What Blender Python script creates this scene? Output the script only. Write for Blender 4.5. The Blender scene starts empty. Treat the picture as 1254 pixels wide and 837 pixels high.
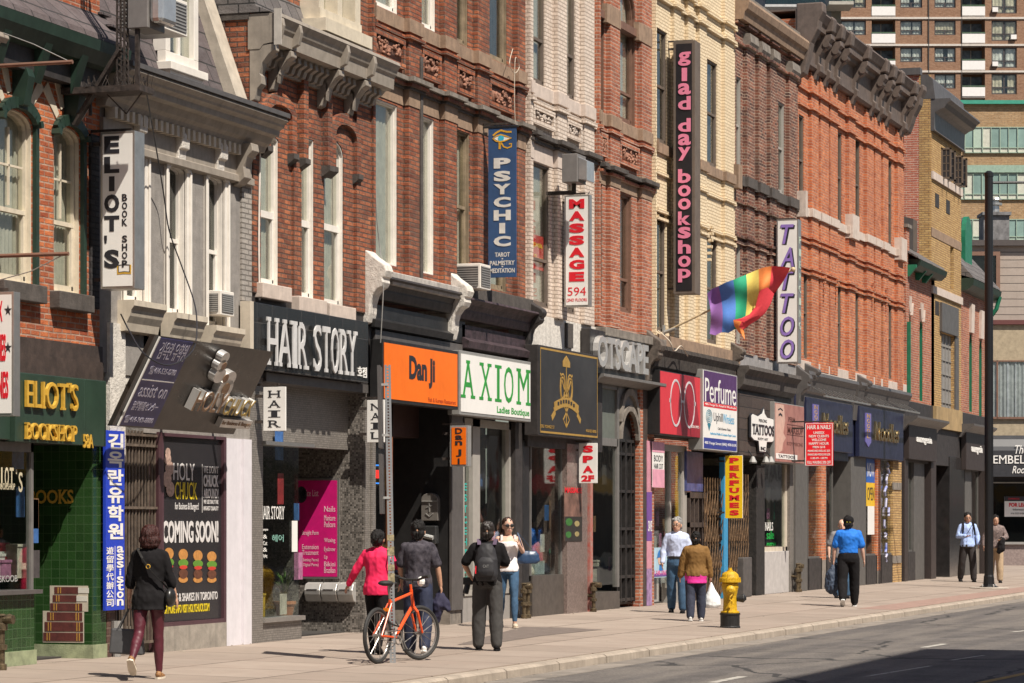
import bpy,math,random
from math import sin,cos,tan,pi,radians,sqrt,atan,atan2
from mathutils import Vector,Matrix,noise,Quaternion
from mathutils.geometry import delaunay_2d_cdt
random.seed(7)
SC=bpy.context.scene
COL=SC.collection
F=3600.0;A=atan(1203.0/3600.0);D=15.4;HC=1.55;HY=643.0
cd=bpy.data.cameras.new('camera');cam=bpy.data.objects.new('camera',cd);COL.objects.link(cam)
cam.location=(0,-D,HC);cam.rotation_euler=(radians(90),0,A-radians(90))
cd.sensor_width=36;cd.lens=36*F/1254;cd.shift_y=(HY-418.5)/1254
cd.clip_start=0.5;cd.clip_end=1500
SC.camera=cam
SUN=Vector((0.62,1.0,-1.72)).normalized()
w=bpy.data.worlds.new('World');SC.world=w;w.use_nodes=True
nt=w.node_tree;bg=nt.nodes['Background']
sky=nt.nodes.new('ShaderNodeTexSky');sky.sky_type='NISHITA';sky.sun_disc=False
sky.sun_elevation=math.asin(-SUN.z);sky.sun_rotation=atan2(-SUN.x,-SUN.y)
sky.altitude=100;sky.air_density=1.0;sky.dust_density=1.5
nt.links.new(sky.outputs[0],bg.inputs[0]);bg.inputs[1].default_value=0.055
sl=bpy.data.lights.new('sun','SUN');sun=bpy.data.objects.new('sun',sl);COL.objects.link(sun)
sl.energy=5.0;sl.angle=radians(0.5);sl.color=(1.0,0.925,0.82)
sun.rotation_euler=SUN.to_track_quat('-Z','Y').to_euler();sun.location=(20,-30,40)
vs=SC.view_settings;vs.view_transform='Standard';vs.look='None';vs.gamma=1;vs.exposure=0.55
SC.render.resolution_x=1024;SC.render.resolution_y=683
cA,sA=cos(A),sin(A)
def S(px,t=0.0):
 k=(px-627)/F
 return(t+D)*(cA+k*sA)/(sA-k*cA)
def dep(s,t):return s*cA+(t+D)*sA
def Z(px,py,t=0.0):return HC-(py-HY)/F*dep(S(px,t),t)
def Zs(py,s,t):return HC-(py-HY)/F*dep(s,t)
def TA(px,s):
 k=(px-627)/F
 return s*(sA-k*cA)/(cA+k*sA)-D
def gz(t):return 0.0 if t>=0 else(0.02*t if t>-4.66 else-0.22)
def G(px,py):
 z=-0.05
 for _ in range(6):
  d=F*(HC-z)/(py-HY);X=(px-627)/F*d
  s=X*sA+d*cA;t=-D+d*sA-X*cA
  z=gz(t)
 return Vector((s,t,z))
ORG={}
def tag(o,label=None,cat=None,group=None,kind=None):
 if label:o['label']=label
 if cat:o['category']=cat
 if group:o['group']=group
 if kind:o['kind']=kind
 return o
def thing(name,label,cat,loc=(0,0,0),rz=0,group=None,local=False):
 o=bpy.data.objects.new(name,None);COL.objects.link(o);o.empty_display_size=0.2
 o.location=loc;o.rotation_euler=(0,0,rz)
 tag(o,label,cat,group)
 ORG[o.name]=Vector((0,0,0))if local else Vector(loc)
 return o
def copy_tree(o,parent=None):
 c=o.copy();COL.objects.link(c);c.parent=parent
 ORG[c.name]=ORG[o.name]
 for ch in list(o.children):copy_tree(ch,c)
 return c
TXT={}
def glyphs(body,bold=0.0,d=0.01,shear=0.0):
 key=(body,bold,d,shear)
 if key in TXT:return TXT[key]
 cu=bpy.data.curves.new('lettering_source','FONT');cu.body=body;cu.offset=bold
 cu.resolution_u=3;cu.extrude=0.5;cu.shear=shear;cu.fill_mode='BOTH'
 ob=bpy.data.objects.new('lettering_source',cu)
 me=bpy.data.meshes.new_from_object(ob)
 vv=[tuple(v.co)for v in me.vertices];ff=[tuple(p.vertices)for p in me.polygons]
 bpy.data.meshes.remove(me);bpy.data.objects.remove(ob);bpy.data.curves.remove(cu)
 TXT[key]=(vv,ff);return TXT[key]
class MB:
 def __init__(s):s.v=[];s.f=[]
 def add(s,vs,fs):
  n=len(s.v);s.v+=[tuple(v)for v in vs];s.f+=[tuple(i+n for i in f)for f in fs];return s
 def hexa(s,p):
  return s.add(p,[(3,2,1,0),(4,5,6,7),(0,1,5,4),(1,2,6,5),(2,3,7,6),(3,0,4,7)])
 def box(s,x0,x1,y0,y1,z0,z1):
  if x0>x1:x0,x1=x1,x0
  if y0>y1:y0,y1=y1,y0
  if z0>z1:z0,z1=z1,z0
  return s.hexa([(x0,y0,z0),(x1,y0,z0),(x1,y1,z0),(x0,y1,z0),(x0,y0,z1),(x1,y0,z1),(x1,y1,z1),(x0,y1,z1)])
 def quad(s,a,b,c,d):return s.add([a,b,c,d],[(0,1,2,3)])
 def prism(s,pts,vec):
  pts=[Vector(p)for p in pts];vec=Vector(vec);n=len(pts)
  vs=pts+[p+vec for p in pts]
  fs=[tuple(reversed(range(n))),tuple(range(n,2*n))]
  fs+=[(i,(i+1)%n,(i+1)%n+n,i+n)for i in range(n)]
  return s.add(vs,fs)
 def prof(s,s0,s1,tz):return s.prism([(s0,t,z)for t,z in tz],(s1-s0,0,0))
 def tube(s,path,r,n=8,caps=True,flat=None):
  path=[Vector(p)for p in path];m=len(path)
  rr=r if isinstance(r,(list,tuple))else[r]*m
  vs=[];fs=[];up=None
  for i,p in enumerate(path):
   d=(path[min(i+1,m-1)]-path[max(i-1,0)])
   if d.length<1e-9:d=Vector((0,0,1))
   d.normalize()
   if up is None:
    up=Vector((0,0,1))if abs(d.z)<0.9 else Vector((1,0,0))
   a=up-d*up.dot(d)
   if a.length<1e-6:a=d.orthogonal()
   a.normalize();up=a;b=d.cross(a)
   for j in range(n):
    th=2*pi*j/n
    vs.append(p+(a*cos(th)+b*sin(th))*rr[i])
  for i in range(m-1):
   for j in range(n):
    fs.append((i*n+j,i*n+(j+1)%n,(i+1)*n+(j+1)%n,(i+1)*n+j))
  if caps:fs+=[tuple(reversed(range(n))),tuple(range((m-1)*n,m*n))]
  return s.add(vs,fs)
 def bar(s,a,b,w,h=None):
  h=h or w;a=Vector(a);b=Vector(b);d=(b-a).normalized()
  up=Vector((0,0,1))if abs(d.z)<0.95 else Vector((0,1,0))
  x=d.cross(up).normalized()*w/2;y=x.normalized().cross(d)*h/2
  return s.hexa([a-x-y,a+x-y,a+x+y,a-x+y,b-x-y,b+x-y,b+x+y,b-x+y])
 def lathe(s,c,prof,n=16,axis='Z'):
  vs=[];fs=[];m=len(prof)
  for r,h in prof:
   for j in range(n):
    th=2*pi*j/n;a,b=r*cos(th),r*sin(th)
    vs.append((c[0]+a,c[1]+b,c[2]+h)if axis=='Z' else((c[0]+a,c[1]+h,c[2]+b)if axis=='Y' else(c[0]+h,c[1]+a,c[2]+b)))
  for i in range(m-1):
   for j in range(n):fs.append((i*n+j,i*n+(j+1)%n,(i+1)*n+(j+1)%n,(i+1)*n+j))
  fs+=[tuple(reversed(range(n))),tuple(range((m-1)*n,m*n))]
  return s.add(vs,fs)
 def ball(s,c,r,n=12,m=8,rot=None):
  if not isinstance(r,(tuple,list)):r=(r,r,r)
  vs=[];fs=[]
  for i in range(m+1):
   ph=pi*i/m
   rr=max(sin(ph),1e-3)
   for j in range(n):
    th=2*pi*j/n
    q=Vector((r[0]*rr*cos(th),r[1]*rr*sin(th),-r[2]*cos(ph)))
    if rot is not None:q=rot@q
    vs.append(Vector(c)+q)
  for i in range(m):
   for j in range(n):fs.append((i*n+j,i*n+(j+1)%n,(i+1)*n+(j+1)%n,(i+1)*n+j))
  return s.add(vs,fs+[tuple(reversed(range(n))),tuple(range(m*n,m*n+n))])
 def torus(s,c,R,r,ax,n=32,m=8):
  ax=Vector(ax).normalized();a=ax.orthogonal().normalized();b=ax.cross(a);c=Vector(c)
  vs=[];fs=[]
  for i in range(n):
   th=2*pi*i/n;e=a*cos(th)+b*sin(th)
   for j in range(m):
    ph=2*pi*j/m
    vs.append(c+e*(R+r*cos(ph))+ax*r*sin(ph))
  for i in range(n):
   for j in range(m):fs.append((i*m+j,((i+1)%n)*m+j,((i+1)%n)*m+(j+1)%m,i*m+(j+1)%m))
  return s.add(vs,fs)
 def ribbon(s,fr,pts,wd,w0=0.0,d=0.005,closed=False):
  pts=[Vector(p)for p in pts];n=len(pts);L=[];R=[]
  for i,p in enumerate(pts):
   a=pts[(i-1)%n]if(closed or i>0)else p
   b=pts[(i+1)%n]if(closed or i<n-1)else p
   t=(b-a).normalized();nn=Vector((-t.y,t.x));ww=wd[i]if isinstance(wd,(list,tuple))else wd
   L.append(p+nn*ww/2);R.append(p-nn*ww/2)
  m=n if closed else n-1
  for i in range(m):
   j=(i+1)%n
   q=[L[i],R[i],R[j],L[j]]
   s.hexa([fr(x.x,x.y,w0)for x in q]+[fr(x.x,x.y,w0+d)for x in q])
  return s
 def plate(s,fr,u0,u1,v0,v1,w0=0.0,d=0.01):
  q=[(u0,v0),(u1,v0),(u1,v1),(u0,v1)]
  return s.hexa([fr(a,b,w0)for a,b in q]+[fr(a,b,w0+d)for a,b in q])
 def poly(s,fr,pts,w0=0.0,d=0.01):
  a=[Vector(fr(p[0],p[1],w0))for p in pts];b=Vector(fr(0,0,w0+d))-Vector(fr(0,0,w0))
  return s.prism(a,b)
 def text(s,body,fr,u0,u1,v0,v1,w0=0.0,d=0.012,bold=0.0,shear=0.0,slab=0,keep=False,cap=None):
  vv,ff=glyphs(body,bold,0.01,shear)
  if not vv:return s
  xs=[v[0]for v in vv];ys=[v[1]for v in vv]
  x0,x1=min(xs),max(xs);y0,y1=min(ys),max(ys)
  if cap:y0,y1=cap
  sx=(u1-u0)/max(x1-x0,1e-6);sy=(v1-v0)/max(y1-y0,1e-6)
  if keep:
   k=min(sx,sy);du=((u1-u0)-(x1-x0)*k)/2;sx=sy=k;u0+=du
  M=lambda x,y,z:fr(u0+(x-x0)*sx,v0+(y-y0)*sy,w0+(z+0.5)*d)
  s.add([M(*v)for v in vv],ff)
  if slab:
   for yy,sg in((min(ys),1),(max(ys),-1)):
    ed=[]
    for f in ff:
     n=len(f)
     for i in range(n):
      a,b=vv[f[i]],vv[f[(i+1)%n]]
      if abs(a[1]-yy)<0.012 and abs(b[1]-yy)<0.012 and a[2]>0 and b[2]>0 and abs(a[0]-b[0])>0.01:
       ed.append((min(a[0],b[0]),max(a[0],b[0])))
    ed.sort();mg=[]
    for a,b in ed:
     if mg and a<=mg[-1][1]+0.01:mg[-1][1]=max(mg[-1][1],b)
     else:mg.append([a,b])
    for a,b in mg:
     if b-a<0.30:
      e=slab;h=0.055
      ya,yb=(yy,yy+sg*h)
      q=[(a-e,ya),(b+e,ya),(b+e,yb),(a-e,yb)]
      if sg<0:q.reverse()
      s.hexa([M(x,y,-0.5)for x,y in q]+[M(x,y,0.52)for x,y in q])
  return s
 def build(s,name,mat,parent=None,smooth=False,bevel=0.0,label=None,org=None):
  me=bpy.data.meshes.new(name)
  o3=org if org is not None else(ORG[parent.name]if parent else Vector((0,0,0)))
  me.from_pydata([(a-o3[0],b-o3[1],c-o3[2])for a,b,c in s.v],[],s.f)
  me.validate();me.update()
  if mat:me.materials.append(mat)
  if smooth:
   for p in me.polygons:p.use_smooth=True
  o=bpy.data.objects.new(name,me);COL.objects.link(o)
  if parent:o.parent=parent
  ORG[o.name]=Vector(o3)
  if not parent and org is not None:o.location=org
  if bevel:
   m=o.modifiers.new('bevel','BEVEL');m.width=bevel;m.segments=2;m.limit_method='ANGLE';m.angle_limit=radians(50)
  if label:o['label']=label
  return o
def fac(t):return lambda u,v,w:(u,t-w,v)
def blade(s):return lambda u,v,w:(s-w,-u,v)
def front(y):return lambda u,v,w:(u,y-w,v)
MATS={}
def N(nt,typ,**kw):
 n=nt.nodes.new(typ)
 for k,v in kw.items():setattr(n,k,v)
 return n
def rgb(c):return(c[0],c[1],c[2],1.0)
def pm(name,col,rough=0.6,metal=0.0,var=0.12,scale=6.0,bump=0.0,col2=None,streak=0.0,spec=0.5,fine=60.0):
 if name in MATS:return MATS[name]
 m=bpy.data.materials.new(name);m.use_nodes=True;t=m.node_tree;b=t.nodes['Principled BSDF'];L=t.links.new
 b.inputs['Metallic'].default_value=metal;b.inputs['Specular IOR Level'].default_value=spec
 g=N(t,'ShaderNodeNewGeometry')
 n1=N(t,'ShaderNodeTexNoise');n1.inputs['Scale'].default_value=scale;n1.inputs['Detail'].default_value=8;n1.inputs['Roughness'].default_value=0.65
 L(g.outputs['Position'],n1.inputs['Vector'])
 cr=N(t,'ShaderNodeMapRange');cr.inputs[1].default_value=0.3;cr.inputs[2].default_value=0.72
 L(n1.outputs['Fac'],cr.inputs[0])
 mx=N(t,'ShaderNodeMix',data_type='RGBA')
 c2=col2 or tuple(max(0,c*(1-var*2.2))for c in col)
 mx.inputs[6].default_value=rgb(col);mx.inputs[7].default_value=rgb(c2)
 L(cr.outputs[0],mx.inputs[0])
 out=mx.outputs[2]
 if streak:
  mp=N(t,'ShaderNodeMapping');mp.inputs['Scale'].default_value=(7,7,0.6)
  L(g.outputs['Position'],mp.inputs['Vector'])
  n2=N(t,'ShaderNodeTexNoise');n2.inputs['Scale'].default_value=1.6;n2.inputs['Detail'].default_value=6
  L(mp.outputs[0],n2.inputs['Vector'])
  r2=N(t,'ShaderNodeMapRange');r2.inputs[1].default_value=0.5;r2.inputs[2].default_value=0.75;r2.inputs[4].default_value=streak
  L(n2.outputs['Fac'],r2.inputs[0])
  m2=N(t,'ShaderNodeMix',data_type='RGBA');m2.inputs[7].default_value=rgb(tuple(c*0.35 for c in col))
  L(r2.outputs[0],m2.inputs[0]);L(out,m2.inputs[6]);out=m2.outputs[2]
 L(out,b.inputs['Base Color'])
 rr=N(t,'ShaderNodeMapRange');rr.inputs[3].default_value=max(0.02,rough-0.1);rr.inputs[4].default_value=min(1,rough+0.1)
 L(n1.outputs['Fac'],rr.inputs[0]);L(rr.outputs[0],b.inputs['Roughness'])
 if bump:
  n3=N(t,'ShaderNodeTexNoise');n3.inputs['Scale'].default_value=fine;n3.inputs['Detail'].default_value=4
  L(g.outputs['Position'],n3.inputs['Vector'])
  ad=N(t,'ShaderNodeMath',operation='MULTIPLY_ADD');ad.inputs[1].default_value=0.5
  L(n3.outputs['Fac'],ad.inputs[0]);L(n1.outputs['Fac'],ad.inputs[2])
  bp=N(t,'ShaderNodeBump');bp.inputs['Strength'].default_value=bump;bp.inputs['Distance'].default_value=0.02
  L(ad.outputs[0],bp.inputs['Height']);L(bp.outputs[0],b.inputs['Normal'])
 MATS[name]=m;return m
def brick(name,c1,c2,mortar,soot=0.35,row=0.0667,wid=0.215,ms=0.011,bump=0.9,sootcol=(0.05,0.04,0.035),rough=0.85,offset=0.5,c3=None,big=0.35):
 if name in MATS:return MATS[name]
 m=bpy.data.materials.new(name);m.use_nodes=True;t=m.node_tree;b=t.nodes['Principled BSDF'];L=t.links.new
 g=N(t,'ShaderNodeNewGeometry');sp=N(t,'ShaderNodeSeparateXYZ');L(g.outputs['Position'],sp.inputs[0])
 ad=N(t,'ShaderNodeMath',operation='ADD');L(sp.outputs[0],ad.inputs[0]);L(sp.outputs[1],ad.inputs[1])
 wn=N(t,'ShaderNodeTexNoise');wn.inputs['Scale'].default_value=1.1;wn.inputs['Detail'].default_value=3;L(g.outputs['Position'],wn.inputs['Vector'])
 wz=N(t,'ShaderNodeMath',operation='MULTIPLY_ADD');wz.inputs[1].default_value=0.03
 L(wn.outputs['Fac'],wz.inputs[0]);L(sp.outputs[2],wz.inputs[2])
 cb=N(t,'ShaderNodeCombineXYZ');L(ad.outputs[0],cb.inputs[0]);L(wz.outputs[0],cb.inputs[1])
 def bt(a,c,mo,bias=0.0,off=0.0):
  k=N(t,'ShaderNodeTexBrick');k.offset=offset;k.inputs['Scale'].default_value=1
  k.inputs['Brick Width'].default_value=wid;k.inputs['Row Height'].default_value=row
  k.inputs['Mortar Size'].default_value=ms;k.inputs['Mortar Smooth'].default_value=0.35;k.inputs['Bias'].default_value=bias
  k.inputs['Color1'].default_value=rgb(a);k.inputs['Color2'].default_value=rgb(c);k.inputs['Mortar'].default_value=rgb(mo)
  L(cb.outputs[0],k.inputs['Vector']);return k
 k=bt(c1,c2,mortar)
 out=k.outputs['Color']
 nv=N(t,'ShaderNodeTexNoise');nv.inputs['Scale'].default_value=4.5;nv.inputs['Detail'].default_value=9;nv.inputs['Roughness'].default_value=0.8
 mp=N(t,'ShaderNodeMapping');mp.inputs['Scale'].default_value=(1,1,2.2);L(g.outputs['Position'],mp.inputs[0]);L(mp.outputs[0],nv.inputs['Vector'])
 r1=N(t,'ShaderNodeMapRange');r1.inputs[1].default_value=0.38;r1.inputs[2].default_value=0.68;r1.inputs[3].default_value=0;r1.inputs[4].default_value=min(1,big*2.1)
 L(nv.outputs['Fac'],r1.inputs[0])
 m1=N(t,'ShaderNodeMix',data_type='RGBA');m1.blend_type='MULTIPLY';cc=c3 or tuple(0.45*x/max(c1)for x in c1)
 m1.inputs[7].default_value=rgb(cc);L(r1.outputs[0],m1.inputs[0]);L(out,m1.inputs[6]);out=m1.outputs[2]
 ns=N(t,'ShaderNodeTexNoise');ns.inputs['Scale'].default_value=0.7;ns.inputs['Detail'].default_value=10;ns.inputs['Roughness'].default_value=0.72
 mp2=N(t,'ShaderNodeMapping');mp2.inputs['Scale'].default_value=(1.5,1.5,0.7);mp2.inputs['Location'].default_value=(3,1,7);L(g.outputs['Position'],mp2.inputs[0]);L(mp2.outputs[0],ns.inputs['Vector'])
 r2=N(t,'ShaderNodeMapRange');r2.inputs[1].default_value=0.45;r2.inputs[2].default_value=0.7;r2.inputs[4].default_value=soot
 L(ns.outputs['Fac'],r2.inputs[0])
 m2=N(t,'ShaderNodeMix',data_type='RGBA');m2.inputs[7].default_value=rgb(sootcol);L(r2.outputs[0],m2.inputs[0]);L(out,m2.inputs[6])
 mp3=N(t,'ShaderNodeMapping');mp3.inputs['Scale'].default_value=(4.5,4.5,0.3);L(g.outputs['Position'],mp3.inputs[0])
 n3=N(t,'ShaderNodeTexNoise');n3.inputs['Scale'].default_value=1.0;n3.inputs['Detail'].default_value=7;n3.inputs['Roughness'].default_value=0.7;L(mp3.outputs[0],n3.inputs['Vector'])
 r3=N(t,'ShaderNodeMapRange');r3.inputs[1].default_value=0.5;r3.inputs[2].default_value=0.72;r3.inputs[4].default_value=soot*1.1;L(n3.outputs['Fac'],r3.inputs[0])
 m3=N(t,'ShaderNodeMix',data_type='RGBA');m3.inputs[7].default_value=rgb(tuple(0.25*a_+0.75*b_ for a_,b_ in zip(c1,sootcol)));L(r3.outputs[0],m3.inputs[0]);L(m2.outputs[2],m3.inputs[6])
 L(m3.outputs[2],b.inputs['Base Color']);b.inputs['Roughness'].default_value=rough
 nf=N(t,'ShaderNodeTexNoise');nf.inputs['Scale'].default_value=45;nf.inputs['Detail'].default_value=3;L(g.outputs['Position'],nf.inputs['Vector'])
 hh=N(t,'ShaderNodeMath',operation='MULTIPLY_ADD');hh.inputs[1].default_value=-1.0;L(k.outputs['Fac'],hh.inputs[0])
 hf=N(t,'ShaderNodeMath',operation='MULTIPLY');hf.inputs[1].default_value=0.5;L(nf.outputs['Fac'],hf.inputs[0]);L(hf.outputs[0],hh.inputs[2])
 bp=N(t,'ShaderNodeBump');bp.inputs['Strength'].default_value=bump;bp.inputs['Distance'].default_value=0.016
 L(hh.outputs[0],bp.inputs['Height']);L(bp.outputs[0],b.inputs['Normal'])
 MATS[name]=m;return m
def glass(name,tint=(0.75,0.8,0.8),refl=1.0):
 if name in MATS:return MATS[name]
 m=bpy.data.materials.new(name);m.use_nodes=True;t=m.node_tree;L=t.links.new
 t.nodes.remove(t.nodes['Principled BSDF']);o=t.nodes['Material Output']
 tr=N(t,'ShaderNodeBsdfTransparent');tr.inputs[0].default_value=rgb(tint);refl=refl*.85
 gl=N(t,'ShaderNodeBsdfGlossy');gl.inputs['Roughness'].default_value=0.03;gl.inputs[0].default_value=(refl,refl,refl,1)
 g=N(t,'ShaderNodeNewGeometry');nn=N(t,'ShaderNodeTexNoise');nn.inputs['Scale'].default_value=0.9;L(g.outputs['Position'],nn.inputs['Vector'])
 bp=N(t,'ShaderNodeBump');bp.inputs['Strength'].default_value=0.25;bp.inputs['Distance'].default_value=0.03;L(nn.outputs['Fac'],bp.inputs['Height']);L(bp.outputs[0],gl.inputs['Normal'])
 fr=N(t,'ShaderNodeFresnel')
 bi=N(t,'ShaderNodeMapRange');bi.inputs[3].default_value=1.55;bi.inputs[4].default_value=1/1.55;L(g.outputs['Backfacing'],bi.inputs[0]);L(bi.outputs[0],fr.inputs[0])
 mx=N(t,'ShaderNodeMixShader');L(fr.outputs[0],mx.inputs[0]);L(tr.outputs[0],mx.inputs[1]);L(gl.outputs[0],mx.inputs[2])
 L(mx.outputs[0],o.inputs[0]);MATS[name]=m;return m
def emis(name,col,st=1.5):
 if name in MATS:return MATS[name]
 m=bpy.data.materials.new(name);m.use_nodes=True;b=m.node_tree.nodes['Principled BSDF']
 b.inputs['Base Color'].default_value=rgb(col);b.inputs['Emission Color'].default_value=rgb(col);b.inputs['Emission Strength'].default_value=st
 MATS[name]=m;return m
brickRedA=brick('red brick with pale mortar',(0.66,0.215,0.07),(0.38,0.10,0.038),(0.46,0.33,0.25),soot=0.35,big=.45)
brickRedB=brick('old dark red brick',(0.49,0.17,0.072),(0.20,0.072,0.040),(0.17,0.125,0.095),soot=0.5,big=.5)
brickRedC=brick('weathered red brown brick',(0.50,0.18,0.078),(0.22,0.082,0.044),(0.13,0.095,0.075),soot=0.5,big=.5)
brickWhite=brick('white painted brick',(0.72,0.62,0.53),(0.62,0.53,0.45),(0.42,0.34,0.28),soot=0.28,sootcol=(0.3,0.2,0.14),c3=(0.75,0.66,0.58),big=0.2)
brickRose=brick('rose red brick with pale joints',(0.56,0.20,0.10),(0.33,0.10,0.05),(0.50,0.38,0.30),soot=0.35)
brickCream=brick('cream painted brick',(0.78,0.65,0.45),(0.70,0.57,0.39),(0.52,0.40,0.25),soot=0.2,sootcol=(0.45,0.33,0.2),c3=(0.85,0.78,0.7),big=0.15)
brickBrown=brick('sooty brown brick',(0.34,0.14,0.085),(0.08,0.04,0.035),(0.46,0.37,0.28),soot=0.5,sootcol=(0.035,0.025,0.022),big=0.5)
brickOrange=brick('bright orange brick',(0.70,0.24,0.085),(0.43,0.125,0.05),(0.52,0.34,0.24),soot=0.32,sootcol=(0.25,0.09,0.06),big=0.35)
brickSide=brick('salmon brick',(0.60,0.22,0.13),(0.46,0.14,0.09),(0.66,0.52,0.42),soot=0.15)
brickTan=brick('tan brick',(0.62,0.42,0.17),(0.48,0.30,0.12),(0.30,0.20,0.11),soot=0.2,sootcol=(0.2,0.12,0.07))
brickDarkSide=brick('sooty party wall brick',(0.17,0.075,0.05),(0.06,0.035,0.03),(0.22,0.16,0.12),soot=0.5,wid=0.24,row=0.09)
brickTower=brick('brown tower brick',(0.36,0.215,0.13),(0.30,0.17,0.1),(0.3,0.2,0.15),soot=0.1,row=0.09)
brickOffice=brick('tan office brick',(0.46,0.31,0.17),(0.38,0.25,0.13),(0.38,0.28,0.18),soot=0.15,row=0.09)
tileGreen=brick('green glazed tile',(0.024,0.066,0.018),(0.015,0.044,0.012),(0.055,0.10,0.045),soot=0.12,row=0.105,wid=0.105,ms=0.004,bump=0.3,rough=0.22,offset=0.0,c3=(0.8,0.9,0.7),big=0.2)
tileMosaic=brick('grey mosaic tile',(0.27,0.245,0.22),(0.03,0.028,0.026),(0.14,0.125,0.11),soot=0.1,row=0.03,wid=0.03,ms=0.004,bump=0.2,rough=0.35,offset=0.0,big=0.1)
tileMosaicB=brick('fine grey mosaic tile',(0.27,0.245,0.22),(0.17,0.155,0.14),(0.10,0.09,0.08),soot=0.15,row=0.03,wid=0.03,ms=0.004,bump=0.2,rough=0.4,offset=0.0,big=0.1)
tileBlack=brick('black slab tile',(0.02,0.02,0.02),(0.015,0.015,0.015),(0.07,0.065,0.06),soot=0.1,row=0.6,wid=0.5,ms=0.006,bump=0.2,rough=0.25,offset=0.0)
planks=brick('dark stained planks',(0.075,0.055,0.045),(0.05,0.038,0.032),(0.01,0.008,0.008),soot=0.2,row=0.24,wid=2.2,ms=0.008,rough=0.7)
stoneBrown=pm('brown sandstone',(0.34,0.23,0.155),0.85,var=0.2,bump=0.3,streak=0.5)
stoneGrey=pm('grey weathered stone',(0.26,0.225,0.19),0.85,var=0.25,bump=0.4,streak=0.5)
stoneDark=pm('blackened stone',(0.10,0.085,0.075),0.85,var=0.25,bump=0.5,streak=0.5)
stonePink=pm('painted pale stone',(0.60,0.50,0.43),0.8,var=0.12,bump=0.3,streak=0.3)
terracotta=pm('carved terracotta',(0.36,0.17,0.11),0.85,var=0.25,bump=0.5)
terracottaPale=pm('painted carved panel',(0.55,0.46,0.39),0.85,var=0.25,bump=0.5)
stucco=pm('grey stucco',(0.30,0.275,0.25),0.9,var=0.16,bump=0.5,streak=0.35)
beige=pm('beige painted woodwork',(0.62,0.54,0.43),0.6,var=0.12,bump=0.1,streak=0.35)
taupe=pm('taupe painted woodwork',(0.33,0.285,0.235),0.6,var=0.15,bump=0.1,streak=0.35)
white=pm('white painted wood',(0.78,0.73,0.66),0.55,var=0.08,bump=0.08,streak=0.15)
whiteOld=pm('flaking white paint',(0.74,0.69,0.62),0.75,var=0.16,scale=14,bump=0.8,streak=0.35)
creamPaint=pm('cream painted frame',(0.66,0.58,0.45),0.6,var=0.12,bump=0.1,streak=0.25)
rawWood=pm('weathered bare wood',(0.33,0.25,0.16),0.85,var=0.3,scale=3,bump=0.3,streak=0.8)
brownFrame=pm('brown painted frame',(0.20,0.105,0.07),0.6,var=0.15)
taupeFrame=pm('dull brown frame',(0.15,0.115,0.09),0.6,var=0.15)
greyFrame=pm('grey painted frame',(0.17,0.16,0.15),0.5,var=0.12,streak=0.2)
greyLight=pm('light grey aluminium',(0.36,0.35,0.33),0.4,0.3,var=0.1)
alu=pm('bare aluminium',(0.55,0.53,0.50),0.35,0.8,var=0.12)
blackPaint=pm('black paint',(0.022,0.021,0.021),0.45,var=0.3,streak=0.0)
blackWood=pm('aged black wood',(0.045,0.038,0.036),0.6,var=0.3,bump=0.2)
darkPurple=pm('faded plum paint',(0.075,0.048,0.055),0.6,var=0.4,scale=9,bump=0.2)
darkBrown=pm('dark brown wood',(0.075,0.052,0.042),0.65,var=0.3,bump=0.3)
charcoal=pm('charcoal painted metal',(0.105,0.095,0.09),0.45,var=0.15,streak=0.2)
corniceGrey=pm('grey brown cornice paint',(0.15,0.112,0.092),0.6,var=0.2,bump=0.15,streak=0.3)
greenDark=pm('dark green paint',(0.018,0.042,0.028),0.5,var=0.2,streak=0.3)
greenSign=pm('green sign board',(0.032,0.062,0.042),0.4,var=0.2,scale=2,streak=0.2)
greenBright=pm('bright green paint',(0.015,0.17,0.09),0.45,var=0.15)
greenStone=pm('pale green stone',(0.33,0.37,0.22),0.8,var=0.25,bump=0.3)
shingle=brick('grey roof slates',(0.17,0.155,0.15),(0.11,0.10,0.098),(0.03,0.03,0.03),soot=0.3,row=0.22,wid=0.3,ms=0.012,bump=0.8,rough=0.8)
shinglePurple=brick('purple grey slates',(0.13,0.105,0.105),(0.095,0.08,0.082),(0.03,0.03,0.03),soot=0.2,row=0.22,wid=0.42,ms=0.012,bump=0.8,rough=0.8)
curtain=pm('grey curtain',(0.50,0.485,0.43),0.9,var=0.15)
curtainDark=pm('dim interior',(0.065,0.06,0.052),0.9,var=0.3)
curtainWhite=pm('white net curtain',(0.70,0.70,0.68),0.9,var=0.15,scale=9)
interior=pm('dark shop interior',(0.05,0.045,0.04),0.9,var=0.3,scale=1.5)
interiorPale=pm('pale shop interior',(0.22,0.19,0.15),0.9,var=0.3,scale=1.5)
GL=glass('window glass',(0.93,0.94,0.91));GLS=glass('shop glass',(0.90,0.93,0.91));GLD=glass('dark window glass',(0.6,0.62,0.6))
gold=pm('gold lettering',(0.74,0.44,0.06),0.4,0.15,var=0.15,scale=14)
goldM=pm('polished brass',(0.85,0.62,0.28),0.2,1.0,var=0.1)
whiteSign=pm('white sign face',(0.82,0.80,0.76),0.4,var=0.05,scale=2,streak=0.06)
blackInk=pm('black lettering',(0.02,0.02,0.025),0.5,var=0.05)
redInk=pm('red lettering',(0.68,0.012,0.025),0.45,var=0.05)
blueSign=pm('blue sign face',(0.02,0.055,0.50),0.4,var=0.05)
navyBanner=pm('navy banner vinyl',(0.035,0.085,0.20),0.5,var=0.15,scale=3)
navy=pm('dark navy fascia',(0.02,0.024,0.06),0.35,var=0.2)
navyPanel=pm('indigo sign panel',(0.045,0.043,0.15),0.45,var=0.08)
orangeSign=pm('orange sign face',(0.90,0.17,0.005),0.4,var=0.08,scale=2,streak=0.07)
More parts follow.
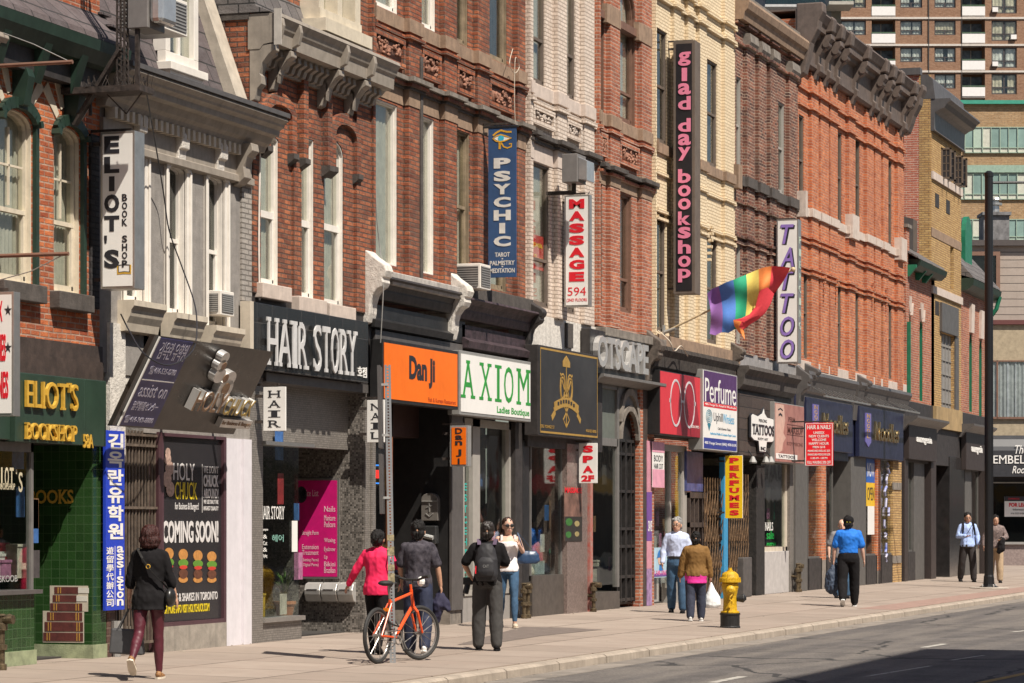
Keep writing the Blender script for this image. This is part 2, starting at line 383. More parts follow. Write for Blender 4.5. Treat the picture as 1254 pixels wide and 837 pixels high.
darkSign=pm('dark bronze metal panel',(0.05,0.043,0.038),0.3,0.35,var=0.15)
silver=pm('brushed steel',(0.72,0.70,0.67),0.38,0.6,var=0.12)
steelDark=pm('rusty dark steel',(0.085,0.065,0.055),0.7,0.3,var=0.4,scale=15,bump=0.3)
concrete=pm('rough concrete plinth',(0.36,0.32,0.27),0.85,var=0.2,bump=0.4,streak=0.4)
granite=pm('mottled brown granite',(0.26,0.20,0.175),0.35,var=0.4,scale=28,bump=0.1,col2=(0.08,0.055,0.05))
def rect(s0,s1,z0,z1):return[(s0,z0),(s1,z0),(s1,z1),(s0,z1)]
def arch(s0,s1,z0,zs,rise,n=8):
 c=(s0+s1)/2;h=(s1-s0)/2
 return[(s0,z0),(s1,z0)]+[(c+h*cos(pi*i/n),zs+rise*sin(pi*i/n))for i in range(n+1)]
def wall(root,mat,s0,s1,z0,z1,holes,t=0.0,rv=0.2,back=9.0,name='wall'):
 mb=MB()
 outer=rect(s0,s1,z0,z1)
 loops=[outer]+holes
 pts=[];eds=[]
 for lp in loops:
  k=len(pts);n=len(lp);pts+=[Vector((a,b))for a,b in lp];eds+=[(k+i,k+(i+1)%n)for i in range(n)]
 ov,_,of=delaunay_2d_cdt(pts,eds,[],0,1e-5)[:3]
 def inside(p,lp):
  c_=False;n=len(lp)
  for i in range(n):
   (xa,ya),(xb,yb)=lp[i],lp[(i+1)%n]
   if(ya>p.y)!=(yb>p.y)and p.x<(xb-xa)*(p.y-ya)/(yb-ya)+xa:c_=not c_
  return c_
 keep=[]
 for f_ in of:
  g_=(ov[f_[0]]+ov[f_[1]]+ov[f_[2]])/3
  if not any(inside(g_,lp)for lp in holes):keep.append(tuple(f_))
 mb.add([(p.x,t,p.y)for p in ov],keep)
 for lp in holes:
  n=len(lp)
  for i in range(n):
   a,b=lp[i],lp[(i+1)%n]
   mb.quad((a[0],t,a[1]),(b[0],t,b[1]),(b[0],t+rv,b[1]),(a[0],t+rv,a[1]))
 mb.quad((s0,t,z0),(s0,t,z1),(s0,t+back,z1),(s0,t+back,z0))
 mb.quad((s1,t,z0),(s1,t+back,z0),(s1,t+back,z1),(s1,t,z1))
 mb.quad((s0,t,z1),(s1,t,z1),(s1,t+back,z1),(s0,t+back,z1))
 mb.quad((s0,t+back,z0),(s0,t+back,z1),(s1,t+back,z1),(s1,t+back,z0))
 mb.quad((s0,t,z0),(s0,t+back,z0),(s1,t+back,z0),(s1,t,z0))
 return mb.build(name,mat,root)
def ring(mb,outer,inner,t0,t1):
 n=len(outer)
 for i in range(n):
  j=(i+1)%n
  a,b,c,d=outer[i],outer[j],inner[j],inner[i]
  mb.hexa([(a[0],t0,a[1]),(b[0],t0,b[1]),(b[0],t1,b[1]),(a[0],t1,a[1]),(d[0],t0,d[1]),(c[0],t0,c[1]),(c[0],t1,c[1]),(d[0],t1,d[1])])
def window(root,hole,t,frame,fw=0.05,rv=0.2,rail=(0.5,),vbars=(),lining=None,gl=None,cur=curtain,arched=False,drop=0.35,rail_w=0.05,bars=None):
 """hole: the opening's outline; t: wall plane; the frame sits at the back of the reveal."""
 s0=min(p[0]for p in hole);s1=max(p[0]for p in hole);z0=min(p[1]for p in hole);z1=max(p[1]for p in hole)
 c=((s0+s1)/2,(z0+z1)/2);w=(s1-s0)/2;h=(z1-z0)/2;e=0.004
 def shrink(k):return[(c[0]+(p[0]-c[0])*(w-k)/w,c[1]+(p[1]-c[1])*(h-k)/h)for p in hole]
 mb=MB();ring(mb,shrink(e),shrink(fw),t+rv-0.09,t+rv+0.0)
 if lining:
  q=shrink(e);r=shrink(0.018);ring(mb,q,r,t+0.012,t+rv-0.092)
 for f in rail:
  zz=z0+(z1-z0)*f;mb.box(s0+fw,s1-fw,t+rv-0.085,t+rv-0.02,zz-rail_w/2,zz+rail_w/2)
 if rail:
  zz=z0+(z1-z0)*rail[0]
  mb.box(s0+fw,s0+fw+0.035,t+rv-0.08,t+rv-0.03,z0+fw,zz);mb.box(s1-fw-0.035,s1-fw,t+rv-0.08,t+rv-0.03,z0+fw,zz)
  mb.box(s0+fw,s1-fw,t+rv-0.08,t+rv-0.03,z0+fw,z0+fw+0.05)
 for f in vbars:
  ss=s0+(s1-s0)*f;mb.box(ss-0.012,ss+0.012,t+rv-0.07,t+rv-0.03,z0+fw,z1-fw)
 if bars:
  for(a,z_a,b,z_b)in bars:
   mb.bar((s0+(s1-s0)*a,t+rv-0.06,z0+(z1-z0)*z_a),(s0+(s1-s0)*b,t+rv-0.06,z0+(z1-z0)*z_b),0.024)
 wn=mb.build('window',frame,root)
 p=MB();q=shrink(fw*0.8)
 p.prism([(a,t+rv-0.05,b)for a,b in q],(0,0.006,0));p.build('pane',gl or GL,wn)
 if cur:
  k=MB();n=18;zt=z1;zb=z0+(z1-z0)*0.0
  for i in range(n):
   a=s0+(s1-s0)*i/n;b=s0+(s1-s0)*(i+1)/n
   ya=t+rv+0.01+0.012*(i%2);yb=t+rv+0.01+0.012*((i+1)%2)
   k.quad((a,ya,zb),(b,yb,zb),(b,yb,zt),(a,ya,zt))
  k.build('curtain',cur,wn)
 return wn
def cornice(root,mat,s0,s1,z1,prof,t=0.0,name='cornice',bevel=0.0):
 """prof: [(projection, drop)...] from the top front down; closed against the wall."""
 tz=[(t+0.02,z1)]+[(t-p,z1-d)for p,d in prof]+[(t+0.02,z1-prof[-1][1])]
 return MB().prof(s0,s1,tz).build(name,mat,root,bevel=bevel)
def carved(root,mat,s0,s1,z0,z1,t,seed=0,name='carved_panel',border=None):
 """a sunk panel of scrolling leaves"""
 R=random.Random(seed);mb=MB();b=0.05
 mb.box(s0,s1,t+0.03,t+0.08,z0,z1)
 w,h=s1-s0,z1-z0
 for i in range(7):
  c=Vector((s0+w*(0.1+0.8*R.random()),z0+h*(0.15+0.7*R.random())));r=min(w,h)*(0.12+0.12*R.random())
  pts=[]
  a0=R.random()*6.28;dr=R.choice((-1,1))
  for k in range(9):
   aa=a0+dr*k*0.62;rr=r*(1-k*0.09)
   x=min(max(c.x+rr*cos(aa),s0+0.02),s1-0.02);z=min(max(c.y+rr*sin(aa),z0+0.02),z1-0.02)
   pts.append((x,t+0.015,z))
  mb.tube(pts,[0.028*(1-k*0.07)for k in range(9)],5)
 for i in range(14):
  mb.ball((s0+w*(0.06+0.88*R.random()),t+0.015,z0+h*(0.1+0.8*R.random())),(0.035,0.03,0.028),6,4)
 o=mb.build(name,mat,root,smooth=True)
 return o
def steps(mb,segs,z0,z1,extra,t=0.0,back=0.02):
 """courses that follow a stepped plan: segs = [(s0, s1, projection)]"""
 for s0,s1,p in segs:mb.box(s0,s1,t-p-extra,t+back,z0,z1)
def console(root,mat,s0,s1,pts,name='console',bevel=0.0):
 """a scrolled bracket cut from the outline pts = [(t, z)...], with raised fillets"""
 mb=MB();mb.prof(s0,s1,pts)
 return mb.build(name,mat,root,bevel=bevel)
def sign_box(root,s0,s1,t0,t1,z0,z1,mat,name='sign_case'):
 return MB().box(s0,s1,t0,t1,z0,z1).build(name,mat,root,bevel=0.006)
 # ground
def structure(name,mb,mat):
 o=mb.build(name,mat);o['kind']='structure';return o
asph=pm('worn asphalt',(0.115,0.103,0.096),0.85,var=0.22,scale=1.3,bump=0.5,fine=90)
def ground_material():
 m=asph;t=m.node_tree;L=t.links.new;b=t.nodes['Principled BSDF']
 src=b.inputs['Base Color'].links[0].from_socket
 g=N(t,'ShaderNodeNewGeometry');mp=N(t,'ShaderNodeMapping');mp.inputs['Scale'].default_value=(0.18,2.2,1)
 L(g.outputs['Position'],mp.inputs[0]);n=N(t,'ShaderNodeTexNoise');n.inputs['Scale'].default_value=1.0;n.inputs['Detail'].default_value=7
 L(mp.outputs[0],n.inputs['Vector']);r=N(t,'ShaderNodeMapRange');r.inputs[1].default_value=0.42;r.inputs[2].default_value=0.62;r.inputs[4].default_value=0.65
 L(n.outputs['Fac'],r.inputs[0]);mx=N(t,'ShaderNodeMix',data_type='RGBA');mx.inputs[7].default_value=(0.165,0.145,0.125,1)
 L(r.outputs[0],mx.inputs[0]);L(src,mx.inputs[6])
 v=N(t,'ShaderNodeTexVoronoi',feature='DISTANCE_TO_EDGE');v.inputs['Scale'].default_value=0.35
 n2=N(t,'ShaderNodeTexNoise');n2.inputs['Scale'].default_value=1.4;n2.inputs['Detail'].default_value=6;L(g.outputs['Position'],n2.inputs['Vector'])
 mv=N(t,'ShaderNodeMix',data_type='RGBA');mv.inputs[0].default_value=0.35;L(g.outputs['Position'],mv.inputs[6]);L(n2.outputs['Color'],mv.inputs[7]);L(mv.outputs[2],v.inputs['Vector'])
 lt=N(t,'ShaderNodeMath',operation='LESS_THAN');lt.inputs[1].default_value=0.008;L(v.outputs['Distance'],lt.inputs[0])
 m3=N(t,'ShaderNodeMix',data_type='RGBA');m3.inputs[7].default_value=(0.03,0.028,0.027,1);L(lt.outputs[0],m3.inputs[0]);L(mx.outputs[2],m3.inputs[6])
 sp_=N(t,'ShaderNodeTexNoise');sp_.inputs['Scale'].default_value=38;sp_.inputs['Detail'].default_value=3;L(g.outputs['Position'],sp_.inputs['Vector'])
 rs=N(t,'ShaderNodeMapRange');rs.inputs[1].default_value=0.35;rs.inputs[2].default_value=0.65;rs.inputs[3].default_value=0.72;rs.inputs[4].default_value=1.3;L(sp_.outputs['Fac'],rs.inputs[0])
 m4=N(t,'ShaderNodeMix',data_type='RGBA');m4.blend_type='MULTIPLY';m4.inputs[0].default_value=1;L(m3.outputs[2],m4.inputs[6]);L(rs.outputs[0],m4.inputs[7])
 L(m4.outputs[2],b.inputs['Base Color'])
ground_material()
structure('road',MB().quad((-60,-60,-0.22),(600,-60,-0.22),(600,260,-0.22),(-60,260,-0.22)),asph)
def slab_material():
 m=pm('sidewalk concrete',(0.35,0.285,0.235),0.9,var=0.1,scale=1.2,bump=0.25,fine=120);t=m.node_tree;L=t.links.new;b=t.nodes['Principled BSDF']
 src=b.inputs['Base Color'].links[0].from_socket
 g=N(t,'ShaderNodeNewGeometry')
 k=N(t,'ShaderNodeTexBrick');k.offset=0;k.inputs['Scale'].default_value=1;k.inputs['Brick Width'].default_value=1.5;k.inputs['Row Height'].default_value=1.55
 k.inputs['Mortar Size'].default_value=0.022;k.inputs['Color1'].default_value=(1,1,1,1);k.inputs['Color2'].default_value=(0.80,0.79,0.78,1);k.inputs['Mortar'].default_value=(0.36,0.33,0.31,1)
 L(g.outputs['Position'],k.inputs['Vector'])
 mx=N(t,'ShaderNodeMix',data_type='RGBA');mx.blend_type='MULTIPLY';mx.inputs[0].default_value=1;L(src,mx.inputs[6]);L(k.outputs['Color'],mx.inputs[7])
 v=N(t,'ShaderNodeTexVoronoi');v.inputs['Scale'].default_value=2.6;L(g.outputs['Position'],v.inputs['Vector'])
 lt=N(t,'ShaderNodeMath',operation='LESS_THAN');lt.inputs[1].default_value=0.085;L(v.outputs['Distance'],lt.inputs[0])
 sc=N(t,'ShaderNodeMath',operation='MULTIPLY');sc.inputs[1].default_value=0.6;L(lt.outputs[0],sc.inputs[0])
 m2=N(t,'ShaderNodeMix',data_type='RGBA');m2.inputs[7].default_value=(0.16,0.13,0.11,1);L(sc.outputs[0],m2.inputs[0]);L(mx.outputs[2],m2.inputs[6])
 ns=N(t,'ShaderNodeTexNoise');ns.inputs['Scale'].default_value=0.9;ns.inputs['Detail'].default_value=8;ns.inputs['Roughness'].default_value=0.7;L(g.outputs['Position'],ns.inputs['Vector'])
 r=N(t,'ShaderNodeMapRange');r.inputs[1].default_value=0.45;r.inputs[2].default_value=0.7;r.inputs[4].default_value=0.75;L(ns.outputs['Fac'],r.inputs[0])
 m3=N(t,'ShaderNodeMix',data_type='RGBA');m3.inputs[7].default_value=(0.27,0.21,0.17,1);L(r.outputs[0],m3.inputs[0]);L(m2.outputs[2],m3.inputs[6])
 L(m3.outputs[2],b.inputs['Base Color']);return m
slabM=slab_material()
CW=4.46
structure('sidewalk',MB().prof(-20,220,[(9,0),(0,0),(-CW,-0.02*CW),(-CW,-0.5),(9,-0.5)]),slabM)
curbM=pm('kerb concrete',(0.40,0.335,0.27),0.9,var=0.16,scale=2.5,bump=0.5,streak=0.4,fine=70)
mb=MB();x=10.0
while x<130:
 mb.prof(x,x+1.965,[(-CW-0.001,-0.02*CW-0.012),(-CW-0.15,-0.02*CW-0.014),(-CW-0.19,-0.13),(-CW-0.2,-0.4),(-CW-0.001,-0.4)]);x+=2.0
structure('kerb',mb,curbM)
structure('gutter',MB().box(-20,220,-CW-0.62,-CW-0.2,-0.3,-0.214),pm('gutter concrete',(0.27,0.235,0.20),0.9,var=0.25,scale=2,bump=0.4))
patchM=pm('dark patch of pavement',(0.17,0.135,0.115),0.9,var=0.15,bump=0.3)
def gp(px,py,dz=0.0):
 p=G(px,py);return(p.x,p.y,p.z+dz)
structure('pavement_patch',MB().quad(gp(600,789,.004),gp(664,779,.004),gp(738,771.5,.004),gp(688,769,.004)).quad(gp(560,790,.004),gp(600,789,.004),gp(688,769,.004),gp(640,768,.004)),patchM)
structure('paving_strip',MB().prof(56,220,[(-CW+0.001,-0.02*CW+0.001),(-CW+0.001,-0.02*CW+0.004),(-CW+0.75,-0.02*(CW-0.75)+0.004),(-CW+0.75,-0.02*(CW-0.75)+0.001)]),pm('reddish paving strip',(0.32,0.21,0.17),0.9,var=0.15,bump=0.3))
lineM=pm('worn road paint',(0.55,0.52,0.46),0.8,var=0.5,scale=5,col2=(0.14,0.13,0.12))
def lane(x0,y0,x1,y1,w,m=lineM):
 a=gp(x0,y0);b=gp(x1,y1);d=(Vector(b)-Vector(a));d.z=0;d.normalize();n=Vector((-d.y,d.x,0))*w/2;z=-0.216
 return[(a[0]-n.x,a[1]-n.y,z),(b[0]-n.x,b[1]-n.y,z),(b[0]+n.x,b[1]+n.y,z),(a[0]+n.x,a[1]+n.y,z)]
mb=MB();mb.quad(*lane(872,836.5,910,829,0.12));mb.quad(*lane(1131,793.5,1157,789,0.12));mb.quad(*lane(1240,774.5,1300,768,0.12));mb.quad(*lane(1060,829,1140,816,.06));mb.quad(*lane(1165,809,1205,803,.06))
structure('lane_marking',mb,lineM)
structure('centre_line',MB().quad(*lane(1200,837,1290,818,0.12)),pm('yellow road paint',(0.50,0.30,0.05),0.8,var=0.4,scale=5,col2=(0.16,0.11,0.06)))
# building 1: red brick, green tiled shop
ROOFBACK=9
b1=thing('brick_building','red brick building with green trimmed windows above the green tiled shop front','building',(28,0,0))
e0,e1=22.0,S(122)
zc1=Z(60,108)
zb1=Z(60,428)
def w1(xl,xr,ycrown,yspr,ybot):
 s0,s1=S(xl),S(xr);return arch(s0,s1,Z(xr,ybot),Z(xr,yspr),Z(xr,ycrown+(0))-Z(xr,yspr))
h1=[w1(-2,39.5,140,157,350),w1(66,98,160,174,362)]
s_a,s_b=S(3)-0.5,S(3)
wall(b1,brickRedA,e0,e1,zb1,zc1+1.4,h1,rv=.15)
for h in h1:
 z0=h[0][1];z1=max(p[1]for p in h)
 window(b1,h,0,creamPaint,fw=0.045,rv=.15,rail=(0.42,),bars=[(0.5,0.45,0.5,0.9),(0.1,0.68,0.9,0.68)],cur=curtain,lining=greenDark)
 s0,s1=h[0][0],h[1][0];c=(s0+s1)/2
 MB().box(s0-0.1,s1+0.12,-0.13,0.19,z0-0.2,z0-0.003).build('window_sill',stoneDark,b1,bevel=0.01)
 zs=h[2][1]
 for k in(-0.62,-0.3,0.3,0.62):
  a=k*1.25;d=Vector((sin(a),cos(a)))
  p=Vector((c,zs-0.1))+Vector((sin(a)*(s1-s0)*0.55,cos(a)*0.45));q=p+d*0.42
  n=Vector((d.y,-d.x))*0.055
  MB().prism([(p.x-n.x*.8,-0.012,p.y-n.y*.8),(p.x+n.x*.8,-0.012,p.y+n.y*.8),(q.x+n.x*1.4,-0.012,q.y+n.y*1.4),(q.x-n.x*1.4,-0.012,q.y-n.y*1.4)],(0,0.03,0)).build('voussoir',creamPaint,b1)
 mb=MB();arc=[Vector((c+(s1-s0)*0.56*cos(pi*i/10),zs+(z1-zs+0.07)*sin(pi*i/10)))for i in range(11)]
 for i in range(10):mb.bar((arc[i].x,-0.05,arc[i].y),(arc[i+1].x,-0.05,arc[i+1].y),0.06,0.12)
 mb.box(s1+.003,s1+.075,-0.05,.01,z0,zs);mb.build('hood_mould',greenDark,b1)
 mb=MB();mb.prof(c-0.075,c+0.075,[(0.01,z1+0.02),(-0.14,z1+0.04),(-0.2,z1+0.35),(-0.17,z1+0.44),(0.01,z1+0.5)]);mb.build('keystone',greenDark,b1)
s0,s1=e0,S(118)
MB().box(s0,s1,-0.16,-0.002,Z(60,100),Z(60,45)).build('frieze',blackWood,b1)
for k,px in enumerate((10,60,104)):
 s=S(px,-.3);MB().prof(s-0.08,s+0.08,[(-0.16,Z(60,112)),(-0.20,Z(60,100)),(-0.32,Z(60,62)),(-0.32,Z(60,48)),(-0.16,Z(60,48))]).build('eaves_bracket',greenDark,b1)
zt=Z(70,32,-0.35)
MB().prof(s0,s1+0.15,[(-0.02,zt-0.3),(-0.28,zt-0.26),(-0.36,zt-0.12),(-0.38,zt),(-0.3,zt+0.02),(-0.02,zt+0.02)]).build('gutter',greenDark,b1)
MB().prof(s0,s1+0.2,[(-0.33,zt+0.022),(-0.31,zt+0.09),(3.2,zt+3.9),(3.2,zt+0.03)]).build('roof',shinglePurple,b1)
mb=MB()
R=random.Random(3)
for i in range(22):
 u=R.random();t=-0.25+3.0*u;z=zt+0.12+(t+0.3)*1.08+R.random()*0.06;s=s1+0.05+R.random()*0.22
 mb.box(s-0.15,s+0.1,t,t+0.2,z,z+0.025)
mb.build('broken_slates',shinglePurple,b1)
def B(mb,xl,xr,yt,yb,t0,t1,at=None):
 """box from photo extents on the plane y = t0 (heights read at xl unless at=)"""
 p=xl if at is None else at
 a,b=S(xl,t0),S(xr,t0);return mb.box(a,b,t0,t1,Z(p,yb,t0),Z(p,yt,t0))
MB().box(e0,S(123),-0.03,0.3,Z(20,432.5),Z(20,412)).build('lintel',darkBrown,b1)
MB().box(e0,S(121),-0.06,0.3,Z(20,458),Z(20,432.8)).build('beam',darkBrown,b1)
sgz0,sgz1=Z(19,541,-.12),Z(19,455.5,-.12)
sR0,sR1=S(44),S(113.5)
MB().box(e0,sR0,0.02,0.35,0.16,Z(44,727)).build('stall_riser',tileGreen,b1)
MB().box(e0,sR0+.01,-0.005,0.35,0,0.16).build('plinth',greenStone,b1)
MB().box(e0,sR0+0.03,-0.07,0.35,Z(44,727),Z(44,722)).build('window_ledge',charcoal,b1)
mb=MB();zf=Z(44,724);zt1=sgz0
mb.box(sR0-0.06,sR0,0.03,0.09,zf,zt1);mb.box(e0,sR0,0.03,0.09,zt1-0.1,zt1);mb.box(sR0-0.06,sR0,2.4,2.46,zf,zt1)
wn=mb.build('shop_window',greyFrame,b1)
MB().box(e0,sR0-0.06,0.055,0.063,zf,zt1-0.1).build('pane',GLS,wn)
MB().box(sR0-0.035,sR0-0.027,0.09,2.4,zf,zt1-0.1).build('pane',GLS,wn)
mb=MB();mb.box(sR1,S(130),0.0,2.6,0.16,sgz1);mb.build('tiled_pier',tileGreen,b1)
MB().box(sR1-0.01,S(130)+0.005,-0.012,2.61,0,0.16).build('plinth',greenStone,b1)
mb=MB();mb.box(sR0,sR1,2.3,2.5,0,sgz1);dd=mb.build('door',blackWood,b1)
MB().box(e0,sR1,0.02,2.6,sgz0+.02,sgz0+0.12).build('soffit',blackWood,b1)
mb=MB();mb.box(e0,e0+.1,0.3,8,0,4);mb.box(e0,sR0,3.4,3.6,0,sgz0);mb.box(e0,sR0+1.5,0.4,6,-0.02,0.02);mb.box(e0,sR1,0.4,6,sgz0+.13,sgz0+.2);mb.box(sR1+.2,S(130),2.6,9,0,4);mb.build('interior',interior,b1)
MB().box(S(111.5,-.03),S(122,-.03),-.03,.1,Z(112,378),Z(112,165)).build('soot_quoin',brick('black painted brick',(.06,.055,.055),(.035,.03,.03),(.02,.02,.02),soot=.2),b1)
sgn=thing('shop_sign','long green sign board with raised gold ELIOT\'S BOOKSHOP letters above the tiled entrance','sign',(S(70),-0.1,sgz0))
MB().box(e0+1,S(19,-.12)-.01,-0.06,-0.0,sgz0+.02,sgz1-.02).box(S(19,-.12),S(103,-.12),-0.12,-0.0,sgz0,sgz1).box(S(103,-.12)+.006,S(130,-.12),-0.12,-0.0,sgz0,sgz1).build('board',greenSign,sgn,bevel=0.008)
f=fac(-0.12)
MB().text("ELIOT'S",f,S(32,-.15),S(95,-.15),Z(60,501,-.15),Z(60,467,-.15),0.01,0.035,bold=0.0,slab=0.05).build('lettering',gold,sgn)
MB().text("BOOKSHOP",f,S(32,-.15),S(93.5,-.15),Z(60,539.5,-.15),Z(60,519.5,-.15),0.01,0.035,bold=0.0,slab=.03).build('lettering',gold,sgn)
MB().text("58A",f,S(102,-.13),S(114,-.13),Z(108,549,-.13),Z(108,532,-.13),0.004,0.012,bold=0.01).build('number',gold,sgn)
wr=fac(0.05)
mb=MB();txt="ELIOT'S";cx,cz=S(13),Z(13,590)
for i,ch in enumerate(txt):
 a=(i-3)*0.22;u=cx+sin(a)*0.52;v=cz+0.05+cos(a)*0.25-0.25
 mb.text(ch,wr,u-(.045 if ch not in "I'" else.014),u+(.045 if ch not in "I'" else.014),v-(.11 if ch!="'" else-.06),v+0.11,0.002,0.002,bold=0.01)
mb.text("BOOKSHOP",wr,S(3),S(23),Z(13,600),Z(13,592),.002,.002)
mb.build('window_lettering',pm('pale gold leaf',(0.62,0.55,0.38),0.5),b1)
mb=MB();mb.text("SKOOB",wr,S(4),S(26),Z(13,713),Z(13,705),.002,.002);mb.build('window_lettering',pm('grey transfer',(0.4,0.4,0.38),0.6),b1)
bl=blade(sR1)
def BT(px):return-TA(px,sR1)
def BZ(py,px=80):return Zs(py,sR1,TA(px,sR1))
MB().text("BOOKS",bl,BT(35),BT(90),BZ(617),BZ(600),.002,.004,bold=0.02,slab=.05).build('tile_lettering',gold,b1)
art=MB();artc=MB();artp=MB();arto=MB()
bk=[(53.5,102,786,774.5),(55,102,774,761.5),(58,101,761,749.5),(62,101,749,738.5),(65,107,738,728.5),(67,109,728,718.5)]
arto.plate(bl,BT(52.6),BT(103),BZ(787.3),BZ(748.5),.001,.003).plate(bl,BT(61.2),BT(108),BZ(749),BZ(717.5),.001,.003)
for i,(a,b,yb,yt)in enumerate(bk):
 art.plate(bl,BT(a),BT(b-(0 if i<4 else 13)),BZ(yb-.6),BZ(yt+.6),.004,.004)
 if i>=4:artp.plate(bl,BT(b-13),BT(b),BZ(yb-1.5),BZ(yt+1.5),.004,.004)
 for q in(a+4,a+7,b-8,b-5):
  if q<b-13 or i<4:artc.plate(bl,BT(q),BT(q+1.1),BZ(yb-1),BZ(yt+1),.008,.002)
arto.build('painted_outline',pm('mural cream',(0.5,0.45,0.36),0.7),b1)
art.build('painted_books',pm('mural red brown',(0.13,0.035,0.03),0.6,var=0.25,scale=14),b1);artc.build('painted_bands',pm('mural ochre',(0.45,0.25,0.05),0.6),b1);artp.build('painted_pages',pm('mural page white',(0.6,0.58,0.52),0.6),b1)
# building 2: grey stucco with mansard
b2=thing('stucco_building','grey stucco building with white framed windows, beige cornice and slate mansard roof','building',(33,0,0))
a0,a1=S(122),S(306)
zt2=Z(250,192);zlow2=Z(250,470)
def h2(xl,xr,ytop,ybot):
 s1=S(xr-8.5);s0=s1-0.5;return arch(s0,s1,Z(xr,ybot),Z(xr,ytop+6),Z(xr,ytop)-Z(xr,ytop+6),6)
hs=[h2(150,184,188,374),h2(205,235,208,389),h2(254,282,220,404)]
wall(b2,stucco,a0,a1,zlow2,zt2+0.5,hs,rv=0.16)
MB().box(S(296.5,-.03),a1-.001,-0.03,-0.001,Z(296,372),Z(296,184)).build('quoin',brick('grey painted brick',(0.42,0.38,0.34),(0.36,0.33,0.30),(0.2,0.18,0.16),soot=0.2,big=0.2),b2)
for h in hs:
 window(b2,h,0,white,fw=0.035,rv=0.16,rail=(0.5,),lining=True,cur=curtainDark,gl=GLD)
 s0,s1=h[0][0],h[1][0];z0=h[0][1];zs=h[2][1];z1=max(p[1]for p in h);c=(s0+s1)/2
 mb=MB()
 mb.box(s0-0.10,s0-.002,-0.03,0.01,z0,zs);mb.box(s1+.002,s1+0.10,-0.03,0.01,z0,zs)
 mb.box(s0-0.115,s0-0.07,-0.05,-.03,z0,zs);mb.box(s1+0.07,s1+0.115,-0.05,-.03,z0,zs)
 for i in range(8):
  p,q=pi*i/8,pi*(i+1)/8;ro,rz=(s1-s0)/2+0.115,z1-zs+0.12;ri,rzi=(s1-s0)/2+.002,z1-zs+.002
  a,b=(c+ro*cos(p),zs+rz*sin(p)),(c+ro*cos(q),zs+rz*sin(q));d,e=(c+ri*cos(p),zs+rzi*sin(p)),(c+ri*cos(q),zs+rzi*sin(q))
  mb.hexa([(a[0],-.045,a[1]),(d[0],-.045,d[1]),(e[0],-.045,e[1]),(b[0],-.045,b[1]),(a[0],.01,a[1]),(d[0],.01,d[1]),(e[0],.01,e[1]),(b[0],.01,b[1])])
 mb.build('window_surround',white,b2,bevel=0.006)
 MB().prof(c-0.11,c+0.11,[(0.01,z1+.0),(-0.07,z1+0.0),(-0.09,z1+0.18),(-0.13,z1+0.2),(-0.14,z1+0.36),(-0.12,z1+0.40),(0.01,z1+0.42)]).build('keystone',whiteOld,b2,bevel=.01)
 MB().prof(s0-0.2,s1+0.2,[(0.01,z0-.002),(-0.22,z0-.002),(-0.22,z0-0.07),(-0.18,z0-0.12),(-0.16,z0-0.19),(-0.12,z0-0.27),(-0.10,z0-0.36),(0.01,z0-0.38)]).build('window_sill',beige,b2)
cz=Z(250,111,-0.45)
cornice(b2,taupe,a0-0.1,a1+0.2,cz,[(0.44,0),(0.46,0.04),(0.41,0.09),(0.40,0.12),(0.34,0.16),(0.33,0.23),(0.24,0.25),(0.20,0.33),(0.15,0.37),(0.12,0.44)])
MB().prof(a0-0.1,a1+0.22,[(-0.42,cz+.002),(-0.48,cz+.002),(-0.48,cz+0.06),(0.0,cz+0.12),(0.0,cz+.002)]).build('cornice_flashing',charcoal,b2)
mb=MB();s=a0+0.1;zd=cz-0.46
while s<a1-0.15:mb.box(s,s+0.07,-0.15,-0.02,zd-0.10,zd+.03);s+=0.155
mb.build('dentils',beige,b2)
MB().prof(a0,a1-.05,[(0,zd-0.1),(-0.05,zd-0.1),(-0.05,zt2-0.12),(-0.09,zt2-0.14),(-0.09,zt2-0.22),(0,zt2-0.24)]).build('frieze',taupe,b2)
sx=S(298,-.1)
MB().prof(sx-0.11,sx+0.11,[(0,cz-.40),(-0.26,cz-0.40),(-0.28,cz-0.5),(-0.2,cz-0.58),(-0.15,cz-0.7),(-0.17,cz-.84),(-0.08,cz-.92),(0,cz-.95)]).build('cornice_bracket',taupe,b2,bevel=.01)
zr=cz+0.12
MB().prof(a0+0.05,a1-0.12,[(0.0,zr),(0.16,zr+0.1),(1.35,zr+3.6),(3,zr+3.6),(3,zr)]).build('mansard',shinglePurple,b2)
ds0,ds1=S(196,0.2),S(236,0.2);dz0=Z(236,88,0.15)
mb=MB();mb.box(ds0,ds1,0.12,0.24,dz0,dz0+0.14);mb.box(ds0-0.06,ds1+0.08,0.02,0.24,dz0-0.10,dz0-.002);mb.box(ds0-.0,ds1+.02,0.06,0.24,dz0-0.19,dz0-0.102)
mb.box(ds0,ds0+0.13,0.12,0.3,dz0+.14,dz0+2.4);mb.box(ds1-0.13,ds1,0.12,0.3,dz0+.14,dz0+2.4);mb.box(ds1-.08,ds1-.02,0.3,1.6,dz0+.14,dz0+2.4)
mb.box(ds0+.13,ds1-.13,0.16,0.22,dz0+1.0,dz0+1.06);mb.box((ds0+ds1)/2-.03,(ds0+ds1)/2+.03,0.16,0.22,dz0+.14,dz0+2.4);dm=mb.build('dormer',white,b2,bevel=.006)
MB().box(ds0+.13,ds1-.13,0.19,0.2,dz0+.14,dz0+2.4).build('pane',GL,dm);MB().box(ds0+.1,ds1-.1,0.3,0.32,dz0+.1,dz0+2.4).build('curtain',curtain,dm)
sp0=a1-0.42
MB().prism([(sp0,-0.02,zr+0.03),(sp0,0.32,zr+0.03),(sp0,1.62,zr+3.6),(sp0,1.25,zr+3.6)],(0.36,0,0)).build('parapet',pm('beige painted coping',(0.50,0.44,0.36),0.7,var=0.15,bump=0.2,streak=0.3),b2)
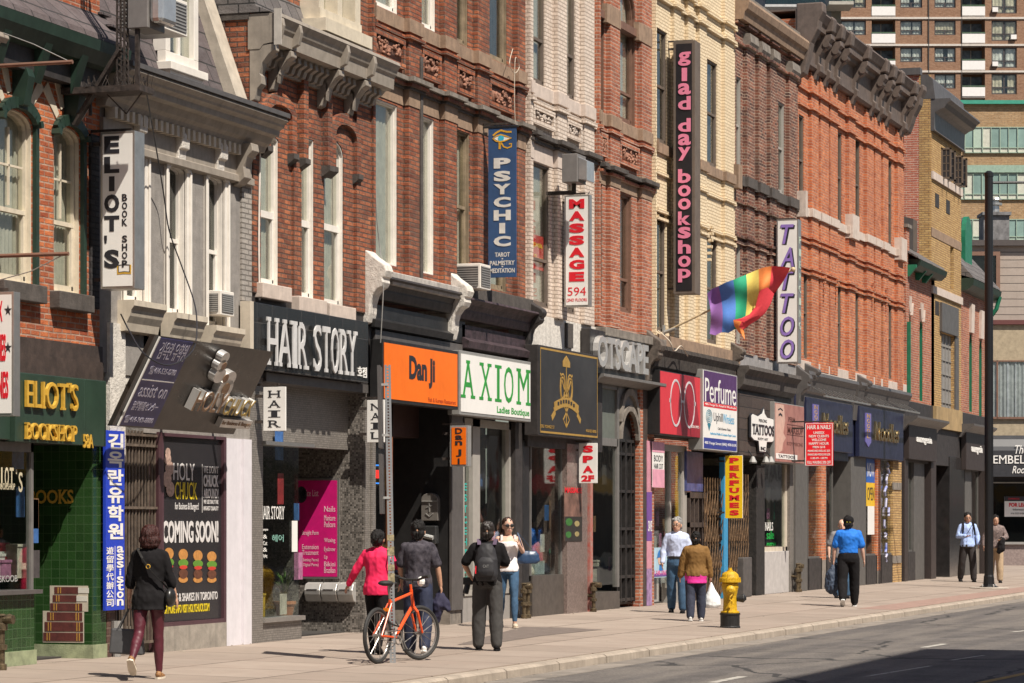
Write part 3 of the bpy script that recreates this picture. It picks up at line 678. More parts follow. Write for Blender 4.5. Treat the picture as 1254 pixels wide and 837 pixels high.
zpa,zpb=Z(196,530,0.0),Z(198,768,0.0)
mb=MB();mb.box(S(131),S(150),-0.04,0.5,Z(131,566),Z(131,395));mb.box(S(150)+.003,S(178),0.02,0.3,Z(150,470),Z(150,400));mb.build('white_fascia',whiteOld,b2)
mb=MB();mb.box(S(176),a1,0.0,0.3,Z(278,537),Z(278,405));mb.build('fascia',stucco,b2)
mb=MB();mb.box(S(131),S(141),0.0,0.4,0,Z(131,566));mb.build('pier',brickDarkSide,b2)
mb=MB();mb.box(S(276),S(294),-0.02,1.8,0,Z(278,537));mb.box(S(294)+.002,S(304),-0.05,.35,0,Z(278,537));mb.build('pier',pm('lilac white render',(0.66,0.63,0.66),0.7,var=0.06,streak=.1),b2)
gs0,gs1=S(141),S(195.5)
mb=MB();zg0,zg1=0.12,Z(160,527)
n=13
for i in range(n):
 s=gs0+0.05+(gs1-gs0-0.15)*i/(n-1);mb.bar((s,0.02,zg0),(s,0.02,zg1),0.022)
for z in(zg0+0.02,Z(160,622),Z(160,545),zg1-0.05):mb.bar((gs0,0.0,z),(gs1-.08,0.0,z),0.03)
mb.build('grille',pm('rusty cream bars',(0.16,0.12,0.09),0.7,var=0.3,scale=9),b2)
MB().box(gs1-0.09,gs1-.002,-0.03,0.1,0,zg1).build('door_frame',pm('maroon frame',(0.07,0.03,0.035),0.5),b2)
MB().box(gs0,gs1,0.9,0.95,0,zg1).build('door',blackWood,b2)
mb=MB();mb.tube([(S(143,-.05),-0.05,0),(S(143,-.05),-0.05,0.33)],0.05,10);mb.tube([(S(143,-.05),-0.05,0.33),(S(143,-.05),-0.05,0.42)],0.07,10);mb.build('drain_pipe',greyLight,b2)
MB().box(gs1,S(276)-.002,-0.02,0.5,0,zpb).build('plinth',concrete,b2)
ps0,ps1=gs1+.01,S(275.5)
mb=MB();ring(mb,rect(ps0,ps1,zpb,zpa),rect(ps0+.07,ps1-.07,zpb+.05,zpa-.04),-0.02,0.08);wn=mb.build('shop_window',pm('plum window frame',(0.085,0.04,0.05),0.4),b2)
poster=thing('window_poster','black window poster reading COMING SOON with four burgers, filling the shop window','poster',(ps0,0.03,zpb))
MB().box(ps0+.075,ps1-.075,0.02,0.035,zpb+.055,zpa-.045).build('sheet',pm('black poster',(0.035,0.032,0.035),0.25,var=0.2,scale=1.2),poster)
f=fac(0.02)
ink=pm('poster white',(0.75,0.72,0.7),0.4);yel=pm('poster yellow',(0.8,0.62,0.02),0.4)
def PS(px):return S(px,.02)
def PZ(py,px=235):return Z(px,py,.02)
mb=MB();mb.text("COMING SOON!",f,PS(199),PS(267),PZ(665),PZ(638),.002,.004,bold=.03)
mb.text("HOLY",f,PS(212),PS(238),PZ(589),PZ(568),.002,.004);mb.text("for Business & Burgers!",f,PS(214),PS(243),PZ(627),PZ(616),.002,.003)
mb.text("WE DON'T",f,PS(249),PS(267),PZ(579),PZ(570),.002,.004);mb.text("CHUCK",f,PS(249),PS(267),PZ(596),PZ(581),.002,.004,bold=.03);mb.text("AROUND!",f,PS(249),PS(267),PZ(610),PZ(598),.002,.004,bold=.02)
mb.text("WE USE ONLY THE",f,PS(249),PS(267),PZ(617),PZ(612),.002,.003);mb.text("HIGHEST QUALITY",f,PS(249),PS(267),PZ(626),PZ(620),.002,.003)
mb.plate(f,PS(247.2),PS(247.6),PZ(628),PZ(568),.002,.002)
mb.text("BURGERS & SHAKES IN TORONTO",f,PS(199),PS(266),PZ(736),PZ(726),.002,.004,bold=.01);mb.build('lettering',ink,poster)
mb=MB();mb.text("CHUCK",f,PS(214),PS(241),PZ(612),PZ(591),.002,.004);mb.text("FOR MORE INFO VISIT HOLYCHUCK.COM",f,PS(199),PS(256),PZ(750),PZ(740),.002,.004,bold=.01);mb.build('lettering',yel,poster)
bun=pm('burger bun',(0.62,0.28,0.07),0.6,var=.2,scale=20);lett=pm('burger lettuce',(0.12,0.28,0.03),0.6);pat=pm('burger patty',(0.16,0.055,0.025),0.7,var=.3,scale=25);tom=pm('burger tomato',(0.6,0.05,0.03),0.5)
mbs=[MB(),MB(),MB(),MB()]
for i,cx in enumerate((206.5,224,242,259)):
 c=PS(cx);hw=(PS(cx+5.6)-c);zt_,zb_=PZ(671+1.5*i,cx),PZ(714,cx);H=zt_-zb_
 el=lambda m,v0,v1,k=1.0:m.poly(f,[(c+hw*k*cos(2*pi*j/16),zb_+H*((v0+v1)/2+(v1-v0)/2*sin(2*pi*j/16)))for j in range(16)],.003+.001*mbs.index(m),.003)
 el(mbs[0],0.66,1.0);el(mbs[0],0.0,0.2);el(mbs[2],0.12,0.42,.95);el(mbs[3],0.40,0.52,.85);el(mbs[1],0.46,0.7,1.08)
for m,mm in zip(mbs,(bun,lett,pat,tom)):m.build('picture',mm,poster)
mb=MB();
for k,(dx,y,r)in enumerate(((205.5,556,3),(205,564,4.2),(207,575,5),(204,588,5.4),(208,600,5))):
 c=PS(dx);rr=PS(dx+r)-c;rz=rr*.62;mb.poly(f,[(c+rr*cos(2*pi*j/14),PZ(y)+rz*1.3*sin(2*pi*j/14))for j in range(14)],.002+.001*k,.003)
mb.build('picture',pm('poster flesh tone',(0.62,0.42,0.34),0.5,var=.3,scale=30),poster)
bs=thing('hanging_sign','tall narrow blue sign with white Korean and Chinese letters beside the barred grille','sign',(S(131),-0.05,0))
q0,q1=S(129.5,-.08),S(152.5,-.08)
zB0,zB1=Z(130,748,-.08),Z(130,527,-.08)
MB().box(q0,q1,-0.08,-0.045,zB0,zB1).build('panel',blueSign,bs)
f=fac(-0.08);mb=MB();k0,k1=q0+(q1-q0)*.1,q1-(q1-q0)*.08
for i,ch in enumerate("김옥란유학원"):
 y1=531+22.0*i;mb.text(ch,f,k0,k1,Z(140,y1+19.5,-.08),Z(140,y1,-.08),.002,.003,bold=.03)
for i,ch in enumerate("遊留學代辦公司"):
 y1=670+10.6*i;mb.text(ch,f,q0+(q1-q0)*.03,q0+(q1-q0)*.40,Z(140,y1+9.2,-.08),Z(140,y1,-.08),.002,.003,bold=.01)
mb.plate(f,q0+(q1-q0)*.47,q0+(q1-q0)*.49,Z(140,741,-.08),Z(140,669,-.08),.002,.002)
for i,ch in enumerate("assiston"):
 y1=669+9.3*i;hh=7.2;ex=.26 if ch=='i' else 0;mb.text(ch,f,q0+(q1-q0)*(.58+ex/2),q0+(q1-q0)*(.93-ex/2),Z(140,y1+hh+1,-.08),Z(140,y1+(0 if ch!='t' else-1),-.08),.002,.003,bold=.02)
mb.build('lettering',whiteSign,bs)
hc=thing('slanted_sign','big black slanted metal sign with raised HOLY CHUCK letters over the burger poster window','sign',(S(160),-.5,Z(200,520)))
tt,tb=-0.88,-0.34
s0_,s1_=S(131.5,tb),S(299,tb)
zb_,zt_=Z(131.5,521,tb),Z(334.5,431,tt)
s1t=S(334.5,tt)
s0_=S(137,tb);s1_=s1t
mb=MB();mb.hexa([(s0_,tb,zb_),(s1_,tb,zb_),(s1_,tb+.06,zb_),(s0_,tb+.06,zb_),(s0_,tt,zt_),(s1_,tt,zt_),(s1_,tt+.06,zt_),(s0_,tt+.06,zt_)])
for q in((s0_+s1_)/2,s1_-.2):mb.bar((q,0,zt_-.2),(q,tt+.1,zt_-.1),.05)
mb.build('case',darkSign,hc)
nrm=Vector((0,-(zt_-zb_),(tb-tt)*-1.0)).normalized()
Hs=sqrt((zt_-zb_)**2+(tb-tt)**2)
nrm=Vector((0,-(zt_-zb_)/Hs,-(tb-tt)/Hs*1.0))
def slf(u,v,w_):
 k=v/Hs;return(u,tb+(tt-tb)*k+nrm.y*w_,zb_+(zt_-zb_)*k+nrm.z*w_)
uA,uB=s0_+0.14,S(185.5,tb)
MB().plate(slf,uA,uB,0.02,Hs-.02,.004,.01).build('blue_panel',navyPanel,hc)
MB().plate(slf,uA-.03,uA-.006,0.01,Hs-.01,.004,.02).plate(slf,uA+.02,uB-.02,Hs*.52,Hs*.53,.016,.003).build('trim',whiteSign,hc)
mb=MB();W_=uB-uA
mb.text("김옥란 유학원",slf,uA+W_*.14,uB-W_*.06,Hs*.76,Hs*.95,.016,.003,bold=.0);mb.text("☎416-535-0780",slf,uA+W_*.12,uB-W_*.1,Hs*.59,Hs*.68,.016,.003)
mb.text("assist on",slf,uA+W_*.12,uB-W_*.08,Hs*.34,Hs*.48,.016,.003);mb.text("留学情報センター",slf,uA+W_*.12,uB-W_*.14,Hs*.19,Hs*.29,.016,.003);mb.text("☎416-969-8880",slf,uA+W_*.07,uB-W_*.1,Hs*.05,Hs*.13,.016,.003)
mb.build('lettering',pm('lilac lettering',(0.55,0.52,0.62),0.5),hc)
def SU(px,py):
 lo,hi=0.0,1.0
 for _ in range(30):
  m=(lo+hi)/2;t=tb+(tt-tb)*m;z=zb_+(zt_-zb_)*m
  if Z(px,py,t)>z:lo=m
  else:hi=m
 t=tb+(tt-tb)*lo;return S(px,t),lo*Hs
lt=MB();u0,v0=SU(231,506);u1,v1=SU(268,500)
vb,vt=Hs*.27,Hs*.50
ua,ub,uc=SU(226,495)[0],SU(262,500)[0],SU(300,500)[0]
lt.text("HOLY",slf,ua,ub,vb,vt,.01,.10,bold=.02);lt.text("CHUCK",slf,ub+.04,uc,vb-.02,vt-.06,.01,.09,bold=.0)
lt.plate(slf,SU(262,520)[0],SU(300,520)[0],Hs*.10,Hs*.20,.01,.07)
for px,py,r in((268,434,.07),(264,444,.08),(261,456,.10),(274,460,.10),(268,472,.13),(264,486,.10)):
 u,v=SU(px,py);lt.poly(slf,[(u+r*1.5*cos(2*pi*j/18),v+r*sin(2*pi*j/18))for j in range(18)],.01,.09)
lt.build('raised_logo',silver,hc)
lf=MB();lf.text("CHUCK",slf,ub+.04,uc,vb-.02,vt-.06,.102,.006,bold=.0);lf.build('logo_face',pm('mustard logo face',(0.5,0.34,0.08),0.4),hc)
lf=MB();lf.text("HOLY",slf,ua,ub,vb,vt,.112,.006,bold=-.0)
lf.text("for Business & Burgers",slf,SU(263,520)[0],SU(299,520)[0],Hs*.12,Hs*.18,.082,.004)
for k,(px,py,r)in enumerate(((266,444,.05),(268,459,.06),(268,472,.08))):
 u,v=SU(px,py);lf.poly(slf,[(u+r*1.2*cos(2*pi*j/18),v+r*sin(2*pi*j/18))for j in range(18)],.102,.004)
lf.build('logo_face',pm('logo dark print',(0.16,0.08,0.06),0.5,var=.5,scale=18,col2=(.4,.25,.12)),hc)
def blade_sign(name,label,xl,xr,yt,yb,t_in,thick,case,face,group=None,case_mat=alu,rim=0.03):
 s=S(xl,t_in);t_out=TA(xr,s);z0=Zs(yb,s,(t_in+t_out)/2);z1=Zs(yt,s,(t_in+t_out)/2)
 r=thing(name,label,'sign',(s,t_in,z0))
 MB().box(s,s+thick,t_out,t_in,z0,z1).build(case,case_mat,r,bevel=.004)
 bf=blade(s);MB().plate(bf,-t_in+rim,-t_out-rim,z0+rim,z1-rim,.001,.006).build('face',face,r)
 mb=MB();mb.bar((s+thick/2,0.0,z1+.03),(s+thick/2,t_out+.1,z1+.03),.03);mb.bar((s+thick/2,0,z0+.12),(s+thick/2,t_in+.02,z0+.12),.04);mb.bar((s+thick/2,0,z1-.12),(s+thick/2,t_in+.02,z1-.12),.04);mb.build('bracket',steelDark,r)
 return r,s,bf,-t_in,-t_out,z0,z1
def stack(mb,bf,word,u0,u1,v0,v1,gap=.18,bold=.03,d=.006,slab=0,narrow='IiJ'):
 n=len(word);h=(v1-v0)/(n-(1-1/(1+gap))+0)/(1)if False else(v1-v0)/n
 for i,ch in enumerate(word):
  if ch==' ':continue
  top=v1-h*i;a,b=u0,u1
  if ch in narrow or ch in 'l':
   c=(a+b)/2;q=(b-a)*(.17 if not slab else.28);a,b=c-q,c+q
  mb.text(ch,bf,a,b,top-h*(1-gap/2),top-h*gap/2,.007,d,bold=bold,slab=slab)
r,s,bf,u0,u1,z0,z1=blade_sign('blade_sign','tall white blade sign with black ELIOT\'S BOOK SHOP letters hanging below the steel frame',123,165,161,354,-.18,.26,'case',whiteSign)
W_=u1-u0;H_=z1-z0;mb=MB()
ys=[(.865,.975),(.74,.845),(.635,.725),(.50,.62),(.40,.49),(.155,.275)]
for ch,(a,b)in zip("ELIOTS",[(.86,.97),(.735,.84),(.62,.715),(.485,.60),(.365,.465),(.13,.25)]):
 q=(.12,.56)if ch!='I' else(.26,.42)
 mb.text(ch,bf,u0+W_*q[0],u0+W_*q[1],z0+H_*a,z0+H_*b,.007,.004,bold=.05)
mb.text("'",bf,u0+W_*.12,u0+W_*.2,z0+H_*.29,z0+H_*.34,.007,.004,bold=.04)
for i,ch in enumerate("BOOK SHOP"):
 if ch==' ':continue
 top=.60-i*.0525;mb.text(ch,bf,u0+W_*.64,u0+W_*.79,z0+H_*(top-.045),z0+H_*top,.007,.004,bold=.03)
mb.build('lettering',blackInk,r)
MB().ribbon(bf,[(u0+W_*.52,z0+H_*.15),(u0+W_*.52,z0+H_*.095),(u0+W_*.7,z0+H_*.10),(u0+W_*.88,z0+H_*.095),(u0+W_*.88,z0+H_*.15)],.025,.007,.003).build('book_emblem',gold,r)
MB().ribbon(bf,[(u0+W_*.54,z0+H_*.15),(u0+W_*.54,z0+H_*.105),(u0+W_*.7,z0+H_*.108),(u0+W_*.86,z0+H_*.105),(u0+W_*.86,z0+H_*.15),(u0+W_*.7,z0+H_*.152)],.008,.008,.003,closed=True).build('book_outline',blackInk,r)
fr_=thing('steel_sign_frame','rusty steel bracket with spiked platform, strut and post above the ELIOT\'S blade sign','sign bracket',(S(125),0,Z(130,105)))
sA_=S(140,-.6);px_post=150;tpost=TA(150,sA_)
zpl=Zs(110,sA_,-.6)
mb=MB()
mb.box(sA_-.18,sA_+.2,-1.0,-.02,zpl-.05,zpl+.02)
mb.build('platform',steelDark,fr_)
mb=MB();R=random.Random(5)
for i in range(70):
 x=sA_-.18+.38*R.random();y=-1.0+.98*R.random();mb.bar((x,y,zpl),(x+R.uniform(-.07,.07),y+R.uniform(-.07,.07),zpl+.10+.07*R.random()),.005)
mb.build('bird_spikes',steelDark,fr_)
tq=TA(150,sA_)
mb=MB();zz0=zpl;zz1=zpl+2.6
for a in(-.045,.045):
 for b in(-.045,.045):mb.bar((sA_+a,tq+b,zz0),(sA_+a,tq+b,zz1),.02)
k=zz0
while k<zz1:
 mb.bar((sA_-.05,tq-.045,k),(sA_-.05,tq+.045,k+.06),.012);mb.bar((sA_+.045,tq-.045,k),(sA_-.045,tq-.045,k+.06),.012);k+=.075
mb.bar((sA_+.05,TA(166,sA_),zpl),(sA_+.05,TA(166,sA_),zpl+2.6),.045);mb.build('lattice_post',steelDark,fr_)
mb=MB();a=Vector((sA_-.05,TA(94,sA_),Zs(155,sA_,0)));b=Vector((sA_-.05,tq,Zs(62,sA_,tq)))
mb.bar(a,b,.1,.03);mb.bar(a+Vector((0,0,.06)),b+Vector((0,0,.06)),.02);mb.build('strut',steelDark,fr_)
mb=MB();mb.bar((sA_,-.3,zpl-.04),(sA_,-.3,Z(140,160)),.03);mb.bar((sA_,-.95,zpl-.04),(sA_,-.75,Z(140,160)),.012);mb.bar((sA_,-.5,zpl-.04),(sA_,-.75,Z(140,160)),.012);mb.build('hanger',steelDark,fr_)
fl=thing('floodlight','grey box floodlight with clear lens on the steel post over the blade sign','floodlight',(sA_,-1,zpl+1.5))
zf0=Zs(34,sA_,-1.0)
tf0,tf1=TA(156,sA_),TA(181,sA_)
MB().box(sA_,sA_+.45,tf1,tf0,zf0,zf0+.75).build('housing',pm('grey lamp housing',(0.20,0.185,0.175),.5),fl,bevel=.01)
MB().box(sA_+.02,sA_+.43,tf1-.17,tf1-.002,zf0+.06,zf0+.75).build('lens',pm('frosted lens',(0.55,0.55,0.55),.15,.6),fl,bevel=.05)
def aircon(label,s0,s1,t0,t1,z0,z1,group='window air conditioners'):
 r=thing('air_conditioner',label,'air conditioner',((s0+s1)/2,t0,z0),group=group)
 mb=MB();mb.box(s0,s1,t0,t1,z0,z1);mb.build('casing',white,r,bevel=.008)
 mb=MB();n=9
 for i in range(n):
  z=z0+.05+(z1-z0-.1)*i/(n-1);mb.box(s0-.012,s0-.001,t0+.04,t1-.04,z-.008,z+.008);mb.box(s0+.04,s1-.04,t0-.012,t0-.001,z-.008,z+.008)
 mb.build('grille',greyLight,r);mb=MB();mb.box(s0-.006,s0-.0005,t0+.035,t1-.035,z0+.04,z1-.04);mb.box(s0+.035,s1-.035,t0-.006,t0-.0005,z0+.04,z1-.04);mb.build('coil',charcoal,r)
 return r
sv=S(198,-.25);aircon('white air conditioner jutting from the dormer on rusty struts beside the floodlight',sv-.35,sv+.3,-.45,.14,Z(198,44,-.2),Z(198,44,-.2)+.42)
aircon('small cream air conditioner in the third window of the grey stucco building',S(256,.0),S(256,.0)+.42,-.16,.22,Z(262,387),Z(262,357))
def cable(label,pts,r=.009,mat=None,group='loose cables on the facades'):
 P=[Vector(p)for p in pts];out=[]
 for i in range(len(P)-1):
  p0=P[max(i-1,0)];p1=P[i];p2=P[i+1];p3=P[min(i+2,len(P)-1)]
  for k in range(6):
   t=k/6;out.append(0.5*((2*p1)+(-p0+p2)*t+(2*p0-5*p1+4*p2-p3)*t*t+(-p0+3*p1-3*p2+p3)*t**3))
 out.append(P[-1]);o=MB().tube(out,r,5).build('cable',mat or blackInk);tag(o,label,'cable',group);return o
cp=lambda x,y,t:(S(x,t),t,Z(x,y,t))
cable('black cable hanging down the stucco wall and looping over the slanted sign',[cp(176,95,-.75),cp(190,175,-.3),cp(200,235,-.12),cp(207,282,-.12),cp(222,325,-.12),cp(237,368,-.3),cp(241,395,-.5),cp(238,425,-.9),cp(222,442,-.95),cp(200,447,-.9),cp(175,432,-.8),cp(158,405,-.5),cp(148,385,-.2)])
# building 3: red brick with bracketed cornice, HAIR STORY
b3=thing('brick_building','red brick building with arched brickwork and a bracketed grey cornice above the HAIR STORY sign','building',(38,0,0))
c0,c1=S(306),S(453)
zlo3=Z(380,372);zto3=Z(400,40)
def opening(xj0,xj1,ytop,ybot,w,px=None):
 s1=S(xj1);return s1-w,s1,Z(xj1,ybot),Z(xj1,ytop)
o1=opening(0,341,168,352,.72);o2=opening(0,384.5,172,368,.72);o3=opening(0,420.5,182,377,.72)
hs=[arch(o1[0],o1[1],o1[2],o1[3]-.05,.05,6),rect(*o2),arch(o3[0],o3[1],o3[2],o3[3]-.12,.2,8)]
wall(b3,brickRedC,c0,c1,zlo3,zto3+.9,hs,rv=.14)
for h in hs:
 window(b3,h,0,white,fw=.04,rv=.14,rail=(0.47,),lining=True,cur=curtain,rail_w=.09)
 s0,s1,z0=h[0][0],h[1][0],h[0][1]
 MB().box(s0-.12,s1+.14,-.14,.19,z0-.2,z0-.003).build('window_sill',stonePink,b3,bevel=.01)
def hood(xl,xr,ycrown,yspr,ylow,p=.07,w=.16,mat=brickRedB,root=b3,cap=None):
 s0,s1=S(xl),S(xr);c=(s0+s1)/2;r=(s1-s0)/2;zs=Z(xr,yspr);rz=Z(xr,ycrown)-zs;zl=Z(xr,ylow)
 n=12;mb=MB()
 out=[(c+r*cos(pi*i/n),zs+rz*sin(pi*i/n))for i in range(n+1)];inn=[(c+(r-w)*cos(pi*i/n),zs+(rz-w)*sin(pi*i/n))for i in range(n+1)]
 for i in range(n):
  a,b,d,e=out[i],out[i+1],inn[i+1],inn[i]
  mb.hexa([(a[0],-p,a[1]),(e[0],-p,e[1]),(d[0],-p,d[1]),(b[0],-p,b[1]),(a[0],.01,a[1]),(e[0],.01,e[1]),(d[0],.01,d[1]),(b[0],.01,b[1])])
 mb.box(s0,s0+w,-p,.01,zl,zs);mb.box(s1-w,s1,-p,.01,zl,zs);mb.build('brick_hood',mat,root)
 k=MB()
 for q in(s0,s1-w):k.prof(q-.01,q+w+.01,[(.01,zl),(-p-.03,zl),(-p-.03,zl-.07),(.01,zl-.16)])
 k.build('label_stop',stoneDark,root)
hood(320,358,121,148,190);hood(364,399,68,105,205,p=.1);hood(401,437,146,175,215)
for q_ in((S(357),S(366),-.04,.01,zlo3,Z(366,200)),(S(437,-.05),c1-.001,-.05,.01,zlo3,zto3),(c0+.001,S(315),-.05,.01,zlo3,zto3)):MB().box(*q_).build('brick_pier',brickRedC,b3)
zc3=Z(460,66,-.4)
cornice(b3,taupe,c0-.02,c1+.1,zc3,[(0.42,0),(0.44,0.05),(0.39,0.12),(0.37,0.18),(0.34,0.22),(0.33,0.38),(0.20,0.40),(0.15,0.46)])
MB().box(c0-.045,c0-.025,-.46,-.36,zc3-.42,zc3+.05).build('cornice_end',pm('light grey stone',(.5,.46,.41),.8),b3)
mb=MB();s=c0+.3
while s<c1-.1:mb.prof(s,s+.1,[(0,zc3-.41),(-.22,zc3-.41),(-.23,zc3-.49),(-.15,zc3-.54),(-.12,zc3-.62),(-.05,zc3-.64),(0,zc3-.64)]);s+=.2
mb.build('dentils',taupe,b3)
MB().box(c0,c1,-.06,0,zc3-.66,zc3-.42).build('frieze',taupe,b3)
for xa,yl,w in((326,124,.17),(348,112,.17),(407,132,.17),(440,142,.2)):
 s=S(xa,-.2);zl=Z(xa,yl,-.15);zt=zc3-.40
 pts=[(0,zt),(-.34,zt),(-.35,zt-.08),(-.27,zt-.13),(-.18,zt-.24),(-.13,zt-.42),(-.13,zl+.35),(-.17,zl+.3),(-.17,zl+.2),(-.11,zl+.14),(-.07,zl),(0,zl-.03)]
 console(b3,taupe,s-w/2,s+w/2,pts,'cornice_bracket',bevel=.012)
 MB().prof(s-w*.24,s+w*.24,[(-.3,zc3-.06),(-.44,zc3-.06),(-.46,zc3-.16),(-.42,zc3-.32),(-.3,zc3-.38)]).build('bracket_block',taupe,b3,bevel=.01)
MB().prof(c0-.04,c1-.02,[(-.3,zc3+.02),(-.1,zc3+.1),(.9,zc3+3),(3,zc3+3),(3,zc3+.02)]).build('mansard',shingle,b3)
s0,s1=S(372,-.1),S(430,-.1)
mb=MB();mb.box(s0,s1,-.42,.3,zc3+.03,zc3+.2);mb.box(s0+.1,s1-.1,-.3,.3,zc3+.2,zc3+.36);mb.box(s0+.1,s0+.28,-.28,.4,zc3+.36,zc3+2.6);mb.box(s1-.3,s1-.1,-.28,.4,zc3+.36,zc3+2.6);mb.box((s0+s1)/2-.09,(s0+s1)/2+.09,-.28,.4,zc3+.36,zc3+2.6);d=mb.build('dormer',creamPaint,b3)
MB().box(s0+.28,s1-.3,-.1,-.08,zc3+.36,zc3+2.6).build('pane',GL,d);MB().box(s0+.28,s1-.3,0,.02,zc3+.36,zc3+2.6).build('curtain',curtain,d)
MB().box(c0-.03,c0-.001,.0,5,Z(306,24),Z(306,5)).build('flank_band',stoneDark,b3)
MB().box(c0-.02,c0-.001,.35,5,cz+.05,Z(306,24)).build('party_wall',brickDarkSide,b3)
zs3=Z(312,372,-.1)
MB().box(c0,c1,-.02,.35,Z(312,462,-.02),zlo3+.05).build('fascia',blackWood,b3)
hsn=thing('shop_sign','black tiled fascia sign with tall white HAIR STORY letters','sign',(S(380),-.1,Z(380,470)))
q0,q1=S(310,-.16),S(451,-.16);za,zb=Z(312,452,-.16),Z(312,370,-.16)
MB().box(q0,q1,-.16,-.03,za,zb).build('board',tileBlack,hsn,bevel=.006)
MB().box(q0-.12,q0-.005,-.17,-.03,za-.05,zb).build('edge_strip',beige,hsn)
f=fac(-.16)
u0,u1=S(329,-.24),S(438.5,-.24);v0,v1=Z(335,447.5,-.24),Z(335,389,-.24)
mb=MB();Wt=u1-u0;cells=[("H",0,.115),("A",.115,.255),("I",.262,.315),("R",.322,.435),("S",.495,.59),("T",.595,.69),("O",.695,.79),("R",.795,.90),("Y",.89,1.0)]
for ch,a,b in cells:mb.text(ch,f,u0+Wt*(a+.006),u0+Wt*(b-.006),v0,v1,.05,.02,slab=.06)
mb.build('lettering',pm('white raised letters',(.62,.61,.6),.5),hsn)
mb=MB();mb.text("호점",f,S(438,-.17),S(449,-.17),Z(440,462,-.17),Z(440,449,-.17),.005,.01,bold=.02);mb.build('lettering',whiteSign,hsn)
def small_blade(name,label,xl,xr,yt,yb,word,face,ink,t_in=-.12,slab=.05,thick=.02,group=None,bold=0.0,uu=(.26,.74),vv=(.05,.95),case=None,ink_d=.004):
 r,s,bf,u0,u1,z0,z1=blade_sign(name,label,xl,xr,yt,yb,t_in,thick,'case',face,case_mat=case or whiteSign,rim=0.004 if case is None else.025)
 mb=MB();W=u1-u0;H=z1-z0;stack(mb,bf,word,u0+W*uu[0],u0+W*uu[1],z0+H*vv[0],z0+H*vv[1],bold=bold,slab=slab,gap=.3,d=ink_d)
 mb.build('lettering',ink,r);return r,s,bf,u0,u1,z0,z1
small_blade('blade_sign','small white hanging banner sign reading HAIR at the left of the hair shop',322.5,350,474,528,'HAIR',whiteSign,blackInk)
small_blade('blade_sign','small white hanging banner sign reading NAIL partly behind the perforated sign post',449.5,471,490,542,'NAIL',whiteSign,blackInk)
zH=Z(323,543,0);zT=Z(312,455,0)
sW0,sW1,sV,sE=S(322),S(371),S(447),c1
MB().box(c0,sW0,0,2.4,0,zT).build('pier',tileMosaicB,b3)
MB().box(sV+.0,sE,-.0,2.4,0,zT).build('pier',tileMosaicB,b3)
MB().box(sV-.012,sV-.002,.02,2.4,0,zT).build('mosaic_wall',tileMosaic,b3)
MB().box(sW0,sV,.25,.45,zH,zT).build('header',tileMosaicB,b3)
MB().box(sW0,sV,-.05,.25,zT-.12,zT).build('header_ledge',charcoal,b3)
zsl=Z(323,763)
MB().box(sW0,sW1,0.02,.3,0,zsl).build('stall_riser',tileMosaicB,b3)
mb=MB();mb.box(sW0,sW1+.02,-.03,.25,zsl,zsl+.06);mb.box(sW0,sW1+.3,-.05,.3,zH-.02,zH+.03)
wn=mb.build('shop_window',alu,b3)
MB().box(sW0,sW1,.06,.07,zsl+.06,zH-.02).build('pane',GLS,wn);MB().box(sW1-.01,sW1,.07,1.6,zsl+.06,zH-.02).build('pane',GLS,wn)
MB().box(sW1-.02,sV,1.6,1.65,0,zH).build('door',blackWood,b3)
mb=MB();mb.box(c0,sV,3.4,3.5,0,zT);mb.box(c0,sV,.46,3.5,zH+.1,zH+.15);mb.box(sW0,sV,.3,3.4,-.02,.02);mb.build('interior',interior,b3)
f=fac(.06);mb=MB();mb.text("HAIR STORY",f,S(324),S(353),Z(324,636),Z(324,620),.002,.002,slab=.04);mb.text("Shampoo",f,S(325),S(333),Z(325,651),Z(325,647),.002,.002)
for i,t_ in enumerate(("&","Cut","&","Styling")):mb.text(t_,f,S(327),S(332),Z(325,660+i*8),Z(325,655+i*8),.002,.002)
mb.build('window_lettering',whiteSign,b3)
MB().text("헤어",f,S(338),S(352),Z(338,664),Z(338,655),.002,.002).build('window_lettering',pm('teal transfer',(.25,.5,.42),.5),b3)
MB().box(S(362),S(368.5),.05,.056,Z(366,676),Z(366,638)).build('notice',whiteSign,b3)
def potted(label,s,t,z,h,seed,n=26,sp=.28):
 r=thing('potted_plant',label,'plant',(s,t,z));R=random.Random(seed)
 MB().lathe((s,t,z),[(.10,0),(.15,.2),(.165,.2),(.165,.24),(.12,.24)],14).build('pot',pm('terracotta pot',(.42,.16,.07),.8),r)
 mb=MB()
 for i in range(n):
  a=R.random()*6.28;l=h*(.6+.5*R.random());b=sp*(.3+R.random());p=Vector((s,t,z+.2));d=Vector((cos(a),sin(a),0));nn=Vector((-d.y,d.x,0))
  pts=[p+d*b*(k/5)**1.6+Vector((0,0,l*(k/5)-(l*.35*(k/5)**3)))for k in range(6)]
  for k in range(5):
   w0,w1_=.014*(1-abs(k/5-.4)),.014*(1-abs((k+1)/5-.4))if k<4 else.001
   mb.quad(pts[k]-nn*w0,pts[k]+nn*w0,pts[k+1]+nn*w1_,pts[k+1]-nn*w1_)
 mb.build('leaves',pm('strap leaves',(.10,.19,.03),.5,var=.3,scale=20),r)
potted('spiky green plant in a clay pot in the hair shop window',S(350,.4),.42,zsl+.0,.75,4)
MB().box(sW0+.05,sW1-.05,.25,.8,zsl-.1,zsl).build('window_shelf',interiorPale,b3)
pp=thing('price_poster','hot pink framed price list poster of hair and nail services on the mosaic wall','poster',(sV,.5,1))
bf=blade(sV-.015);pu=lambda px:-TA(px,sV-.02);pz=lambda py,px=412:Zs(py,sV-.02,TA(px,sV-.02))
pa,pb,pc,pd=pu(366),pu(416),pz(709),pz(586)
MB().plate(bf,pa-.03,pb,pc,pd,.001,.03).build('frame',alu,pp)
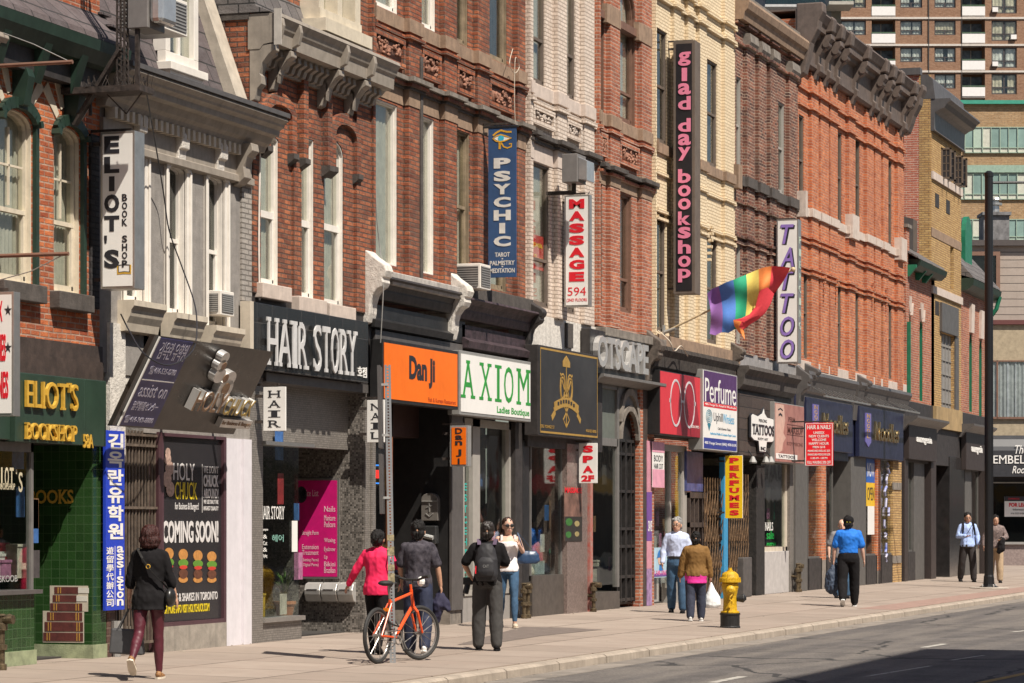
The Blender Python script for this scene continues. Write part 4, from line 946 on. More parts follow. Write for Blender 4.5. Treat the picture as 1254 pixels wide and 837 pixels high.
MB().plate(bf,pa,pb-.03,pc+.03,pd-.03,.031,.004).build('sheet',pm('hot pink print',(.62,.01,.17),.4),pp)
mb=MB();tx=[("Nails",620,627),("Manicure",631,638),("Pedicure",639,646),("Waxing",659,666),("Eyebrow",670,677),("Lip",680,686),("Bikini",688,694),("Brazilian",695,702)]
for s_,a,b in tx:mb.text(s_,bf,pu(398),pu(398+(4 if s_=='Lip' else 13.5)),pz(b),pz(a),.036,.002)
for s_,a,b in[("Straight Perm",650,657),("Extension",667,673),("Treatment",674,680),("(Setting Perm)",684,689),("(Digital Perm)",690,695),("Price List",600,608)]:mb.text(s_,bf,pu(371),pu(391),pz(b),pz(a),.036,.002)
mb.build('lettering',pm('pale pink ink',(.85,.55,.62),.5),pp)
MB().poly(bf,[(pu(370)+.09*cos(2*pi*j/16),pz(606)+.12*sin(2*pi*j/16))for j in range(16)],.036,.002).build('picture',blackInk,pp)
for i in range(3):
 a=pu(378+20*i-1);b=pu(398+20*i-2);z0=pz(738);z1=pz(713)
 r=thing('letter_box',('leftmost','middle','rightmost')[i]+' of three curved steel letter boxes under the pink price poster','letter box',(sV,-a,z0),group='steel letter boxes')
 pr=[(sV-.015,z0),(sV-.10,z0+.02),(sV-.16,(z0+z1)/2-.03),(sV-.17,(z0+z1)/2+.03),(sV-.12,z1-.03),(sV-.015,z1)]
 MB().prism([(x,-a,z)for x,z in pr],(0,-(b-a),0)).build('body',silver,r,bevel=.008)
 MB().box(sV-.175,sV-.16,-b+.04,-a-.04,(z0+z1)/2+.035,(z0+z1)/2+.045).build('slot',blackInk,r)
 # building 4: red brick with carved panels (orange sign and AXIOM)
b4=thing('brick_building','dark red brick building with carved panels, brown stone bands and white plaster shop consoles','building',(46,0,0))
d0,d1=c1,S(643.5)
zstr=(Z(515,100.5,-.15),)
Zstr=Z(501.5,95.7,-.18);Zsil=Z(505.5,22.3,-.16)-.0
zlo4=Z(470,340)
pf=[(447,457.5),(500.6,516.5),(544.5,559.6),(585,599.5),(634,643.3)];P4=.09
ps=[(max(S(a,-P4),d0+.002),min(S(b,-P4),d1-.002))for a,b in pf]
Zlin=Z(505,131,-P4)
jam_r=[486.5,531.5,575,620];jam_ru=[487,533.3,573,621]
hs4=[];cfgs=[]
zb_lo=Z(486,327)
for i in range(4):
 l=ps[i][1];r_=ps[i+1][0];e=S(jam_r[i]);g=r_-e;g=max(.08,min(g,.5))
 o=rect(l+.08,e,zb_lo,Zlin-.04);hs4.append(o);cfgs.append(i)
hu4=[]
for i in range(4):
 l=ps[i][1];e=S(jam_ru[i]);hu4.append(rect(l+.08,e,Zsil+.02,Zsil+2.6))
wall(b4,brickRedB,d0,d1,zlo4,Zsil+3.2,hs4+hu4,rv=.14)
for i,h in enumerate(hs4+hu4):
 j=i%4
 if j<2:window(b4,h,0,white,fw=.04,rv=.14,rail=()if i<4 else(.3,),vbars=(.35,)if j==1 else(),lining=True,cur=curtain)
 else:window(b4,h,0,rawWood,fw=.05,rv=.14,rail=(.5,),lining=True,cur=curtain if i<4 else curtainDark)
for a,b in ps:MB().box(a,b,-P4,-.001,zlo4,Zsil+3.2).build('pilaster',brickRedB,b4)
segs=[];x=d0
for i,(a,b)in enumerate(ps):
 if a>x:segs.append((x,a,.0))
 segs.append((a,b,P4));x=b
if x<d1:segs.append((x,d1,0))
def band(root,mat,segs,z0,z1,extra,name='stone_band',bevel=.006,t=0):
 mb=MB()
 n=len(segs)
 for i,(a,b,p)in enumerate(segs):mb.box(a-(extra if p>0 and i>0 else-.0005),b+(extra if p>0 and i<n-1 else-.0005),t-p-extra,t+.01,z0,z1)
 return mb.build(name,mat,root,bevel=bevel)
band(b4,stoneBrown,segs,Zlin,Zlin+.38,.012,'lintel_band')
band(b4,stoneGrey,segs,Zstr-.03,Zstr+.035,.14,'string_course');band(b4,brickRedB,segs,Zstr-.1,Zstr-.032,.09,'string_mould');band(b4,stoneDark,segs,Zstr-.14,Zstr-.102,.05,'string_mould')
band(b4,stoneBrown,segs,Zsil-.2,Zsil,.03,'sill_band');band(b4,brickRedB,segs,Zsil-.30,Zsil-.25,.05,'brick_course')
yp=[(0,0)]
for i in range(4):
 l=ps[i][1];r_=ps[i+1][0];pa,pb=Zstr+.22,Zsil-.42
 mb=MB();ring(mb,rect(l+.08,r_-.08,pa-.08,pb+.08),rect(l+.16,r_-.16,pa,pb),-.075,.01);mb.build('panel_frame',brickRedC,b4)
 carved(b4,terracotta,l+.16,r_-.16,pa,pb,-.06,seed=i)
mb=MB();s=S(444.5+14,-P4);MB().box(ps[1][1]-.1,ps[1][1]+.001,-P4-.025,-P4-.001,zlo4,Zsil-.5).build('soot_pipe',stoneDark,b4)
aircon('white air conditioner with beige side below the third window, above the white plaster console',S(566,-.1),S(566,-.1)+.5,-.4,.05,Z(566,352,-.2),Z(566,325,-.2)+.05)
zl=Z(490,340,-.2)
MB().box(sC1+.1 if 0 else d0+.3,S(560,-.2),-.24,.1,Z(470,345,-.3),Z(470,329,-.3)).build('ledge',pm('grey white ledge',(.50,.46,.42),.85,var=.2,bump=.5,streak=.4),b4,bevel=.015)
MB().box(S(572,-.2),d1,-.14,.1,Z(570,366,-.14),Z(570,348,-.14)).build('ledge',stoneDark,b4,bevel=.01)
def shopcornice(root,mat,s0,s1,zt,name='shop_cornice',proj=.55,h=.42):
 return cornice(root,mat,s0,s1,zt,[(proj,0),(proj+.02,h*.1),(proj-.06,h*.22),(proj-.1,h*.3),(proj-.14,h*.55),(proj*.5,h*.62),(proj*.42,h*.9),(.1,h)],name=name)
zk=Z(470,337,-.27)
sC1,sC2,sC3=S(456,-.1),S(557,-.1),S(650,-.1)
shopcornice(b4,blackWood,sC1+.17,sC2-.17,zk,proj=.27,h=.32)
MB().box(S(455,-.02),S(568,-.02),-.04,.2,Z(470,404,-.04),zk-.4).build('fascia',blackPaint,b4)
MB().prof(S(457,-.1),S(553,-.1),[(0,Z(470,404)),(-.12,Z(470,404)),(-.14,Z(470,396)),(-.05,Z(470,392)),(0,Z(470,392))]).build('moulding',blackPaint,b4)
MB().box(S(455),S(562),-.06,.2,Z(470,418,-.06),Z(470,405.5,-.06)).build('sign_backing',charcoal,b4)
def plaster_console(xc,yt,yb,mat,root,w=.3,sc=1.0,label=None):
 s=S(xc,-.1);zt,zb=Z(xc,yt,-.2),Z(xc,yb,-.1);H=zt-zb
 pr=[(0,1.02),(-.16,1.0),(-.3,.93),(-.5,.86),(-.66,.80),(-.72,.72),(-.66,.64),(-.60,.62),(-.62,.56),(-.56,.5),(-.42,.46),(-.30,.38),(-.24,.28),(-.22,.14),(-.16,.02),(0,-.02)]
 o=console(root,mat,s-w/2,s+w/2,[(a*sc,zb+b*H)for a,b in pr],'console',bevel=.02)
 return o
plaster_console(456,306,397,whiteOld,b4,.3,.52);plaster_console(557,333,417,whiteOld,b4,.3,.52)
zk2=Z(575,364,-.27)
shopcornice(b4,darkPurple,sC2+.17,sC3-.11,zk2,proj=.27,h=.32)
MB().box(S(563),d1,-.04,.2,Z(575,428,-.04),zk2-.4).build('fascia',darkPurple,b4)
MB().prof(S(563),d1-.01,[(0,Z(575,428)),(-.14,Z(575,428)),(-.16,Z(575,420)),(-.05,Z(575,415)),(0,Z(575,415))]).build('moulding',darkPurple,b4)
plaster_console(650,366,425,blackWood,b4,.22,.5)
def fsign(name,label,xl,xr,ytl,ybl,t,thick,rim,rimmat,face,cat='sign'):
 s0,s1=S(xl,t),S(xr,t);z0,z1=Z(xl,ybl,t),Z(xl,ytl,t)
 r=thing(name,label,cat,(s0,t,z0))
 MB().box(s0,s1,t,t+thick,z0,z1).build('case',rimmat,r,bevel=.008)
 ff=fac(t);MB().plate(ff,s0+rim,s1-rim,z0+rim,z1-rim,.001,.006).build('face',face,r)
 U=lambda a:s0+(s1-s0)*a;V=lambda a:z0+(z1-z0)*a
 return r,ff,U,V
r,ff,U,V=fsign('shop_sign','orange illuminated box sign with black Dan Ji lettering',468.5,561,415,492,-.26,.2,.05,blackPaint,orangeSign)
MB().text("Dan Ji",ff,U(.33),U(.67),V(.30),V(.80),.007,.004,bold=.04).build('lettering',blackInk,r)
MB().text("Fish & Korean Restaurant",ff,U(.58),U(.96),V(.08),V(.15),.007,.003).build('lettering',pm('brown red ink',(.35,.04,.01),.5),r)
r,ff,U,V=fsign('shop_sign','white box sign with thin green AXIOM Ladies Boutique lettering',563,650,429,508,-.26,.2,.05,greyLight,whiteSign)
mb=MB()
for ch,a,b in(("A",.03,.18),("X",.27,.41),("I",.50,.535),("O",.60,.735),("M",.80,.965)):mb.text(ch,ff,U(a),U(b),V(.27),V(.86),.007,.004,slab=.08)
mb.text("Ladies Boutique",ff,U(.50),U(.97),V(.06),V(.2),.007,.003,bold=.02);mb.build('lettering',pm('leaf green ink',(.03,.30,.045),.5),r)
r,s,bf,u0,u1,z0,z1=blade_sign('blade_sign','small orange hanging sign with vertical black Dan Ji letters',551,573,521.5,571.5,-.15,.16,'case',orangeSign,case_mat=greyLight)
W=u1-u0;H=z1-z0;mb=MB()
for ch,a,b,wd in(("D",.80,.94,.4),("a",.655,.765,.4),("n",.52,.625,.4),("J",.24,.42,.3),("i",.06,.20,.12)):mb.text(ch,bf,u0+W*(.5-wd/2),u0+W*(.5+wd/2),z0+H*a,z0+H*b,.007,.004,bold=.03)
mb.build('lettering',blackInk,r)
sA0,sA1,sAw=d0,S(481),S(550)
zF4=Z(470,492,-.06)
MB().box(d0,S(457),-.04,.5,0,zF4).build('pier',tileMosaicB,b4)
mb=MB();mb.box(S(457),sA1,0,.2,0,.65);mb.build('stall_riser',blackPaint,b4)
mb=MB();mb.box(sA1-.06,sA1,0,.08,.65,zF4);mb.box(S(457),sA1,0,.08,zF4-.5,zF4);wn=mb.build('shop_window',pm('orange brown frame',(.25,.08,.03),.5),b4);MB().box(S(457),sA1-.06,.04,.05,.65,zF4-.5).build('pane',GLS,wn)
MB().box(sAw,S(563),-.01,3.2,0,zF4+.5).build('black_wall',blackPaint,b4)
MB().box(sAw-.006,S(563)+.01,-.018,3.2,0,.22).build('plinth',stoneGrey,b4)
MB().box(sAw-.02,S(563)+.02,-.05,-.012,0.22,zF4+.3).build('corner_post',charcoal,b4)
mb=MB();mb.box(sA1,sAw,1.9,2.0,0,2.35);mb.build('door',pm('maroon door',(.09,.035,.04),.5),b4)
yf=pm('ochre door frame',(.48,.30,.05),.5);mb=MB();mb.box(sA1,sAw,1.8,1.9,2.3,2.42);mb.box(sAw-.12,sAw-.01,1.8,1.9,0,2.3);mb.build('door_frame',yf,b4)
MB().box(sA1,sAw,.5,1.9,2.9,3.6).build('transom_box',pm('dim red box',(.06,.03,.025),.5),b4)
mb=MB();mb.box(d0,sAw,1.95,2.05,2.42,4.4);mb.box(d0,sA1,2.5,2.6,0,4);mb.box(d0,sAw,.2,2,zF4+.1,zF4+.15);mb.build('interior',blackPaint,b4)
ns=thing('neon_sign','small OPEN neon sign with blue outline and red letters in the dark window','neon sign',(S(460,.15),.15,2))
f15=fac(.15);a,b,c_,e=S(454.5,.15),S(466,.15),Z(460,592,.15),Z(460,570,.15)
MB().ribbon(f15,rect(a,b,c_,e),.025,0,.02,closed=True).build('tube',emis('neon blue',(.02,.25,.9),1.0),ns)
MB().text("OPEN",f15,a+.05,b-.05,c_+.07,e-.07,0,.02,bold=.02).build('tube',emis('neon red',(.9,.03,.03),1.0),ns)
mu=lambda px:-TA(px,sAw);mz=lambda py,px=530:Zs(py,sAw,TA(px,sAw));bf=blade(sAw-.006)
r=thing('mailbox','ornate grey cast metal mailbox with arched lid on the black wall','mailbox',(sAw,.3,1.5))
a,b=mu(519),mu(539.5);pts=[(a,mz(638)),(b,mz(638)),(b,mz(612))]+[((a+b)/2+(b-a)/2*cos(pi*i/8),mz(612)+(mz(604)-mz(612))*sin(pi*i/8))for i in range(1,8)]+[(a,mz(612))]
MB().poly(bf,pts,0,.12).build('body',pm('cast iron grey',(.22,.2,.18),.5,.4),r,bevel=.008)
mb=MB();mb.ribbon(bf,[((a+b)/2-.06,mz(629)),((a+b)/2,mz(633)),((a+b)/2+.06,mz(629))],.012,.12,.012);mb.ribbon(bf,[((a+b)/2,mz(627)),((a+b)/2,mz(614))],.012,.12,.012);mb.ribbon(bf,[((a+b)/2-.05,mz(622)),((a+b)/2+.05,mz(619))],.012,.12,.012);mb.ribbon(bf,[(a+.02,mz(614)),(b-.02,mz(614))],.02,.12,.02);mb.build('relief',greyLight,r)
r=thing('mailbox','plain dark steel mailbox with a crumpled newspaper below the ornate mailbox','mailbox',(sAw,.3,1.2))
a,b=mu(520),mu(538);MB().poly(bf,[(a,mz(667)),(b,mz(667)),(b,mz(644)),(a,mz(644))],0,.14).build('body',pm('gunmetal',(.12,.12,.12),.25,.7),r,bevel=.02)
MB().tube([bf(a+.04,mz(656),.17),bf(b-.04,mz(659),.17)],.035,8).build('newspaper',pm('newsprint',(.5,.5,.48),.8,var=.3,scale=60),r)
e0_,e1_=S(563),S(642)
zA=Z(575,512)
MB().box(S(563)+.0,S(565),-.02,.3,0,zA).build('post',blackPaint,b4)
MB().box(S(565),S(633),.1,.5,0,.42).build('stall_riser',pm('grey stall riser',(.30,.28,.26),.7,var=.1,streak=.3),b4)
mb=MB();gf=pm('greige window frame',(.36,.335,.30),.5,var=.08);
x0=S(586,.1)
for a,b in((S(566,.1),S(567.5,.1)),(S(577.5,.1),S(586.5,.1)),(S(622,.1),S(631,.1))):mb.box(a,b,.08,.2,.42,zA)
mb.box(S(566,.1),S(631,.1),.08,.2,.42,.5);mb.box(S(566,.1),S(631,.1),.08,.2,zA-.12,zA);wn=mb.build('shop_window',gf,b4)
MB().box(S(566,.1),S(631,.1),.14,.15,.5,zA-.12).build('pane',GLS,wn)
MB().box(S(631)+.01,S(640),.0,.5,0,zA).build('post',blackWood,b4)
mb=MB();mb.box(S(565),S(640),2.2,2.3,0,4);mb.box(S(565),S(640),.5,2.2,zA+.02,zA+.1);mb.box(S(565),S(640),.5,2.2,.3,.4);mb.build('interior',interiorPale,b4)
mb=MB();f=fac(.14)
for i,ch in enumerate("ESTCEHTIC"):mb.text(ch,f,S(567.7,.14),S(571.5,.14),Z(569,592+i*13.5+9,.14),Z(569,592+i*13.5,.14),.002,.003,bold=.03)
mb.build('window_lettering',pm('turquoise vinyl',(.02,.42,.36),.5),b4)
# building 5: white painted brick
b5=thing('brick_building','white painted brick building with carved panels above the black crest sign','building',(55,0,0))
g0,g1=d1,S(728)
Zstr5=Z(695,176.9,-.18);Zsil5=Z(683,110,-.16);zlo5=Z(650,384)
p5=[(S(640,-P4),S(648.5,-P4)),(S(683,-P4),S(694.5,-P4)),(S(716,-P4),S(728,-P4)-.01)]
p5[0]=(g0+.003,max(p5[0][1],g0+.15))
Zlin5=Z(672,205,0)
h5=[rect(p5[0][1]+.08,S(673),zlo5+.15,Zlin5),rect(p5[1][1]+.12,S(705),zlo5+.15,Zlin5),rect(p5[0][1]+.08,S(668),Zsil5+.02,Zsil5+2.35),rect(p5[1][1]+.12,S(705),Zsil5+.02,Zsil5+2.35)]
wall(b5,brickWhite,g0,g1,zlo5,Zsil5+3.4,h5,rv=.12)
for h in h5:window(b5,h,0,taupeFrame,fw=.04,rv=.12,rail=(.33,),cur=curtain)
for a,b in p5:MB().box(a,b,-P4,-.001,zlo5,Zsil5+3.4).build('pilaster',brickWhite,b5)
def mksegs(ps,s0,s1,P):
 out=[];x=s0
 for a,b in ps:
  if a>x+.01:out.append((x,a,0))
  out.append((a,b,P));x=b
 if x<s1-.01:out.append((x,s1,0))
 return out
sg=mksegs(p5,g0,g1,P4)
band(b5,stonePink,sg,Zlin5+.01,Zlin5+.42,.012,'lintel_band');band(b5,stoneDark,sg,Zstr5-.05,Zstr5+.03,.13,'string_course');band(b5,stoneDark,sg,Zstr5-.14,Zstr5-.09,.06,'string_mould')
band(b5,stonePink,sg,Zsil5-.22,Zsil5,.03,'sill_band');band(b5,brickWhite,sg,Zsil5-.34,Zsil5-.27,.05,'brick_course')
for i in range(2):
 l,r_=p5[i][1],p5[i+1][0];pa,pb=Zstr5+.25,Zsil5-.46
 mb=MB();ring(mb,rect(l+.08,r_-.08,pa-.08,pb+.08),rect(l+.16,r_-.16,pa,pb),-.075,.01);mb.build('panel_frame',brickWhite,b5)
 carved(b5,terracottaPale,l+.16,r_-.16,pa,pb,-.06,seed=10+i)
ws=thing('window_sign','red and yellow Spa 2nd Floor sign in the white brick building\'s window','sign',(S(655,.1),.1,Z(655,330)))
q=(h5[0][0][0]+.06,S(664.5,.1));zz=(Z(655,330,.1),Z(655,288,.1));MB().box(q[0],q[1],.085,.1,zz[0],zz[1]).build('sheet',pm('spa red',(.62,.03,.02),.5),ws)
f=fac(.085);m=pm('spa yellow',(.85,.5,.02),.5);MB().text("Spa",f,q[0]+.03,q[1]-.05,zz[0]+.35,zz[1]-.1,.001,.003,bold=.04).text("2nd Floor",f,q[0]+.04,q[1]-.04,zz[0]+.1,zz[0]+.26,.001,.003,bold=.02).build('lettering',m,ws)
fl=thing('floodlight','grey box floodlight on a stub post above the MASSAGE sign','floodlight',(S(690,-.3),-.3,Z(690,226)))
s=S(688,-.35);t0_,t1_=TA(688,s),TA(707,s);za,zb=Zs(223,s,t1_),Zs(188,s,t1_)
MB().box(s,s+.5,t1_,t0_,za,zb).build('housing',MATS['grey lamp housing'],fl,bevel=.01);MB().prism([(s+.04,t1_-.001,za+.05),(s+.04,t1_-.001,zb-.05),(s+.04,t1_-.16,zb-.12),(s+.04,t1_-.16,za+.02)],(.42,0,0)).build('lens',MATS['frosted lens'],fl,bevel=.01)
MB().tube([(s+.25,(t0_+t1_)/2,za),(s+.25,(t0_+t1_)/2,za-.18)],.04).box(s+.2,s+.3,(t0_+t1_)/2,0,za-.18,za-.12).build('post',steelDark,fl)
MB().box(g0,g1,-.02,.3,Z(650,425),zlo5+.002).build('plaster_band',whiteOld,b5)
MB().box(S(692,-.03),S(700,-.03),-.06,-.021,Z(692,426),Z(692,396)).build('soot_stain',stoneDark,b5)
# building 6: rose brick with arched windows
b6=thing('brick_building','rose red brick building with round arched top windows and an iron gate below','building',(60,0,0))
i0,i1=g1,S(799.5)
Zstr6=Z(783.7,217.6,-.2)+.0;Zsil6=Z(790,158,-.16);zlo6=Z(730,398)
p6=[(i0+.003,i0+.1),(S(747.6,-P4),S(759.5,-P4)),(S(786,-P4),S(798,-P4))]
Zlin6=Z(772,240,0)
Ztr=Z(775,41,0)
h6=[rect(p6[0][1]+.1,S(737.5),zlo6+.35,Zlin6),rect(p6[1][1]+.12,S(773.5),zlo6+.35,Zlin6),arch(p6[0][1]+.1,S(740),Zsil6+.02,Ztr+.3,.55),arch(p6[1][1]+.12,S(778),Zsil6+.02,Ztr+.3,.55)]
wall(b6,brickRose,i0,i1,zlo6,Ztr+2.2,h6,rv=.15)
for k,h in enumerate(h6):
 window(b6,h,0,brownFrame,fw=.06,rv=.15,rail=(.28,)if k<2 else(.22,),lining=True,cur=curtain if k>1 else curtainDark)
 if k>1:MB().box(h[0][0]+.01,h[1][0]-.01,-.06,.12,Ztr-.06,Ztr+.08).build('transom',brownFrame,b6)
for a,b in p6:MB().box(a,b,-P4,-.001,zlo6,Ztr+2.2).build('pilaster',brickRose,b6)
sg=mksegs(p6,i0,i1,P4)
band(b6,stoneBrown,sg,Zlin6+.01,Zlin6+.42,.012,'lintel_band');band(b6,stoneDark,sg,Zstr6-.05,Zstr6+.03,.13,'string_course');band(b6,brickRose,sg,Zstr6-.14,Zstr6-.09,.07,'string_mould')
band(b6,stoneBrown,sg,Zsil6-.22,Zsil6,.03,'sill_band');band(b6,brickRose,sg,Zsil6-.34,Zsil6-.27,.05,'brick_course')
for a,b in p6[1:]:MB().box(a-.25,b+.01,-P4-.012,-.002,Ztr-.12,Ztr+.22).build('impost_block',stoneBrown,b6)
for i in range(2):
 l,r_=p6[i][1],p6[i+1][0];pa,pb=Zstr6+.25,Zsil6-.46
 mb=MB();ring(mb,rect(l+.08,r_-.08,pa-.08,pb+.08),rect(l+.16,r_-.16,pa,pb),-.075,.01);mb.build('panel_frame',brickRose,b6)
 carved(b6,pm('rose carved panel',(.42,.2,.13),.85,var=.25,bump=.5),l+.16,r_-.16,pa,pb,-.06,seed=20+i)
MB().box(i0,i1+.2,-.22,.2,Z(730,408,-.22),Z(730,397.5,-.22)).build('ledge',stoneGrey,b6,bevel=.01)
zc=Z(650,540)
r,ff,U,V=fsign('shop_sign','large black box sign with a gold framed crest and crown emblem',659,732,422,533,-.3,.24,.03,blackWood,pm('black gold sign face',(.035,.032,.032),.35,var=.2,scale=1.5))
gm=pm('dull gold ink',(.42,.25,.055),.4)
mb=MB();mb.ribbon(ff,rect(U(.03),U(.985),V(.04),V(.965)),.035,.007,.004,closed=True);mb.build('gold_border',gm,r)
mb=MB();C_=.45
for sx_ in(-1,1):
 for k in range(2):
  mb.ribbon(ff,[(U(C_+sx_*.06)+.15*(1-k*.3)*cos(2*pi*j/14),V(.56)+.24*(1-k*.25)*sin(2*pi*j/14))for j in range(14)],.03,.007,.004,closed=True)
 mb.ribbon(ff,[(U(C_+sx_*.1),V(.72)),(U(C_+sx_*.02),V(.5)),(U(C_-sx_*.03),V(.34)),(U(C_+sx_*.05),V(.2)),(U(C_),V(.12))],.035,.007,.004)
 mb.ribbon(ff,[(U(C_+sx_*.24),V(.2)),(U(C_+sx_*.19),V(.27)),(U(C_+sx_*.2),V(.33))],.1,.007,.004)
mb.ribbon(ff,[(U(C_-.2+.4*k/8),V(.33+.07*sin(pi*k/8)))for k in range(9)],.16,.008,.005)
mb.ribbon(ff,[(U(C_),V(.8)),(U(C_),V(.14))],.03,.007,.004)
mb.poly(ff,[(U(C_-.06),V(.80)),(U(C_+.06),V(.80)),(U(C_+.06),V(.86)),(U(C_+.03),V(.9)),(U(C_),V(.93)),(U(C_-.03),V(.9)),(U(C_-.06),V(.86))],.007,.005)
mb.build('crest',gm,r);mb=MB();[mb.plate(ff,U(C_-.15+.043*k),U(C_-.125+.043*k),V(.345+.045*sin(pi*(k+.5)/7)),V(.385+.045*sin(pi*(k+.5)/7)),.014,.003)for k in range(7)];mb.build('ribbon_marks',blackInk,r)
mb=MB();mb.text("592 YONGE ST",ff,U(.03),U(.25),V(.085),V(.12),.012,.003);mb.text("416-925-8080",ff,U(.78),U(.96),V(.085),V(.12),.012,.003);mb.build('lettering',gm,r)
MB().box(g0,S(735),-.04,.3,zc-.1,Z(650,424)).build('fascia',blackWood,b5)
MB().box(S(640)+.02,S(648),.0,.6,0,zc).build('post',blackPaint,b5)
MB().box(S(652,.0),S(692),.0,.5,0,Z(660,705)).build('stall_riser',pm('dark bronze riser',(.13,.11,.095),.5,.3,var=.2,streak=.3),b5)
mb=MB();mb.box(S(652),S(653),0.03,.09,.6,zc);mb.box(S(689.5),S(691),.03,.09,.6,zc);wn=mb.build('shop_window',greyFrame,b5);MB().box(S(653),S(690),.05,.06,.6,zc).build('pane',GLS,wn)
MB().box(S(690.5),S(715.5),-.06,.5,0,zc).build('granite_column',granite,b5)
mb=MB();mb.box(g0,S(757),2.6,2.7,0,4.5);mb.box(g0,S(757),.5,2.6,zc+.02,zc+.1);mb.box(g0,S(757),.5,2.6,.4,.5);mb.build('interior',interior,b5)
MB().box(S(716.5),S(719.5),-.1,0.05,0,zc).build('post',pm('peeling red white post',(.30,.22,.19),.7,var=.5,scale=12,col2=(.4,.06,.04)),b6)
MB().box(S(719),S(759),.0,.5,0,Z(720,727)).build('stall_riser',MATS['dark bronze riser'],b6)
zg=Z(722,540)
mb=MB();mb.box(S(756),S(758.5),0.0,.09,.4,Z(722,466));mb.box(S(719),S(757),0.0,.09,zg-.06,zg+.08);mb.box(S(719),S(757),0,.09,Z(722,466)-.1,Z(722,466));wn=mb.build('shop_window',greyFrame,b6)
MB().box(S(719),S(757),.04,.05,.45,zg-.06).build('pane',GLS,wn);MB().box(S(719),S(757),.05,.07,zg+.08,Z(722,466)-.1).build('blind',pm('grey green blind',(.13,.145,.125),.6),wn)
zl6=Z(735,466,-.2)
ga0,ga1=S(758.5),S(782);zsp=Z(770,540);gc=(ga0+ga1)/2
MB().box(ga1,i1-.02,-.03,.5,0,zl6).build('pier',brickRose,b6)
MB().box(ga0,ga1-.002,.02,.4,zsp+(ga1-ga0)*.45,zl6).build('tympanum_wall',greyFrame,b6)
hw_=(ga1-ga0)/2
mb=MB()
for rr,pz_,w in((1.0,0.02,.11),(1.0,.34,.13)):
 n=14;R0,R1=hw_*rr,hw_*rr-w
 for i in range(n):
  p,q=pi*i/n,pi*(i+1)/n;H0=1.0
  a,b=(gc+R0*cos(p),zsp+pz_+R0*H0*sin(p)),(gc+R0*cos(q),zsp+pz_+R0*H0*sin(q));d_,e_=(gc+R1*cos(p),zsp+pz_+R1*H0*sin(p)),(gc+R1*cos(q),zsp+pz_+R1*H0*sin(q))
  k=0;mb.hexa([(a[0],-.04-k,a[1]),(d_[0],-.04-k,d_[1]),(e_[0],-.04-k,e_[1]),(b[0],-.04-k,b[1]),(a[0],.03,a[1]),(d_[0],.03,d_[1]),(e_[0],.03,e_[1]),(b[0],.03,b[1])])
mb.build('door_arch',stoneGrey,b6)
gate=thing('iron_gate','tall black arched double gate with panels beside the brick pier','gate',(gc,0.08,0))
mb=MB();n=12;pts=[(ga0+.02,.06),(gc-.01,.06)]+[(gc-(hw_-.02)*sin(pi/2*i/n),zsp+(hw_-.0)*cos(pi/2*i/n))for i in range(n+1)]
MB().prism([(a,.12,b)for a,b in pts],(0,.03,0)).build('leaf',blackPaint,gate);MB().prism([(2*gc-a,.12,b)for a,b in pts],(0,.03,0)).build('leaf',blackPaint,gate)
for sgx in(-1,1):
 for z in(.12,.55,1.12,1.45,2.15,2.85,3.1):mb.box(gc+sgx*.01,gc+sgx*(hw_-.02),.06,.12,z,z+.055)
 for k in(.02,.5,.95):mb.box(gc+sgx*(hw_*k),gc+sgx*(hw_*k+.04*(1 if k<.9 else-1)),.055,.12,.1,zsp)
mb.build('frame',pm('worn black ironwork',(.055,.05,.048),.45,.4,var=.3,scale=9),gate)
r,ff,U,V=fsign('shop_sign','weathered black steel fascia with chrome raised letters above the iron gate',722,790,402,456,-.2,.16,.01,blackWood,pm('pitted steel plate',(.10,.095,.09),.4,.6,var=.4,scale=5,streak=.5))
mb=MB();mb.text("OTSCAPE",ff,U(.04),U(.96),V(.14),V(.86),.012,.10,bold=.03,slab=.04);mb.build('raised_letters',silver,r)
cornice(b6,greyFrame,S(720),i1-.1,zl6+.12,[(.3,0),(.3,.05),(.18,.1),(.1,.14)],name='sign_ledge')
r,s,bf,u0,u1,z0,z1=small_blade('blade_sign','white hanging sign with red letters SPA 2F in front of the granite column',709,731.5,543,592,'SPA',whiteSign,redInk,t_in=-.1,bold=.06,uu=(.22,.78),vv=(.22,.98),slab=0)
MB().text("2F",bf,u0+(u1-u0)*.14,u0+(u1-u0)*.84,z0+(z1-z0)*.04,z0+(z1-z0)*.2,.007,.004,bold=.05).build('lettering',redInk,r)
r,s,bf,u0,u1,z0,z1=blade_sign('blade_sign','white blade sign with red letters MASSAGE 594 below the floodlight',691,722,239,376,-.14,.14,'case',whiteSign)
W=u1-u0;H=z1-z0;mb=MB();stack(mb,bf,"MASSAGE",u0+W*.2,u0+W*.8,z0+H*.215,z0+H*.975,gap=.22,bold=.06)
mb.text("594",bf,u0+W*.14,u0+W*.86,z0+H*.10,z0+H*.175,.007,.004);mb.text("(2ND FLOOR)",bf,u0+W*.1,u0+W*.9,z0+H*.04,z0+H*.075,.007,.004);mb.build('lettering',redInk,r)
r,s,bf,u0,u1,z0,z1=blade_sign('banner','long navy blue vertical banner reading PSYCHIC with an eye emblem',598,632.5,154,340,-.19,.012,'cloth',navyBanner,case_mat=navyBanner,rim=.002)
W=u1-u0;H=z1-z0;mb=MB();stack(mb,bf,"PSYCHIC",u0+W*.2,u0+W*.8,z0+H*.195,z0+H*.795,gap=.2,bold=.05)
mb.text("TAROT",bf,u0+W*.24,u0+W*.77,z0+H*.135,z0+H*.165,.007,.004,bold=.02);mb.text("PALMISTRY",bf,u0+W*.06,u0+W*.94,z0+H*.08,z0+H*.11,.007,.004,bold=.02);mb.text("MEDITATION",bf,u0+W*.06,u0+W*.94,z0+H*.03,z0+H*.06,.007,.004,bold=.02)
